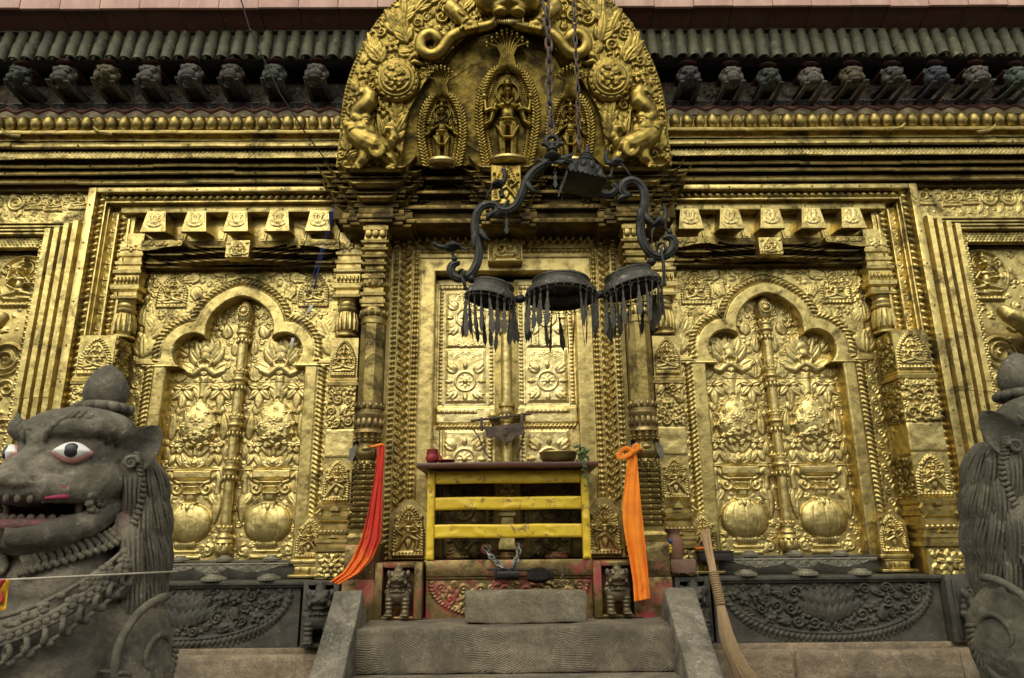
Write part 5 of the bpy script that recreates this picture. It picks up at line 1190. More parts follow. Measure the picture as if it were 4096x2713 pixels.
# three niches with standing deities and serpent hoods
def niche(cx_px,top_px,bot_px,half,kind,lab):
    u0,wt=T2(cx_px,top_px,.03); _,wb=T2(cx_px,bot_px,.03); H=wt-wb; hw=half
    def prof(w):   # half width of the almond at height fraction
        t=np.clip((w-wb)/H,0,1); return hw*np.where(t<.55,  .74+.26*np.sin(PI/2*np.clip(t/.55,0,1)),np.sqrt(np.maximum(1-((t-.55)/.45)**1.9,0))*.98+.0)
    r=Rel(u0-hw-.035,u0+hw+.035,wb-.01,wt+.04,.0036,5); pw=prof(r.Z); r.S=np.minimum(np.minimum((pw+.028-np.abs(r.X-u0)),r.Z-wb+.005),(wt+.03-r.Z)*1.)
    pts=[(w,float(prof(np.array(w)))) for w in np.linspace(wb,wt-.004,40)]
    for q in (-1,1):
        P=[(u0+q*b,a) for a,b in pts]+[(u0,wt+.012)]
        r.tube(P,.034,.034,.022); 
        r.rope([(x-q*.013,z) for x,z in P],.040,.021,.020,.020,.9*q); r.rope([(x+q*.013,z) for x,z in P],.040,.021,.020,.020,-.9*q)
        P2=[(u0+q*max(0,b-.045),wb+(a-wb)*.955) for a,b in pts]; r.rope(P2,.026,.016,.010,.004,1.2*q)
        r.tube([(u0+q*max(0,b-.066),wb+(a-wb)*.93) for a,b in pts],.006,.006,.006)
    r.S=np.minimum(r.S,np.where(r.Z<wb+.006,1,np.abs(r.X-u0)-(pw-.058)+np.where(r.Z>wt-.05,.1,0)))
    o=r.mesh('niche',GT,tor,-.018,.03,TM,label=lab)
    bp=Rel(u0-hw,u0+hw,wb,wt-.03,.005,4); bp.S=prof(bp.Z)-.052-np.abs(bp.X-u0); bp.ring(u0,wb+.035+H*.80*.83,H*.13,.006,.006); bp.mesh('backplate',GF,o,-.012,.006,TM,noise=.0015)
    d=Rel(u0-hw,u0+hw,wb-.01,wt,.003,5); h=H*.80; d.stander(u0,wb+.035,h,.075 if half>.15 else .06,0,kind); d.S=np.where(d.H>.004,.002,-.006)
    d.H=np.maximum(d.H,0); nz,nx=d.H.shape; cell=d.H>.003; d.S=np.where(cell,1.,-1.)
    d.mesh('deity',GT,o,-.020,.016,TM,noise=0)
    p=MB(); p.lathe([(hw*.30,0),(hw*.62,.012),(hw*.70,.03),(hw*.66,.045)],(u0,-.05,wb-.012),20); p.box(u0-hw*.6,u0+hw*.6,-.05,-.01,wb-.012,wb+.03,.004); p.xf(TM).build('pedestal',GB,o,40)
    k=MB(); sc=half/.18
    for i in range(9):
        t=(i-4)/4; b=Vector((u0+t*.05*sc,-.05,wt-.02*abs(t))); c=Vector((u0+t*.035*sc,-.065,wt+.05*sc)); c2=Vector((u0+t*.06*sc,-.075,wt+.10*sc)); e=Vector((u0+t*.115*sc,-.085,wt+(.20-.085*abs(t)**1.6)*sc)); g=e+Vector((t*.012*sc,-.025,-.008*sc))
        a0=Vector((u0+(1 if t>0 else -1)*abs(t)*.11*sc,-.045,wt-.06*abs(t)*sc-.03*sc))
        k.tube([a0,b,c,c2,e,g],[.008*sc,.012*sc,.010*sc,.010*sc,.011*sc,.006*sc],8); k.ball(g[:],(.012*sc,.014*sc,.015*sc),8,6); k.ball((g+Vector((0,-.004,-.022*sc)))[:],(.006*sc,.006*sc,.010*sc),6,5)
    k.xf(TM).build('serpent_hood',GT,o,True)
niche(1190,400,1012,.185,4,'tall central niche with crowned four armed standing deity')
niche(793,572,1018,.136,2,'left side niche of the torana with standing deity holding lotuses')
niche(1572,572,1018,.136,2,'right side niche of the torana with standing deity behind the chain')
# ================================================================= BASE: sills, carved panels, steps
gr=mesh_np('ground',[(-60,-60,-1.6),(60,-60,-1.6),(60,60,-1.6),(-60,60,-1.6)],[(0,1,2,3)],GROUND,None,False,kind='structure')
def vnoise(o,amp,scale,seed=0):
    from mathutils import noise as N
    for v in o.data.vertices:
        p=v.co*scale+Vector((seed*7.1,seed*3.3,0)); v.co+=Vector((N.noise(p),N.noise(p+Vector((9,0,0))),N.noise(p+Vector((0,9,0)))))*amp
def grid_box(mb,x0,x1,y0,y1,z0,z1,n=12,b=.012):
    bm=bmesh.new(); bmesh.ops.create_cube(bm,size=1)
    for v in bm.verts: v.co=Vector((x0+(v.co.x+.5)*(x1-x0),y0+(v.co.y+.5)*(y1-y0),z0+(v.co.z+.5)*(z1-z0)))
    bmesh.ops.bevel(bm,geom=bm.edges[:],offset=b,segments=2,profile=.5,affect='EDGES')
    bmesh.ops.subdivide_edges(bm,edges=[e for e in bm.edges if e.calc_length()>.08],cuts=n,use_grid_fill=True)
    bm.verts.index_update(); mb.add([v.co[:] for v in bm.verts],[[v.index for v in f.verts] for f in bm.faces]); bm.free()
for s,w in ((-1,'left'),(1,'right')):
    xc=XC+s*1.855; X=lambda a,b:(min(XC+s*a,XC+s*b),max(XC+s*a,XC+s*b))
    l=MB(); l.box(*X(1.0,2.95),-.215,.12,-.262,-.236,.006); l.box(*X(1.0,2.9),-.20,.12,-.275,-.262,.004); l.box(*X(1.15,2.45),-.03,.12,-.236,-.135,.006); l.box(*X(1.15,2.45),-.055,.0,-.155,-.128,.005)
    sill=l.build('sill',BLK,temple,30,label='black carved sill under the %s false door'%w)
    q=Rel(xc-.665,xc+.665,-.632,-.272,.0042,70+s); u=(q.X-xc)/.60; arc=-.285-.265*np.sqrt(np.maximum(0,1-np.abs(u)**2.2)); arcb=arc-.045
    bottom=np.where(np.abs(u)<.55,-.60-.022*np.cos(u/.55*PI/2)-.004*np.cos(u*40),-.598)
    q.S=np.minimum(np.minimum(q.Z-bottom,.005+(-.272-q.Z)),.66-np.abs(q.X-xc)-(q.Z+.27)*.0)
    inside=lambda x,z,r:abs(x-xc)<.56 and z-r*.8>-.285-.265*math.sqrt(max(0,1-abs((x-xc)/.60)**2.2))
    q.H=np.where((q.Z>arc)&(np.abs(u)<1),-.034,q.H)
    P=[(xc+.60*math.sin(a),-.285-.265*max(0,1-abs(math.sin(a))**2.2)**.5) for a in np.linspace(-PI/2,PI/2,60)]
    q.tube(P,.010,.010,.014); P2=[(x,z-.026) for x,z in P]; q.tube(P2,.022,.022,.006); q.rope(P2,.036,.030,.016,.002,.9)
    for x,z in [(xc+.60*math.sin(a)*.97,-.32-.265*max(0,1-abs(math.sin(a))**2.2)**.5) for a in np.linspace(-1.35,1.35,44)]: q.petal(x,z,-PI/2,.035,.010,.010,vein=.1)
    for k in range(9):
        t=k-4; q.petal(xc+t*.03,-.50+abs(t)*.012,PI/2-t*.16,.10,.03,.030-abs(t)*.002,vein=.15)
    for k in range(7): t=k-3; q.petal(xc+t*.034,-.43+abs(t)*.012,PI/2-t*.2,.09,.03,.024,vein=.15)
    for k in range(5): t=k-2; q.petal(xc+t*.036,-.37,PI/2-t*.2,.075,.028,.02,vein=.15)
    q.crowd(150,.045,.014,lambda x,z,r:inside(x,z,r*.9) and z<-.285,'mix',.9,.85)
    for z_ in (-.276,): q.tube([(xc-.66,z_),(xc+.66,z_)],.008,.008,.008)
    q.mesh('carved_panel',BLK,sill,-.175,.08)
    MB().box(xc-.66,xc+.66,-.135,.1,-.60,-.275,.004).build('panel_backing',WOOD,sill)
    # pierced metal apron and small lotus discs
    xt=XC+s*1.725; t=Rel(xt-.45,xt+.45,-.225,-.138,.0036,30); v=(t.X-xt)/.45
    low=-.165-.045*np.clip(1-np.abs(np.abs(v)-.0)/.22,0,1)**.7-.032*np.clip(1-np.abs(np.abs(v)-.55)/.32,0,1)**.6+.010*np.abs(v)
    t.S=np.minimum(t.Z-low-.0*v,-.139-t.Z); t.flat(t.x[0],t.x[-1],-.152,-.138,.006)
    for k in range(14):
        a=xt-.40+k*.0615; t.ring(a,-.172,.018,.004,.005); t.spiral(a,-.172,.012,k,1.2,1 if k%2 else -1,.0035,.005); t.petal(a+.03,-.185,PI/2,.03,.007,.005)
    t.crowd(120,.012,.006,None,'sp',.5)
    t.mesh('pierced_apron',GREYM,sill,-.185,.006,M=Matrix.Rotation(0,4,'X'))
    d=MB()
    for (dx,y,z,r) in ((-.33,-.17,-.236,.068),(0.02,-.17,-.236,.075),(.34,-.17,-.236,.068),(-.25,-.03,-.134,.05),(.02,-.035,-.134,.05),(.30,-.03,-.134,.05)):
        d=MB(); d.lathe([(r,0),(r*1.02,.006),(r*.86,.010),(r*.8,.022),(r*.62,.026),(r*.58,.034),(.01,.036)],(xt+dx,y,z),24)
        for k in range(20): a=2*PI*k/20; d.ball((xt+dx+r*.88*math.cos(a),y+r*.88*math.sin(a),z+.012),(.007,.007,.006),6,5)
        d.build('lotus_disc',GREYM,sill,40)
# ---- small lions in niches
def small_lion(name,x,y,zf,h,mat,parent,lab,tw=0):
    m=MB(); Rz=Matrix.Rotation(tw,3,'Z'); s=h
    def P(a,b,c): p=Rz@Vector((a*s,b*s,c*s)); return (x+p.x,y+p.y,zf+p.z)
    def bl(a,b,c,r): m.ball(P(a,b,c),tuple(q*s for q in r),14,10,Rz)
    def tb(L,r): m.tube([P(*p) for p in L],[q*s for q in r],12)
    bl(0,.10,.42,(.23,.24,.22)); bl(0,0,.40,(.20,.16,.17)); bl(0,.06,.60,(.2,.18,.14))
    bl(0,-.03,.76,(.21,.20,.15)); bl(0,-.14,.72,(.16,.12,.07)); bl(0,-.22,.75,(.07,.06,.05)); bl(0,-.10,.60,(.13,.12,.035)); bl(0,-.14,.545,(.05,.04,.06))
    for q in (-1,1):
        bl(q*.10,-.17,.82,(.055,.05,.05)); bl(q*.11,-.12,.88,(.075,.06,.03)); bl(q*.20,.02,.84,(.06,.05,.08)); bl(q*.17,-.10,.66,(.05,.09,.07)); bl(q*.06,-.24,.72,(.04,.03,.03))
        tb([(q*.16,0,.48),(q*.17,-.03,.25),(q*.165,-.04,.05)],[.105,.085,.075])
        for k in range(4): bl(q*.167,-.045,.10+.075*k,(.09+.004*k,.09,.028))
        bl(q*.165,-.09,.04,(.10,.13,.045))
        for k in range(3): bl(q*.165+(k-1)*.06,-.20,.035,(.033,.05,.035))
        for k in range(4): bl(q*(.16+.03*k),.06,.80-.11*k,(.05,.06,.06))
    bl(0,0,.93,(.10,.10,.06)); bl(0,0,.98,(.045,.045,.05)); bl(0,0,1.03,(.02,.02,.03))
    for k in range(9): a=-PI*k/8; bl(.19*math.cos(a),.02+.19*math.sin(a),.50,(.028,.028,.028))
    o=remesh(m.build(name,mat,parent,True,label=lab),.0048,1)
    t=MB()
    for k in range(6): t.lathe([(.002*1,-.012),(.005,0),(.003,.006)],P(-.08+.032*k,-.20+.02*abs(k-2.5),.665),6)
    t.build('teeth',mat,o); return o
for s,w in ((-1,'left'),(1,'right')):
    cx=XC+s*.600+(.01 if s>0 else 0); n=MB(); y=-.40; a,b=cx-.132,cx+.132
    n.box(a,a+.045,y,-.2,-.435,-.137,.004); n.box(b-.045,b,y,-.2,-.435,-.137,.004); n.box(a+.045,b-.045,y,-.2,-.165,-.137,.004); n.box(a+.045,b-.045,y,-.2,-.435,-.418,.004); n.box(a+.045,b-.045,-.29,-.2,-.418,-.165,.002); n.box(a+.032,b-.032,y-.006,y+.01,-.42,-.172,.0) if False else None
    nf=n.build('lion_niche',GR2,temple,30,label='lion niche at the %s end of the threshold'%w)
    small_lion('niche_lion',cx,-.395,-.417,.262,BRL,nf,None)
    cx=XC+s*1.055+(.0 if s<0 else -.0); n=MB(); y=-.27; a,b=cx-.10,cx+.10
    n.box(a,a+.03,y,-.1,-.59,-.236,.004); n.box(b-.03,b,y,-.1,-.59,-.236,.004); n.box(a+.03,b-.03,y,-.1,-.262,-.236,.004); n.box(a+.03,b-.03,y,-.1,-.59,-.57,.004); n.box(a+.03,b-.03,-.17,-.1,-.57,-.262,.002)
    nf=n.build('corner_niche',BLK,temple,30,label='black corner block with lion, %s of the steps'%w); small_lion('corner_lion',cx,-.275,-.568,.315,BLK,nf,None,-s*.15)
    cx=XC+s*2.62; n=MB(); n.box(cx-.10,cx+.12,-.24,-.1,-.60,-.236,.004); n.box(cx-.07,cx-.05,-.25,-.24,-.58,-.26,.003); nf=n.build('corner_niche',BLK,temple,30,label='black corner block at the far %s end of the sill'%w); small_lion('corner_lion',cx+.02,-.30,-.59,.31,BLK,nf,None,0)
# ---- threshold under the gate
th=MB(); th.box(XC-.455,XC+.478,-.36,-.0,-.217,-.128,.006); th.box(XC-.455,XC+.478,-.345,-.0,-.232,-.218,.004); th.box(XC-.455,XC+.478,-.33,-.1,-.44,-.232,.003); th.box(XC-.47,XC+.49,-.3,.1,-.16,-.128,.003)
for k in range(12): th.ball((XC-.42+.078*k,-.362,-.20),.0045,6,5)
thr=th.build('threshold',GR2,temple,30,label='red stained metal threshold with embossed apron')
q=Rel(XC-.45,XC+.475,-.438,-.236,.0042,15); xc=XC+.012
P=[(xc+.44*math.sin(a),-.24-.20*math.cos(a)**.8) for a in np.linspace(-PI/2+.02,PI/2-.02,50)]
q.rope(P,.024,.020,.012); q.tube([(x*.97+xc*.03,z+.014) for x,z in P],.005,.005,.006)
q.crowd(90,.05,.016,lambda x,z,r:abs(x-xc)<.43 and z-r*.7>-.24-.19*math.cos(math.asin(min(1,abs(x-xc)/.44)))**.8,'sp',.3,.9); q.mesh('embossed_apron',GR2,thr,-.335,.01)
for (dx,r) in ((-.29,.07),(0,.075),(.29,.07)):
    d=MB(); d.lathe([(r,0),(r*1.02,.006),(r*.86,.010),(r*.8,.022),(r*.62,.026),(r*.58,.034),(.01,.036)],(XC+dx,-.15,-.127),24)
    for k in range(20): a=2*PI*k/20; d.ball((XC+dx+r*.88*math.cos(a),-.15+r*.88*math.sin(a),-.115),(.007,.007,.006),6,5)
    d.build('lotus_disc',GR2,thr,40)
# ---- plinth wall, steps, balustrade slabs, loose block
pw=MB(); g=random.Random(5)
for s in (-1,1):
    for row in range(6):
        z1=-.625-.155*row; x=1.0-.05*(row%2)
        grid_box(pw,*sorted((s*.95,s*4.8)),-.245,.1,z1-.15,z1-.006,3,.004)
        while x<4.7:
            L=g.uniform(.5,1.1); grid_box(pw,*sorted((s*(x-.002),s*(x+L+.002))),-.265-g.uniform(0,.03)-.012*row,-.2,z1-.156,z1+g.uniform(-.004,.002),8,.016); x+=L
pwo=pw.build('plinth_wall',WALLST,None,30,label='low plinth wall of worn pale stone courses under the temple',cat='wall'); vnoise(pwo,.010,7); vnoise(pwo,.005,26,4)
cap=MB(); cap.box(-4.7,-.95,-.20,.1,-.635,-.60,.004); cap.box(.95,4.7,-.20,.1,-.635,-.60,.004); cap.build('wall_top',WALLST,pwo)
st=thing('stone_stairs',(XC,-.9,-1.6),'beige grey stone stairs with chiselled risers leading to the main door','stairs')
a=MB(); grid_box(a,XC-.755,XC+.84,-.755,-.20,-.645,-.436,14,.014); o=a.build('step',STEP,st,40,label='top step with chisel marks and red stained tread'); vnoise(o,.008,6); vnoise(o,.005,24,5)
for k,(y,z) in enumerate(((-1.10,-.645),(-1.45,-.86),(-1.8,-1.07),(-2.1,-1.28))):
    a=MB(); grid_box(a,XC-.90,XC+1.0,y,y+.40,z-.21,z-.004,12,.014); o=a.build('step',STEP,st,40); vnoise(o,.004,14,k+1)
for s,w in ((-1,'left'),(1,'right')):
    x0,x1=((XC-.905,XC-.748) if s<0 else (XC+.822,XC+.985)); L=1.9; dy,dz=-math.cos(R(40.5)),-math.sin(R(40.5)); nx=6; ny=40; p0=Vector((0,-.595,-.266)); th_=.26
    b=MB(); grid_box(b,x0,x1,-L,0,-th_,0,10,.012)
    Mx=Matrix.Translation(p0)@Matrix.Rotation(R(40.5),4,'X'); b.xf(Mx)
    o=b.build('balustrade_slab',SLAB,None,40,label='weathered sloping stone slab %s'%('below the tail of the red scarf' if s<0 else 'beside the broom and clay pot'),cat='stone slab',group='sloping slabs flanking the stairs'); vnoise(o,.007,7,s); vnoise(o,.004,26,s+3)
b=MB(); grid_box(b,XC-.222,XC+.412,-.62,-.47,-.436,-.278,10,.016); o=b.build('stone_block',BLOCK,None,40,label='rough rectangular sandstone block lying before the threshold',cat='stone block'); vnoise(o,.009,9,3); vnoise(o,.004,30,8)
# ================================================================= MOVABLE THINGS
def lin(L,n):
    """smooth a polyline of points (Chaikin)"""
    P=[Vector(p) for p in L]
    for _ in range(n):
        Q=[P[0]]
        for a,b in zip(P,P[1:]): Q+=[a*.75+b*.25,a*.25+b*.75]
        P=Q+[P[-1]]
    return P
# ---- yellow barrier gate
gt=thing('gate',(XC,-.37,-.128),'low yellow painted barrier gate with three rails before the main door','gate')
def dented(x0,x1,z0,z1,y,dep,name,seed):
    b=MB(); n=30 if x1-x0>z1-z0 else 4; mz=4 if n==30 else 30
    q=Rel(x0,x1,z0,z1,.006,seed)
    for k in range(int(14*(x1-x0+z1-z0))): q.dome(q.rng.uniform(x0,x1),q.rng.uniform(z0,z1),q.rng.uniform(.03,.09),q.rng.uniform(.02,.05),q.rng.uniform(-.5,.5),q.rng.choice((-.004,.004,.003)),0,1.5,'add')
    e=np.minimum(np.minimum(q.X-x0,x1-q.X),np.minimum(q.Z-z0,z1-q.Z)); q.H-=.008*np.clip(1-e/.010,0,1)**2
    q.Z+= .0012*np.sin(q.X*13+seed)*(1 if x1-x0>z1-z0 else 0)
    return q.mesh(name,YEL,gt,y,dep,noise=.001)
dented(XC-.455,XC-.412,-.127,.372,-.375,.05,'post',1); dented(XC+.430,XC+.474,-.127,.372,-.375,.05,'post',2)
dented(XC-.4115,XC+.4295,.294,.366,-.365,.04,'rail',3); dented(XC-.4115,XC+.4295,.146,.217,-.365,.04,'rail',4); dented(XC-.4115,XC+.4295,-.010,.065,-.365,.04,'rail',5)
sh=MB(); grid_box(sh,XC-.508,XC+.520,-.475,.03,.374,.404,12,.006); sho=sh.build('shelf',SHELF,None,30,label='dark oiled board lying across the yellow gate',cat='shelf'); vnoise(sho,.003,6)
ST=.407
# pot, plate, bowl, sprig on the shelf
p=MB(); c=at(1150+808/1.393,1700+165/1.393,-.40); p.lathe([(.018,0),(.032,.006),(.040,.028),(.036,.045),(.026,.055),(.030,.068),(.034,.078),(.028,.078),(.022,.06)],(c.x,-.40,ST),20); 
for k in range(5): p.torus((c.x,-.40,ST+.052+.004*k),.030+.002*math.sin(k),.0035,Matrix.Rotation(.15*(k%2*2-1),3,'X'),16,6)
for k in range(8): p.tube([(c.x+.03,-.42,ST+.055),(c.x+.045+.004*k,-.43-.003*k,ST+.045-.006*k),(c.x+.05+.003*k,-.43,ST+.02-.002*k)],.0025,5)
p.build('pot',REDP,None,50,label='small vermilion smeared pot with thread on left end of shelf',cat='pot')
p=MB(); c=at(1150+882/1.393,1700+202/1.393,-.43); p.lathe([(.03,0),(.046,.004),(.056,.012),(.054,.013),(.044,.007),(.005,.005)],(c.x,-.43,ST),24); p.build('plate',REDP,None,50,label='small flat red dish on the shelf beside the pot',cat='plate')
p=MB(); c=at(1150+1512/1.393,1700+190/1.393,-.41); p.lathe([(.07,0),(.092,.006),(.104,.026),(.108,.05),(.112,.055),(.110,.060),(.104,.058),(.10,.03),(.06,.010)],(c.x,-.37,ST),32); p.build('bowl',BRASS,None,50,label='wide dull brass bowl on right end of the shelf',cat='bowl')
s_=MB(); g=random.Random(31); c=Vector((XC+.43,-.42,ST+.03))
for k in range(11):
    e=c+Vector((g.uniform(-.03,.085),g.uniform(-.05,.02),g.uniform(-.05,.07))); 
    if k<3: e=c+Vector((.005+.012*k,-.065,-.08-.05*k))
    mid=(c+e)/2+Vector((0,-.03,.02)); P=lin([c,mid,e],2); s_.tube(P,.0018,5)
    for j in range(9):
        q=P[min(len(P)-1,2+j)]; a=g.uniform(0,2*PI); d=Vector((math.cos(a),g.uniform(-.5,.3),math.sin(a)-.3)).normalized(); n_=Vector((g.uniform(-.4,.4),-1,g.uniform(-.2,.6))).normalized(); t_=d.cross(n_).normalized(); L=g.uniform(.016,.03)
        s_.add([q[:],(q+d*L*.5+t_*L*.33)[:],(q+d*L)[:],(q+d*L*.5-t_*L*.33)[:],(q+d*L*.5-n_*-.003)[:]],[(0,1,4),(1,2,4),(2,3,4),(3,0,4)])
s_.build('leafy_sprig',LEAFM,None,20,label='sprig of green leaves drooping over the right end of shelf',cat='plant')
# ---- padlocks
u=lambda x,y,d=-.03:at(1250+x/1.5077,820+y/1.5077,d)
k=MB(); y=-.035; A=u(955,1303,y); B=u(1320,1258,y); k.tube([A,B],.0085,10); 
for pp in ((1020,1292),(1262,1266)): 
    a=u(*pp,y-.01); k.box(a.x-.009,a.x+.009,y-.02,y+.01,a.z-.075,a.z+.01,.003)
poly=[u(*p_,y) for p_ in ((1040,1345),(1270,1318),(1280,1385),(1225,1395),(1205,1425),(1165,1440),(1128,1425),(1105,1400),(1050,1405))]
k.prism([(p_.x,p_.z) for p_ in poly],y-.035,y-.012); k.prism([(p_.x*.9+poly[4].x*.1,p_.z-.0) for p_ in poly[:3]]+[(poly[8].x,poly[8].z)],y-.040,y-.034) if False else None
k.ball((u(1165,1375,y).x,y-.036,u(1165,1375,y).z),(.016,.008,.03),10,8); k.ball((u(1165,1352,y).x,y-.038,u(1165,1352,y).z),(.012,.009,.012),10,8)
k.build('padlock',IRON,None,30,label='old iron plate lock on a bar across the door knobs',cat='lock')
def chain(P,wd,ln,r,mb=None,n=14):
    """oval links along polyline P, alternately turned"""
    mb=mb or MB(); P=[Vector(p) for p in P]; d=[0]
    for a,b in zip(P,P[1:]): d.append(d[-1]+(b-a).length)
    def pos(s):
        for i in range(len(P)-1):
            if s<=d[i+1] or i==len(P)-2: return P[i]+(P[i+1]-P[i])*((s-d[i])/max(1e-9,d[i+1]-d[i]))
    s=0;k=0
    while s<d[-1]-ln*.3:
        a=pos(s); b=pos(min(d[-1],s+ln)); t=(b-a).normalized(); c=(a+b)/2; side=t.cross(Vector((0,1,.01))).normalized(); nn=side.cross(t)
        e=(side if k%2==0 else nn)*.92+(nn if k%2==0 else side)*.39
        pts=[]
        for j in range(n):
            th=2*PI*j/n; pts.append(c+t*(ln*.62)*math.cos(th)+e*wd*math.sin(th)*(1.0 if abs(math.sin(th))<.9 else .95))
        V=[];F=[]
        bn=t.cross(e).normalized()
        for j in range(n):
            tg=(pts[(j+1)%n]-pts[j-1]).normalized(); q=tg.cross(bn).normalized()
            for i in range(7): al=2*PI*i/7; V.append(pts[j]+(q*math.cos(al)+bn*math.sin(al))*r)
        for j in range(n):
            for i in range(7): F.append((j*7+i,j*7+(i+1)%7,((j+1)%n)*7+(i+1)%7,((j+1)%n)*7+i))
        mb.add(V,F); s+=ln*.92; k+=1
    return mb
l=lambda x,y,d=-.45:at(1150+x/1.393,1700+y/1.393,d)
for (L,lab) in (([(1030,20),(1062,60),(1085,120),(1110,165),(1135,190)],'thin black chain hanging left of the plate lock'),([(1320,40),(1305,100),(1290,150),(1280,185)],'thin black chain hanging right of the plate lock')):
    chain([l(a,b,-.02) for a,b in L],.006,.022,.0022).build('chain',IRON,None,40,label=lab,cat='chain',group='thin chains under the plate lock')
STEEL=plain('worn_steel',(.28,.27,.25),(.14,.12,.10),20,.45,.8,.3)
k=MB(); 
a0=l(1165,840); a1=l(1330,840); k.lathe([(.02,0),(.028,.003),(.028,.12),(.02,.123)],(a0.x,-.44,a0.z+.003),10,M=Matrix(((0,0,1),(0,1,0),(-1,0,0))))
for t in (.25,.5,.75): k.lathe([(.030,-.004),(.031,0),(.030,.004)],(a0.x+.122*t,-.44,a0.z+.003),12,M=Matrix(((0,0,1),(0,1,0),(-1,0,0))))
k.box(a0.x,a0.x+.12,-.452,-.43,a0.z+.022,a0.z+.034,.003); k.tube([l(1112,805),l(1350,808)],.006,8); k.box(a0.x-.012,a0.x+.002,-.46,-.42,a0.z-.03,a0.z+.035,.004)
b0=l(1335,840); V=[]; hx=[(0,.030),(.045,.044),(.09,.040),(.128,.022)]
k.lathe([(r*.98,x) for x,r in hx],(b0.x+.002,-.44,b0.z),6,M=Matrix(((0,0,1),(0,1,0),(-1,0,0))))
k.box(b0.x+.128,b0.x+.142,-.46,-.42,b0.z-.03,b0.z+.034,.004); k.torus((b0.x+.15,-.44,b0.z+.02),.012,.004,Matrix.Rotation(PI/2,3,'X'))
pl_=k.build('padlock',plain('black_lock_iron',(.035,.032,.03),(.018,.016,.016),18,.45,.7,.3,(.09,.06,.045),.25),None,30,label='large black iron barrel lock chained in front of the threshold',cat='lock')
chain([l(1100,680,-.30),l(1130,730,-.36),l(1165,765,-.42),l(1200,790,-.45)],.014,.042,.0062).build('chain',STEEL,None,40,label='steel chain from the left ring to the barrel lock',cat='chain',group='steel chains of the barrel lock')
chain([l(1298,650,-.30),l(1290,700,-.38),l(1275,760,-.44),l(1255,790,-.45)],.014,.042,.0062).build('chain',STEEL,None,40,label='steel chain from the right ring to the barrel lock',cat='chain',group='steel chains of the barrel lock')
chain([l(1525,790,-.44),l(1535,830,-.44),l(1520,870,-.44),l(1525,900,-.44)],.005,.016,.0018).build('chain',STEEL,None,40,label='fine chain dangling from the right end of the barrel lock',cat='chain')
for (x,y) in ((1108,690),(1298,655)):
    a=l(x,y,-.28); k=MB(); k.torus(a[:],.022,.012,Matrix.Rotation(PI/2,3,'X')); k.lathe([(.03,0),(.034,.02),(.02,.16)],(a.x,-.27,a.z+.004),12,M=Matrix(((1,0,0),(0,0,1),(0,1,0)))); k.build('door_ring',GR2,thr,40)
# ---- cotton scarves tied to the columns
def scarf(name,Ls,Rs,d,mat,lab,fold=5,amp=.012,seed=1,knot=None,bow=()):
    g=random.Random(seed); n=90; m=40
    def samp(L,t):
        q=t*(len(L)-1); i=min(int(q),len(L)-2); f=q-i; return (L[i][0]+(L[i+1][0]-L[i][0])*f,L[i][1]+(L[i+1][1]-L[i][1])*f)
    V=[];F=[]
    for i in range(n+1):
        t=i/n; a=samp(Ls,t); b=samp(Rs,t)
        for j in range(m+1):
            s=j/m; px=(a[0]+(b[0]-a[0])*s)*1.7305; py=(a[1]+(b[1]-a[1])*s)*1.7305
            w1=s+.10*math.sin(t*3+seed)+.05*math.sin(t*7+seed*2); f1=abs(math.sin(fold*w1*PI+seed))**.7-.5; f2=abs(math.sin(fold*2.1*w1*PI+seed*1.7+t*1.5))-.5
            y=d(t)-amp*1.5*f1*(.35+.65*math.sin(min(1,t*1.3)*PI*.5))-amp*.7*f2*(.4+t)+amp*.5*math.sin(11*t+5*s+seed)*math.sin(5*s+seed+t*3)
            V.append(at(px+g.uniform(-.6,.6),py,y))
    for i in range(n):
        for j in range(m): F.append((i*(m+1)+j,i*(m+1)+j+1,(i+1)*(m+1)+j+1,(i+1)*(m+1)+j))
    o=mesh_np(name,np.array([v[:] for v in V]),F,mat,None,True,label=lab,cat='scarf',group='cotton scarves tied to the columns')
    sd=o.modifiers.new('thick','SOLIDIFY'); sd.thickness=.0022; sb=o.modifiers.new('sub','SUBSURF'); sb.levels=sb.render_levels=1
    return o
scarf('scarf',[(874,1028),(870,1070),(864,1110),(857,1150),(847,1200),(833,1250),(812,1295),(790,1325),(762,1345)],[(889,1028),(888,1070),(886,1110),(884,1150),(883,1200),(881,1245),(862,1290),(832,1325),(785,1352)],lambda t:-.385-.10*t,RDO,'red and orange stained scarf hanging from the left column',2.6,.012,2)
o=scarf('scarf',[(1452,1040),(1449,1075),(1444,1110),(1440,1150),(1439,1200),(1446,1250),(1456,1300),(1463,1345),(1466,1391)],[(1470,1036),(1474,1075),(1477,1110),(1480,1150),(1486,1200),(1491,1250),(1496,1300),(1500,1345),(1503,1384)],lambda t:-.395-.08*t,ORA,'bright orange scarf knotted in a bow on the right column',1.4,.011,5)
k=MB()
kn=at(1462*1.7305,1044*1.7305,-.41); k.ball(kn[:],(.018,.016,.022),14,10)
for (L,r) in (([(1462,1044),(1448,1034),(1432,1046),(1428,1060),(1446,1056),(1460,1048)],.014),([(1462,1042),(1468,1030),(1476,1028),(1474,1040),(1464,1046)],.012)):
    k.tube(lin([at(a*1.7305,b*1.7305,-.415-.01*(i%2)) for i,(a,b) in enumerate(L)],2),r,10,.35)
k.tube([at(1462*1.7305,1040*1.7305,-.40),at(1472*1.7305,1038*1.7305,-.385),at(1485*1.7305,1040*1.7305,-.34)],.010,8); k.build('bow',ORA,o,True)
k=MB(); k.tube([at(889*1.7305,1030*1.7305,-.38),at(880*1.7305,1028*1.7305,-.39),at(866*1.7305,1032*1.7305,-.375),at(850*1.7305,1034*1.7305,-.33)],.009,8); k.build('knot',ORA,[x for x in bpy.data.objects if x.name.startswith('scarf')][0],True)
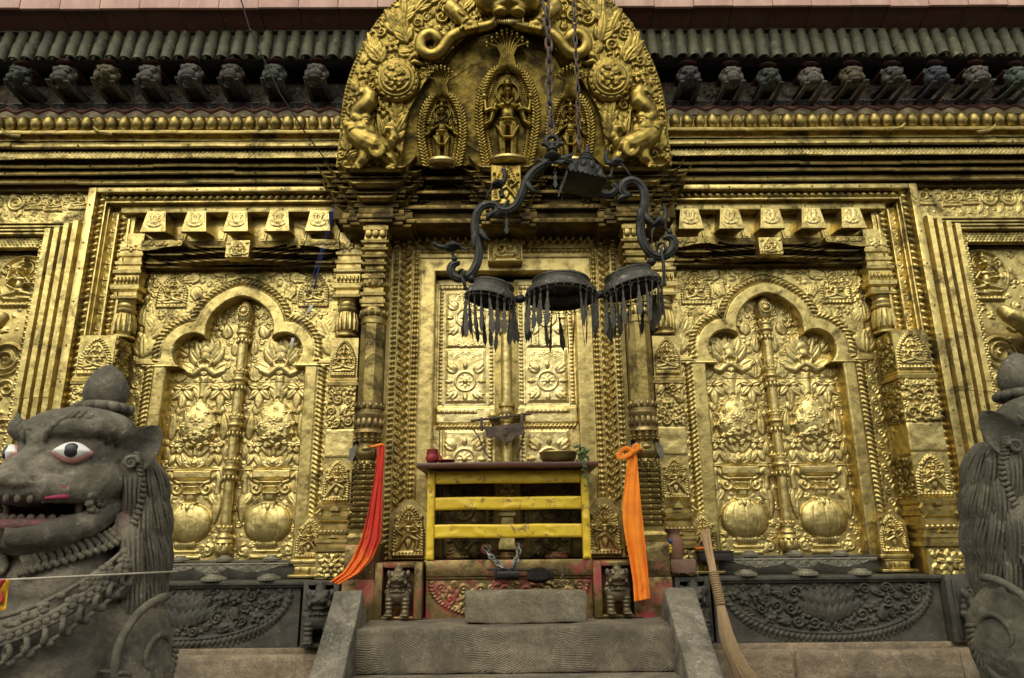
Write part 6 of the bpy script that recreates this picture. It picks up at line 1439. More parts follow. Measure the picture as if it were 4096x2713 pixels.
# ---- clay pot on a brick, broom, incense box
rb=lambda x,y,d:at(2600+x/1.1945,1400+y/1.1945,d)
b=MB(); a=rb(88,1000,-.25); c=rb(215,1065,-.25); grid_box(b,a.x,c.x,-.30,-.20,c.z,a.z-.001,6,.008); o=b.build('brick',BRICK,None,30,label='broken old brick under the clay pot',cat='brick'); vnoise(o,.006,25)
p=MB(); pc=rb(120,1000,-.25); p.lathe([(.030,0),(.044,.004),(.052,.05),(.054,.09),(.048,.115),(.036,.130),(.034,.145),(.046,.162),(.05,.168),(.046,.170),(.034,.155)],(pc.x,-.25,pc.z),24); po=p.build('clay_pot',CLAY,None,50,label='brown clay pot with painted flower standing on a brick',cat='pot')
f=MB(); pf=plain('yellow_flower_paint',(.60,.42,.04),(.5,.3,.03),30,.6); 
for k in range(7): a=2*PI*k/7; f.ball((pc.x-.038+.016*math.cos(a)*.6,-.286-.010+.0*math.sin(a),pc.z+.06+.020*math.sin(a)),(.007,.004,.009),8,6)
f.ball((pc.x-.038,-.296,pc.z+.06),(.007,.004,.009),8,6); f.build('painted_flower',pf,po)
f=MB(); f.ball((pc.x-.030,-.298,pc.z+.10),(.016,.006,.010),10,6); f.build('painted_leaf',BLUE,po)
br=thing('broom',rb(430,1568,-.62),'long straw broom with tied stick handle leaning at the right false door','broom')
g=random.Random(17); h=MB(); top=rb(268,880,-.27); bind0=rb(303,1065,-.34); bind1=rb(337,1215,-.40)
for k in range(34):
    a=2*PI*k*.618; r=math.sqrt((k+.5)/34); e=top+Vector((.026*r*math.cos(a)+g.uniform(-.008,.008),.02*r*math.sin(a),g.uniform(-.02,.03))); m_=bind0+Vector((.018*r*math.cos(a),.014*r*math.sin(a),0)); f_=bind1+Vector((.020*r*math.cos(a),.016*r*math.sin(a),0)); h.tube([e,m_,f_],[.0032,.0036,.004],6)
h.build('handle',STICK,br,50)
h=MB(); ax=(bind1-bind0)
for k in range(15): 
    c=bind0+ax*(k/14); q=ax.to_track_quat('Z','Y').to_matrix(); h.torus(c[:],.0245+.0008*(k%2),.0052,q,18,6)
h.build('binding',STRAW,br,50)
h=MB(); tip0=rb(345,1568,-.62); 
for k in range(420):
    a=2*PI*k*.618; r=math.sqrt((k+.5)/420); s0=bind1+Vector((.021*r*math.cos(a),.018*r*math.sin(a),0)); m1=rb(372+40*r*math.cos(a),1400,-.50+.04*r*math.sin(a)); 
    m2=rb(426+48*r*math.cos(a)+14,1540,-.58+.05*r*math.sin(a)); e=rb(462+84*r*math.cos(a)+44+g.uniform(-14,14),1640+g.uniform(-25,25),-.62+.05*r*math.sin(a))
    h.tube(lin([s0,m1,m2,e],1),[.0024,.0021,.0018,.0016,.0014,.001],4)
h.build('bristles',STRAW,br,True)
k=MB(); a=rb(225,965,-.13); c=rb(385,1000,-.13); k.box(a.x,c.x,-.20,-.08,c.z-.005,a.z,.003); k.box(a.x-.005,c.x+.005,-.205,-.075,a.z,a.z+.006,.002); k.build('incense_box',WOOD,None,30,label='flat dark tray with red rim behind the broom handle',cat='tray')
k=MB(); a=rb(240,950,-.15); 
for i in range(9): k.ball((a.x+.02*math.cos(i*2.4),-.15+.015*math.sin(i*2.4),a.z-.004+.004*(i%3)),(.012,.010,.006),8,6)
k.build('marigold_petals',ORA,None,True,label='few orange marigold petals in the dark tray',cat='petals')
# ---- wires and blue threads
w_=MB(); w_.tube([at(930,-700,-1.7),at(955,-30,-1.2),at(1000,120,-1.12),at(1120,375,-.95),at(1230,545,-.78),at(1336,682,-.50)],.0042,6); w_.tube([at(1000,120,-1.12)+Vector((.004,0,0)),at(1003,126,-1.118)],.007,8); w_.build('wire',WIRE,None,True,label='black overhead wire running down to the canopy corner',cat='wire')
w_=MB(); w_.tube([at(1070,385,-.46),at(1073,452,-.46)],.003,6); w_.ball(at(1074,455,-.46)[:],(.008,.006,.008),8,6); w_.build('wire',WIRE,None,True,label='short loose wire end hanging over the bead moulding',cat='wire')
w_=MB(); g=random.Random(3)
for k in range(3):
    x0=1330+5*k; w_.tube([at(x0,830,-.50),at(1300+5*k+g.uniform(-6,6),950,-.44),at(1268+4*k+g.uniform(-6,6),1090,-.38),at(1247,1205,-.34)],.0010,5)
w_.tube([at(1290,980,-.42),at(1225,1190,-.33),at(1200,1290,-.30),at(1175,1345,-.28)],.0011,5); w_.tube([at(1245,1245,-.33),at(1205,1290,-.31),at(1176,1345,-.28)],.0014,5)
th_=w_.build('blue_thread',BLUE,None,True,label='blue threads with two paper tags hanging from the canopy',cat='thread')
for (px,py,d,a) in ((1240,1236,-.335,.4),(1169,1368,-.285,.15)):
    c=at(px,py,d); m=MB(); m.box(c.x-.010,c.x+.010,c.y-.003,c.y+.003,c.z-.026,c.z+.026,.002,Matrix.Rotation(a,3,'Y')); m.build('tag',plain('grey_paper_%d'%px,(.5,.49,.46),None,30,.7),th_)
# ================================================================= HANGING LAMP
LY=-1.60
def lp(x,y,d=0): return at(1700+x/1.7418,600+y/1.7418,LY+d)
lamp=thing('hanging_lamp',lp(960,1010),'dark bronze hanging lamp of three rings with leaf pendants, curved arms and birds','lamp')
def arm(L,w0,w1,lab,fins=()):
    P=lin([lp(*p) for p in L],3); n=len(P); m=MB()
    rad=[(w0+(w1-w0)*i/n)*(1 if i<n*.9 else 1-.75*(i-n*.9)/(n*.1)) for i in range(n)]
    m.tube(P,rad,12,.55,up=(0,-1,0))
    m.tube([p+Vector((0,-.55*rad[i],0)) for i,p in enumerate(P)],[r*.25 for r in rad],6)
    for (x,y,a,L_) in fins:
        c=lp(x,y,-.006); d=Vector((math.cos(a),0,math.sin(a))); q=Vector((-math.sin(a),0,math.cos(a)))
        m.tube([c-d*L_*.5,c,c+d*L_*.5+q*L_*.12,c+d*L_*.85+q*L_*.45],[.004,.017,.012,.001],8,.7)
    return m.build('arm',BR,lamp,True,label=lab)
arm([(900,50),(840,95),(760,145),(705,215),(680,300),(640,385),(585,425),(530,425),(505,395)],.022,.019,'arm curving down to the left',((715,240,-1.2,.07),(830,95,.5,.06)))
arm([(540,440),(560,380),(585,348)],.014,.006,'short hooked spur on the left arm')
arm([(470,450),(510,430),(505,390),(455,375),(395,392),(355,450),(345,540),(362,640),(378,720),(362,800),(318,870),(255,902),(200,885),(175,835),(195,795),(245,788)],.020,.020,'scroll arm holding the left ring',((345,600,-1.9,.08),(395,580,-1.2,.06),(470,440,3.6,.05)))
arm([(890,55),(960,68),(1030,85),(1100,140),(1160,230),(1215,300),(1270,322),(1320,300),(1335,265),(1300,235)],.021,.018,'arm curving down to the right',((960,60,.1,.07),))
arm([(1418,322),(1372,300),(1372,245),(1420,210),(1480,220),(1525,275),(1535,360),(1512,450),(1497,540),(1512,630),(1550,705),(1610,748),(1680,740),(1735,685),(1735,630),(1700,605),(1655,618)],.022,.021,'scroll arm holding the right ring',((1500,430,-2.0,.08),(1545,470,-1.1,.08),(1400,320,3.3,.06)))
sk_=MB(); c=lp(888,40); sk_.lathe([(.010,-.035),(.034,-.02),(.040,-.004),(.022,.010),(.020,.022),(.026,.026),(.026,.034),(.016,.040),(.014,.055)],c[:],16); c2=lp(885,-55); sk_.torus(c2[:],.030,.012,Matrix.Rotation(PI/2,3,'X')); sk_.tube([c2+Vector((-.05,0,-.01)),c2+Vector((.05,0,-.01))],.011,10); sk_.box(c.x-.014,c.x+.014,c.y-.014,c.y+.014,c.z+.05,c2.z,.004)
for q in (-1,1): sk_.tube([lp(888,70),lp(888+q*60,85,-.01),lp(888+q*115,52,-.01)],[.020,.016,.002],8,.4)
sk_.build('shackle',BR,lamp,50)
def bird(L,lab,neck,tail,stand):
    """L: body start/end"""
    m=MB(); a,b=lp(*L[0]),lp(*L[1]); m.tube([a,a*.7+b*.3,a*.35+b*.65,b],[.008,.021,.019,.006],12)
    N=lin([lp(*p) for p in neck],2); m.tube(N,[.012-.004*i/len(N) for i in range(len(N))],8); h=N[-1]; d=(N[-1]-N[-3]).normalized(); m.ball(h[:],(.011,.010,.011),10,8); m.tube([h,h+d*.03],[.006,.001],6)
    m.tube([lp(*p) for p in tail],[.010,.008,.002],8,.4)
    S=[lp(*p) for p in stand]; m.tube(S,.007,8); m.ball(S[-1][:],.014,10,8)
    for q in (-1,1): m.tube([a*.8+b*.2+Vector((0,q*.015,.004)),a*.4+b*.6+Vector((0,q*.022,.010)),b+(b-a)*.3+Vector((0,q*.012,.004))],[.006,.014,.002],8,.6)
    return remesh(m.build('bird',BR,lamp,True,label=lab),.0035,1)
bird(((120,678),(245,680)),'small bird on the far left hook',((130,680),(95,672),(68,655)),((235,678),(270,688),(305,694)),((185,700),(195,735),(205,760)))
bird(((548,225),(470,260)),'upright bird above the left scroll',((545,235),(560,195),(552,155),(550,140)),((480,255),(440,300),(425,350)),((530,255),(540,300),(538,322)))
bird(((1275,95),(1365,95)),'bird above the shrine on the right arm',((1280,100),(1258,60),(1262,25),(1270,8)),((1355,90),(1400,135),(1440,185)),((1310,110),(1300,160),(1290,190)))
bird(((1672,480),(1600,530)),'bird perched at the far right hook',((1668,490),(1678,450),(1672,420),(1668,405)),((1610,520),(1582,575),(1580,665)),((1655,500),(1680,550),(1705,575)))
# rings with pendants
def pend():
    m=MB(); P=[(0,0),(.005,-.012),(.004,-.03),(.011,-.075),(.013,-.078),(.008,-.085),(.014,-.118),(.012,-.140),(0,-.165)]
    P=[(x*.85,z) for x,z in P]; out=P+[(-x,z) for x,z in P[::-1][1:-1]]
    m.prism(out,-.0012,.0012); m.torus((0,0,.006),.007,.0018,Matrix.Rotation(PI/2,3,'Y'),10,5); return m
pm=None
def ring(cx,cy,Rr,tilt,roll,n,seed,lab,skip=()):
    global pm
    c=lp(cx,cy); A=Matrix.Translation(c)@Matrix.Rotation(roll,4,'Y')@Matrix.Rotation(tilt,4,'X'); m=MB(); g=random.Random(seed)
    pr=[(Rr*.985,0),(Rr,.004),(Rr*.99,.012),(Rr*.97,.015),(Rr*.96,.026),(Rr*.90,.038),(Rr*.80,.042),(Rr*.79,.048),(Rr*.80,.054),(Rr*.77,.056),(Rr*.78,.066),(Rr*.80,.068),(Rr*.80,.075),(Rr*.76,.075),(Rr*.74,.05),(Rr*.80,.036),(Rr*.94,.020),(Rr*.965,.002)]
    m.lathe(pr,(0,0,0),56,cap=False); V=[];
    # close the profile on itself
    nn=56; F=[((len(pr)-1)*nn+k,(len(pr)-1)*nn+(k+1)%nn,(k+1)%nn,k) for k in range(nn)]; m.f+=[f for f in F]
    for k in range(n): a=2*PI*k/n; m.torus((Rr*.97*math.cos(a),Rr*.97*math.sin(a),-.006),.007,.0018,Matrix.Rotation(a,3,'Z')@Matrix.Rotation(PI/2,3,'X'),10,5)
    m.tube([(Rr*.97*math.cos(2*PI*k/40),Rr*.97*math.sin(2*PI*k/40),-.012) for k in range(41)],.0012,4)
    m.lathe([(.001,.069),(Rr*.77,.069),(Rr*.77,.073),(.001,.073)],(0,0,0),40)
    m.xf(A); o=m.build('lamp_ring',BRZ2,lamp,35,label=lab)
    for k in range(n):
        if k in skip: continue
        a=2*PI*k/n; p=A@Vector((Rr*.97*math.cos(a),Rr*.97*math.sin(a),-.012))
        if pm is None: po=pend().build('pendant',GREYP,o,30); pm=po
        else: po=pm.copy(); COL.objects.link(po); po.parent=o; po.matrix_parent_inverse=wm(o).inverted()
        po.location=p-Vector((0,0,.010)); po.rotation_euler=(g.uniform(-.08,.08),g.uniform(-.10,.10),g.uniform(0,PI)); s=g.uniform(.85,1.08); po.scale=(g.uniform(.8,1.25),1,s)
    return o
BRZ2=plain('lichened_bronze',(.095,.087,.07),(.038,.034,.027),16,.62,.5,.35,(.22,.215,.19),.30)
GREYP=plain('oxidised_pendant_metal',(.105,.098,.078),(.045,.042,.033),25,.55,.6,.3,(.2,.19,.16),.15)
ring(455,1052,.114,R(-2),R(12),20,1,'left and smallest lamp ring, tilted',(3,))
ring(950,1030,.160,R(-4),R(0),28,2,'middle and largest lamp ring',(20,21,22))
ring(1445,975,.134,R(-2),R(-14),24,3,'right lamp ring, tilted up',(11,))
for (a,b) in (((250,875),(282,965)),((1645,690),(1668,935))):
    k=MB(); k.tube([lp(*a,-.01),lp((a[0]+b[0])/2+6,(a[1]+b[1])/2,-.02),lp(*b,-.01)],[.007,.008,.007],8); k.torus(lp(*a)[:],.026,.006,Matrix.Rotation(.6,3,'Z')@Matrix.Rotation(PI/2,3,'Y'),16,8); k.ball(lp(*b,-.01)[:],.010,8,6); k.build('strap',BR,lamp,50)
for p_ in ((660,1040),(1215,1008)):
    k=MB(); k.ball(lp(*p_)[:],(.026,.018,.018),10,8); k.ball(lp(p_[0]+12,p_[1]-16)[:],.012,8,6); k.ball(lp(p_[0]-20,p_[1]+6)[:],.013,8,6); k.build('joint',BR,lamp,50)
for p_ in ((325,900),(1578,780)): MB().ball(lp(*p_)[:],.020,10,8).build('joint',BR,lamp,50)
for (x,y) in ((568,455),(905,140)):
    m=MB(); a=lp(x,y); m.torus((a.x,a.y,a.z),.008,.0022,Matrix.Rotation(PI/2,3,'Y'),10,5); m.torus((a.x,a.y,a.z-.014),.007,.0022,Matrix.Rotation(PI/2,3,'X'),10,5); m.prism([(a.x,a.z-.02),(a.x+.009,a.z-.035),(a.x+.005,a.z-.055),(a.x+.011,a.z-.075),(a.x,a.z-.092),(a.x-.011,a.z-.075),(a.x-.005,a.z-.055),(a.x-.009,a.z-.035)],a.y-.0015,a.y+.0015); m.build('drop',BR,lamp,30)
# heavy chain, thin chain, little shrine roof
tl_=lambda x,y,d=0:at(1950+x/1.7427,y/1.7427,LY+d)
chain([tl_(396,-120)+Vector((0,0,1.2)),tl_(396,-120),tl_(405,0),tl_(418,200),tl_(430,330),tl_(432,560),tl_(428,640),tl_(440,800),tl_(442,905)],.017,.064,.0068).build('chain',IRON,None,40,label='heavy rusty chain holding up the lamp arms',cat='chain')
chain([tl_(592,-120,-.1)+Vector((0,0,1.2)),tl_(592,-120,-.1),tl_(600,0,-.1),tl_(615,350,-.1),tl_(628,600,-.1),tl_(632,850,-.1),tl_(642,1030,-.1)],.0095,.048,.004).build('chain',IRON,None,40,label='thin rusty chain holding up the little shrine roof',cat='chain')
shr=thing('shrine_roof',lp(1090,240,-.1),'small dark bronze shrine roof with square plate hanging on thin chain','ornament')
c=lp(1100,232,-.1); M=Matrix.Translation(c)@Matrix.Rotation(R(9),4,'Y')@Matrix.Rotation(R(-5),4,'X')@Matrix.Rotation(R(8),4,'Z'); m=MB(); q=.088; m.box(-q,q,-q,q,-.010,.0,.003)
for k in range(9): 
    for e in (-1,1): m.ball((-q+2*q*k/8,e*q,-.004),.006,6,5); m.ball((e*q,-q+2*q*k/8,-.004),.006,6,5)
for k in range(14):
    t=-q+2*q*(k+.5)/14; m.tube([(-q,t,-.01),(-q,t+.003,-.03-.012*(k%3))],.002,5); m.tube([(t,q,-.01),(t,q,-.035-.02*(k%2))],.002,5)
m.xf(M).build('plate',BR,shr,30)
m=MB(); m.lathe([(.002,0),(.075,.0),(.070,.03),(.068,.052),(.062,.058),(.060,.085),(.045,.098),(.036,.102),(.042,.108),(.040,.116),(.030,.120),(.034,.126),(.030,.136),(.022,.140),(.026,.148),(.020,.158),(.012,.165),(.014,.175),(.006,.20)],(0,0,0),20)
for k in range(10): a=2*PI*k/10; m.ball((.060*math.cos(a),.060*math.sin(a),.06),(.016,.016,.026),8,6); m.ball((.040*math.cos(a),.040*math.sin(a),.07),(.008,.008,.014),8,6)
for e in range(4): a=PI/4+PI/2*e; m.lathe([(.016,0),(.02,.015),(.012,.035),(.004,.05)],(.085*math.cos(a),.085*math.sin(a),0),10)
m.xf(M).build('bell_dome',BR,shr,50)
# ================================================================= GUARDIAN LIONS
def lion(mid_eye,yaw,sx,mat,lab):
    """stone lion; local f forward, x towards the side that faces the stairs; mid_eye is the spot between the eyes"""
    root=thing('guardian_lion',(mid_eye.x,mid_eye.y,-1.6),lab,'stone lion','guardian lions before the temple')
    Rz=Matrix.Rotation(yaw,4,'Z'); M=Matrix.Translation(mid_eye)@Rz@Matrix.Diagonal((sx,1,1,1))@Matrix.Translation((0,.15,0))
    V3=lambda x,f,z:Vector((x,-f,z))
    m=MB(); base=m; det=MB()
    def E(x,f,z,r,sym=False,rot=None):
        for q in ((-1,1) if sym else (1,)): m.ball((q*x,-f,z),r,*((20,14) if m is base else (10,7)),rot)
    def T(L,r,sym=False,n=12,flat=1):
        for q in ((-1,1) if sym else (1,)): m.tube([(q*x,-f,z) for x,f,z in L],r,n,flat)
    # skull, snout, jaw
    E(0,-.01,.0,(.168,.185,.122)); E(0,-.005,.070,(.150,.160,.088)); E(0,.075,.055,(.120,.085,.060)); E(.10,.03,-.075,(.082,.12,.07),True)
    T([(0,.06,-.040),(0,.15,-.075),(0,.205,-.088)],[.104,.082,.060],n=18); T([(0,.115,.010),(0,.175,-.030),(0,.232,-.070)],[.046,.041,.036],n=14)
    E(0,.244,-.074,(.058,.034,.028)); E(.042,.236,-.084,(.030,.028,.024),True); E(0,.145,.040,(.048,.03,.028)); E(.03,.15,.045,(.02,.02,.018),True)
    E(0,.160,-.108,(.115,.092,.036)); T([(.07,.20,-.10),(.120,.12,-.105),(.140,.04,-.115)],[.038,.036,.026],True)
    for k in range(5): T([(.075,.235-.008*k,-.090-.007*k),(.120-.002*k,.165-.010*k,-.084-.008*k),(.145,.09,-.074-.010*k)],[.005,.008,.004],True,8)
    T([(.130,-.02,-.14),(.128,.08,-.195),(.088,.165,-.222),(0,.195,-.225)],[.045,.040,.036,.038],True,14); E(0,.07,-.245,(.115,.135,.045)); E(0,-.05,-.20,(.14,.12,.11)); E(0,.10,-.215,(.09,.11,.025))
    # brows
    T([(.03,.152,.055),(.085,.145,.075),(.135,.09,.078),(.165,.03,.050)],[.022,.030,.028,.014],True,12)
    m=det   # from here on: carved detail laid on the smooth body
    for k in range(11):
        t=k/10; x=.035+.13*t; f=.165-.012*t-.115*t*t; z=.045+.045*math.sin(PI*min(1,t*1.1)); T([(x*.97,f+.004,z-.015),(x+.004,f+.010,z+.010),(x+.016,f-.004,z+.030)],[.005,.0075,.003],True,6)
    # cheek curl behind the mouth corner
    for k in range(9):
        a=k/8*PI*1.15-.5; E(.150,.070-.040*math.cos(a),-.128-.044*math.sin(a)+.01,(.012,.012,.012),True)
    for k in range(12): a=k*.62; r=.024*(1-k/14); E(.153,.062-r*math.cos(a),-.132+r*math.sin(a),(.009,.008,.008),True)
    # curled fringe round the face
    F=[(.166,.0,.0),(.174,.0,-.035),(.184,-.014,-.08),(.186,-.008,-.135),(.178,.004,-.18),(.158,.030,-.214),(.122,.086,-.236),(.078,.135,-.258),(.03,.175,-.278)]
    P=lin(F,2); 
    for i in range(0,len(P),1):
        p=P[i]; b=Vector((.10,.02,-.12)); o_=(p-Vector((0,-.03,-.12))).normalized(); 
        if i%1==0: T([(p.x,p.y,p.z),(p.x+o_.x*.020,p.y-.018,p.z+o_.z*.026-.006),(p.x+o_.x*.036,p.y-.012,p.z+o_.z*.040-.016),(p.x+o_.x*.044,p.y+.002,p.z+o_.z*.046-.020),(p.x+o_.x*.034,p.y+.010,p.z+o_.z*.038-.012)],[.008,.0085,.008,.0075,.006],True,7)
    # mane locks in overlapping tiers, each with grooves
    g=random.Random(9)
    for tier,(z0,z1,rad,n,out) in enumerate(((.00,-.20,.190,9,.022),(-.08,-.29,.204,9,.028),(-.17,-.40,.214,9,.032),(-.26,-.49,.210,9,.030))):
        for k in range(n):
            az=R(78)+R(106)*(k+.5*(tier%2))/(n-1)     # 0 forward .. 180 back
            for q in (-1,1):
                sx_,fz=q*math.sin(az),math.cos(az); ctr=-.05
                def pt(r,z,tw=0): a=az+tw; return (q*math.sin(a)*r*.93,ctr+math.cos(a)*r,z)
                L=[pt(rad-.03,z0),pt(rad+.012,z0-.05),pt(rad+out,z0+(z1-z0)*.6,.05),pt(rad+out*.6,z1+.03,.07),pt(rad+out*.3,z1,.05)]
                L=lin([Vector(p) for p in L],1); nn=len(L); m.tube([(p.x,-p.y,p.z) for p in L],[.029*math.sin(PI*(.22+.74*i/(nn-1)))**.7+.003 for i in range(nn)],12)
                rr=[.029*math.sin(PI*(.22+.74*i/(nn-1)))**.7+.003 for i in range(nn)]; o_=Vector((q*math.sin(az),math.cos(az),0)); l_=Vector((q*math.cos(az),-math.sin(az),0))
                for j in range(7):
                    th=(j-3)*R(25); G_=[L[i]+(o_*math.cos(th)+l_*math.sin(th+.35*math.sin(i*1.1+k)))*rr[i] for i in range(nn)]
                    m.tube([(p.x,-p.y,p.z) for p in G_],[.0046 if i<nn-1 else .002 for i in range(nn)],6)
    m=base
    # body
    E(0,-.02,-.37,(.185,.185,.17)); E(0,.0,-.60,(.24,.245,.27)); E(0,-.10,-.85,(.25,.22,.25)); E(0,-.34,-1.0,(.22,.30,.22)); E(.19,-.09,-.60,(.105,.15,.20),True); E(.10,.06,-.58,(.13,.11,.17),True)
    T([(.17,-.02,-.62),(.18,.02,-.85),(.18,.05,-1.10)],[.13,.10,.085],True,16); E(.18,.10,-1.12,(.10,.13,.05),True); E(.20,-.40,-1.02,(.12,.22,.15),True)
    m=det
    # shoulder scroll and rim
    P=[]
    for k in range(60):
        a=PI*.55-k*.145; r=.150*(1-k/72); P.append((.285-.26*max(0,abs(r*math.cos(a))-.03),-.07+r*math.cos(a),-.57+r*math.sin(a)*1.15))
    T(P,[.012,.012,.011,.009,.007],True,8)
    for k in range(26):
        a=PI*.9+k*.13; c0=(-.07+.085*math.cos(a),-.57+.10*math.sin(a)); c1=(-.07+.150*math.cos(a+.2),-.57+.175*math.sin(a+.2)); T([(.282,c0[0],c0[1]),(.272,(c0[0]+c1[0])/2,(c0[1]+c1[1])/2),(.235,c1[0],c1[1])],[.006,.008,.003],True,6)
    # collars
    def col(a,r,z,dz): return (r*.97*math.sin(a),.015+r*1.06*math.cos(a)*.98,z+dz*(1-math.cos(a)))
    for (r,z,dz,w) in ((.222,-.43,.17,.006),(.238,-.475,.19,.009),(.244,-.500,.195,.007),(.250,-.545,.20,.006)):
        T([col(R(-125+5*k),r,z,dz) for k in range(51)],w,False,8)
    for k in range(57):
        a=R(-120+240*k/56); x,f,z=col(a,.242,-.488,.193); E(x,f,z,(.011,.011,.011))
    for k in range(29):
        a=R(-120+240*k/28); x,f,z=col(a,.248,-.525,.198); m.torus((x,-f,z),.016,.0075,Matrix.Rotation(-a if True else a,3,'Z')@Matrix.Rotation(PI/2,3,'X'),12,6); x,f,z=col(a+.05,.25,-.55,.20); E(x,f,z,(.012,.011,.011))
    g=random.Random(4)
    for k in range(130):
        a=R(g.uniform(-115,115)); t=g.random(); x,f,z=col(a,.226+.010*t,-.445-.03*t,.18); E(x,f,z+.008,(.012,.012,.010))
    # collar roots
    m.lathe([(.08,.09),(.070,.13),(.050,.155)],(0,.07,0),20)
    for k in range(13): a=2*PI*k/13; m.ball((.068*math.cos(a),.07+.068*math.sin(a),.163),(.022,.022,.017),10,8)
    m.torus((0,.07,.163),.05,.022,None,24,10)
    b=base.xf(M).build('body',mat,root,True); remesh(b,.0065,3,.5); vnoise(b,.006,11,2); vnoise(b,.0022,55,6)
    bm=bmesh.new(); bm.from_mesh(b.data); dm=bpy.data.meshes.new('d'); dm.from_pydata([tuple(M@Vector(v)) for v in det.v],[],det.f); bm.from_mesh(dm); bmesh.ops.recalc_face_normals(bm,faces=bm.faces[:]); bm.to_mesh(b.data); bm.free(); bpy.data.meshes.remove(dm)
    b.data.polygons.foreach_set('use_smooth',[True]*len(b.data.polygons))
    k=MB(); k.lathe([(.042,.170),(.058,.182),(.066,.208),(.065,.228),(.056,.256),(.040,.282),(.020,.300),(.002,.308)],(0,.07,0),28); ko=k.xf(M).build('top_knob',mat,root,60)
    # ears
    for q in (-1,1):
        e=MB(); V=[];F=[]; nu,nv=14,12
        for side in (0,1):
            for i in range(nu+1):
                u=i/nu; w_=.054*math.sin(PI*min(1,.16+u*.84)**1.05)**.6 if u<1 else .001
                for j in range(nv+1):
                    v=j/nv*2-1; ax=Vector((.170+.066*u,.030-.066*u,-.045+.140*u))+(Vector((.0,-.14,-.075)) if q<0 else Vector((0,0,0))); wv=Vector((.58,-.58,-.58)).normalized(); nrm=Vector((.707,.707,0))
                    dep=(-.032*(1-v*v)*math.sin(PI*min(1,.2+.8*u))) - (.012 if side else 0)*1.0
                    p=ax+wv*(w_*v)+nrm*dep; V.append((q*p.x,-p.y,p.z))
        N=(nu+1)*(nv+1)
        for i in range(nu):
            for j in range(nv):
                a=i*(nv+1)+j; F.append((a,a+1,a+nv+2,a+nv+1)); F.append((N+a,N+a+nv+1,N+a+nv+2,N+a+1))
        for i in range(nu):
            for j in (0,nv): a=i*(nv+1)+j; F.append((a,a+nv+1,N+a+nv+1,N+a))
        for j in range(nv): a=nu*(nv+1)+j; F.append((a,a+1,N+a+1,N+a))
        e.add(V,F)
        sp=[]
        for k in range(26): a=k*.42; r=.020*(1-k/30); sp.append((q*(.200+.707*r*math.cos(a)),-(.026-.707*r*math.cos(a)+(-.13 if q<0 else 0)),-.020+r*math.sin(a)))
        e.tube(sp,[.0075*(1-k/40) for k in range(26)],8)
        eo=e.xf(M).build('ear',mat,root,True)
    # painted eyes, rims, teeth
    for q in (-1,1):
        n_=Vector((q*.52,-.85,.06)).normalized(); Rm=n_.to_track_quat('-Y','Z').to_matrix().to_4x4(); c=Vector((q*.098,-.135,.004))
        for (nm,mt,dd,w_,h_,dep,dx) in (('eye_rim',EYEPK,.0,.052,.031,.020,0),('eye',WHITE,.006,.046,.0255,.019,0),('pupil',BLACKP,.0165,.0215,.0205,.0105,0)):
            e=MB(); nseg=28; V=[];F=[]; rings=8
            for i in range(rings+1):
                rr=math.cos(PI/2*i/rings); zz=math.sin(PI/2*i/rings)
                for k in range(nseg):
                    a=2*PI*k/nseg; x=math.cos(a); z=math.sin(a); 
                    if nm!='pupil': z*=(1-abs(x)**2.2*.55)
                    V.append((x*w_*rr,-zz*dep-dd,z*h_*rr-(.004 if nm=='eye_rim' else 0)))
            for i in range(rings):
                for k in range(nseg): F.append((i*nseg+k,i*nseg+(k+1)%nseg,(i+1)*nseg+(k+1)%nseg,(i+1)*nseg+k))
            e.add(V,F).xf(M@Matrix.Translation(c)@Rm).build(nm,mt,root,True)
    t=MB()
    for k in range(13):
        a=R(-78+13*k); t.ball((.108*math.sin(a),-(.095+.160*math.cos(a)),-.130),(.0085,.0075,.012),8,6); t.ball((.100*math.sin(a),-(.075+.120*math.cos(a)),-.181),(.011,.010,.013),8,6)
    for q in (-1,1): t.lathe([(.004,-.055),(.011,-.03),(.013,.0)],(q*.116,-.10,-.125),8)
    t.xf(M).build('teeth',LTEETH,root,True)
    t=MB(); t.ball((0,-.085,-.192),(.092,.115,.022),18,10); t.tube([(.122*math.sin(R(a)),-(.066+.142*math.cos(R(a))),-.197) for a in range(-85,86,10)],.016,8); t.xf(M).build('tongue',TONGUE,root,True)
    pd=MB(); pd.box(mid_eye.x-.36,mid_eye.x+.36,mid_eye.y-.3,mid_eye.y+.85,-1.6,mid_eye.z-1.10,.02); pd.build('pedestal',mat,root,30)
    return root,M
TONGUE=stone('pink_stained_tongue',(.24,.085,.085),(.12,.07,.06),pink=.5,scale=12,sp=.1)
LTEETH=stone('lion_teeth',(.20,.165,.125),(.13,.09,.07),pink=.35,scale=14,sp=.1)
r1,M1=lion(at(152,1813,-2.49),-R(11),1,LST,'large grey stone lion with painted white eyes and open mouth')
r2,M2=lion(at(4425,1745,-2.44),R(16),-1,LST2,'dark stone lion turned away, showing its maned back and ear')
k=MB(); PINKP=plain('magenta_powder',(.50,.05,.16),(.30,.05,.10),40,.9)
for dz in (0,-.012,.011): k.tube([(.098,-.205,-.116+dz),(.121,-.165,-.110+dz),(.137,-.125,-.103+dz)],[.003,.0085,.003],8)
k.xf(M1).build('powder_smear',PINKP,r1,True)
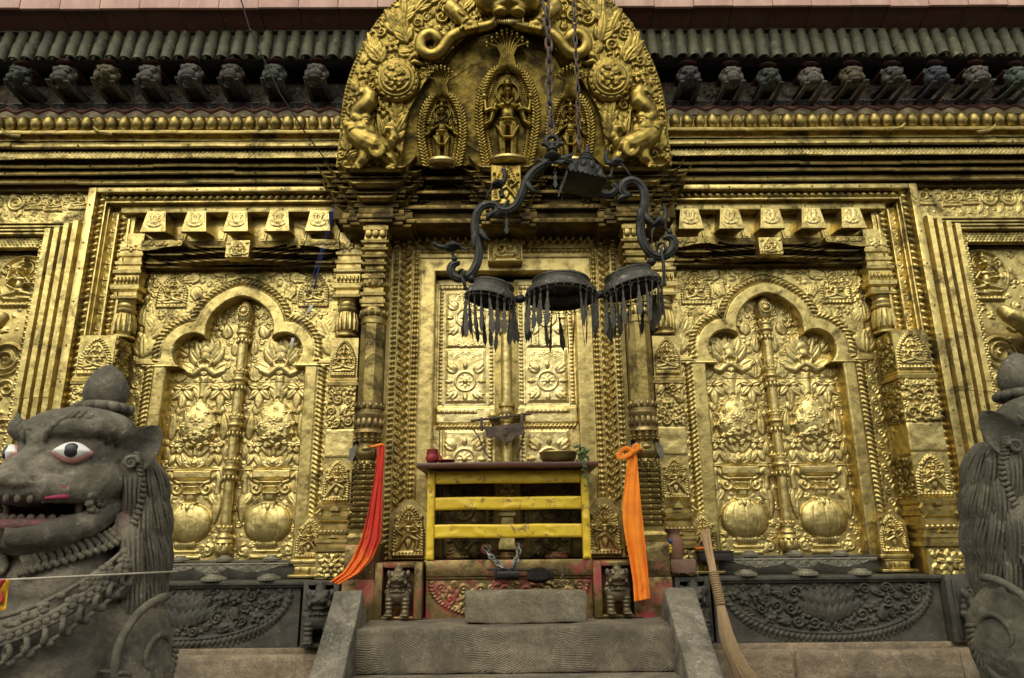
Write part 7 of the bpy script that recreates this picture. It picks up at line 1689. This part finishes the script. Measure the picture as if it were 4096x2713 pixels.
# cord and ribbons round the left lion
c=MB(); P=[]
for k in range(61):
    a=R(-150+300*k/60); P.append(M1@Vector((.262*math.sin(a),-(-.05+.31*math.cos(a)),-.352+.016*math.cos(a*.5)+.010*math.sin(a))))
c.tube(P,.0030,8); co=c.build('cord',CORD,None,True,label='pale cord tied round the chest of the left lion',cat='cord')
for (nm,mt,x0,x1,L) in (('ribbon',plain('red_ribbon',(.45,.02,.02),None,20,.8),-8,22,95),('ribbon',plain('yellow_ribbon',(.80,.42,.02),None,20,.8),6,38,125)):
    y=-2.83; V=[];F=[]; n=10
    for i in range(n+1):
        t=i/n
        for j in range(4):
            s=j/3; V.append(at(x0+(x1-x0)*s-14*t,2318+L*t,y-.006*math.sin(t*5+s*3)-(.004 if mt.name[0]=='y' else .010)))
    for i in range(n):
        for j in range(3): F.append((i*4+j,i*4+j+1,i*4+j+5,i*4+j+4))
    o=mesh_np(nm,np.array([v[:] for v in V]),F,mt,None,True,label='%s ribbon end hanging from the cord on the left lion'%mt.name.split('_')[0],cat='ribbon'); sd=o.modifiers.new('t','SOLIDIFY'); sd.thickness=.0015
# ================================================================= the far side of the courtyard, behind the viewer (its mass is what the gilding mirrors low down)
cb=thing('courtyard_house',(0,-11.5,-1.6),'brick house with timber windows across the courtyard','house')
BRK=plain('house_brick',(.16,.085,.055),(.10,.055,.04),3,.9,0,.3)
k=MB(); k.box(-14,14,-13.5,-11.5,-1.6,3.0,.02); k.box(-14,-11,-11.5,-2.0,-1.6,2.4,.02); k.box(11,14,-11.5,-2.0,-1.6,2.4,.02); k.build('wall',BRK,cb,30)
k=MB()
k.add([(-14,-13.5,4.1),(14,-13.5,4.1),(14,-10.6,2.95),(-14,-10.6,2.95),(-14,-13.5,4.0),(14,-13.5,4.0),(14,-10.6,2.85),(-14,-10.6,2.85)],[(0,1,2,3),(7,6,5,4),(3,2,6,7),(0,3,7,4),(1,5,6,2),(0,4,5,1)])
k.build('roof',TILE,cb,30)
for i in range(7):
    for z in (-.9,1.2):
        k=MB(); x=-9+3*i; k.box(x-.55,x+.55,-11.56,-11.48,z,z+1.3,.02); o=k.build('window',WOOD,cb,30)
# ================================================================= LIGHT
w=bpy.data.worlds.new('World'); scene.world=w; w.use_nodes=True; t=w.node_tree; t.nodes.clear()
o=t.nodes.new('ShaderNodeOutputWorld'); bg=t.nodes.new('ShaderNodeBackground'); sk=t.nodes.new('ShaderNodeTexSky'); sk.sky_type='NISHITA'; sk.sun_disc=False
SE,SA=R(50),R(198)     # elevation; azimuth measured from +y clockwise: behind the camera, a little to the left
sk.sun_elevation=SE; sk.sun_rotation=SA; sk.air_density=1.0; sk.dust_density=4.0; sk.ozone_density=.5; sk.altitude=1500
hs=t.nodes.new('ShaderNodeHueSaturation'); hs.inputs['Saturation'].default_value=.30; t.links.new(sk.outputs[0],hs.inputs['Color'])   # thin cloud: the blue is washed out
mx=t.nodes.new('ShaderNodeMix'); mx.data_type='RGBA'; mx.blend_type='MULTIPLY'; mx.inputs[0].default_value=1; mx.inputs[7].default_value=(1,.96,.79,1); t.links.new(hs.outputs[0],mx.inputs[6]); t.links.new(mx.outputs[2],bg.inputs[0]); bg.inputs[1].default_value=.15; t.links.new(bg.outputs[0],o.inputs[0])
sl=bpy.data.lights.new('sun','SUN'); sl.energy=.8; sl.angle=R(60); sl.color=(1,.94,.77); so_=bpy.data.objects.new('sun',sl); COL.objects.link(so_)
dirv=Vector((math.sin(SA)*math.cos(SE),math.cos(SA)*math.cos(SE),math.sin(SE))); so_.rotation_euler=dirv.to_track_quat('Z','Y').to_euler(); so_.location=(0,-6,6)
vs=scene.view_settings; vs.view_transform='Standard'; vs.look='None'; vs.gamma=1; vs.exposure=1.0; vs.use_curve_mapping=False
# ---- nothing deeper than thing > part > sub-part
def depth(o): return 1 if o.parent is None else 1+depth(o.parent)
for o in [x for x in scene.objects if x.parent is not None and depth(x)>3]:
    a=o
    while depth(a)>2: a=a.parent
    w=wm(o); o.parent=a; o.matrix_parent_inverse=wm(a).inverted()
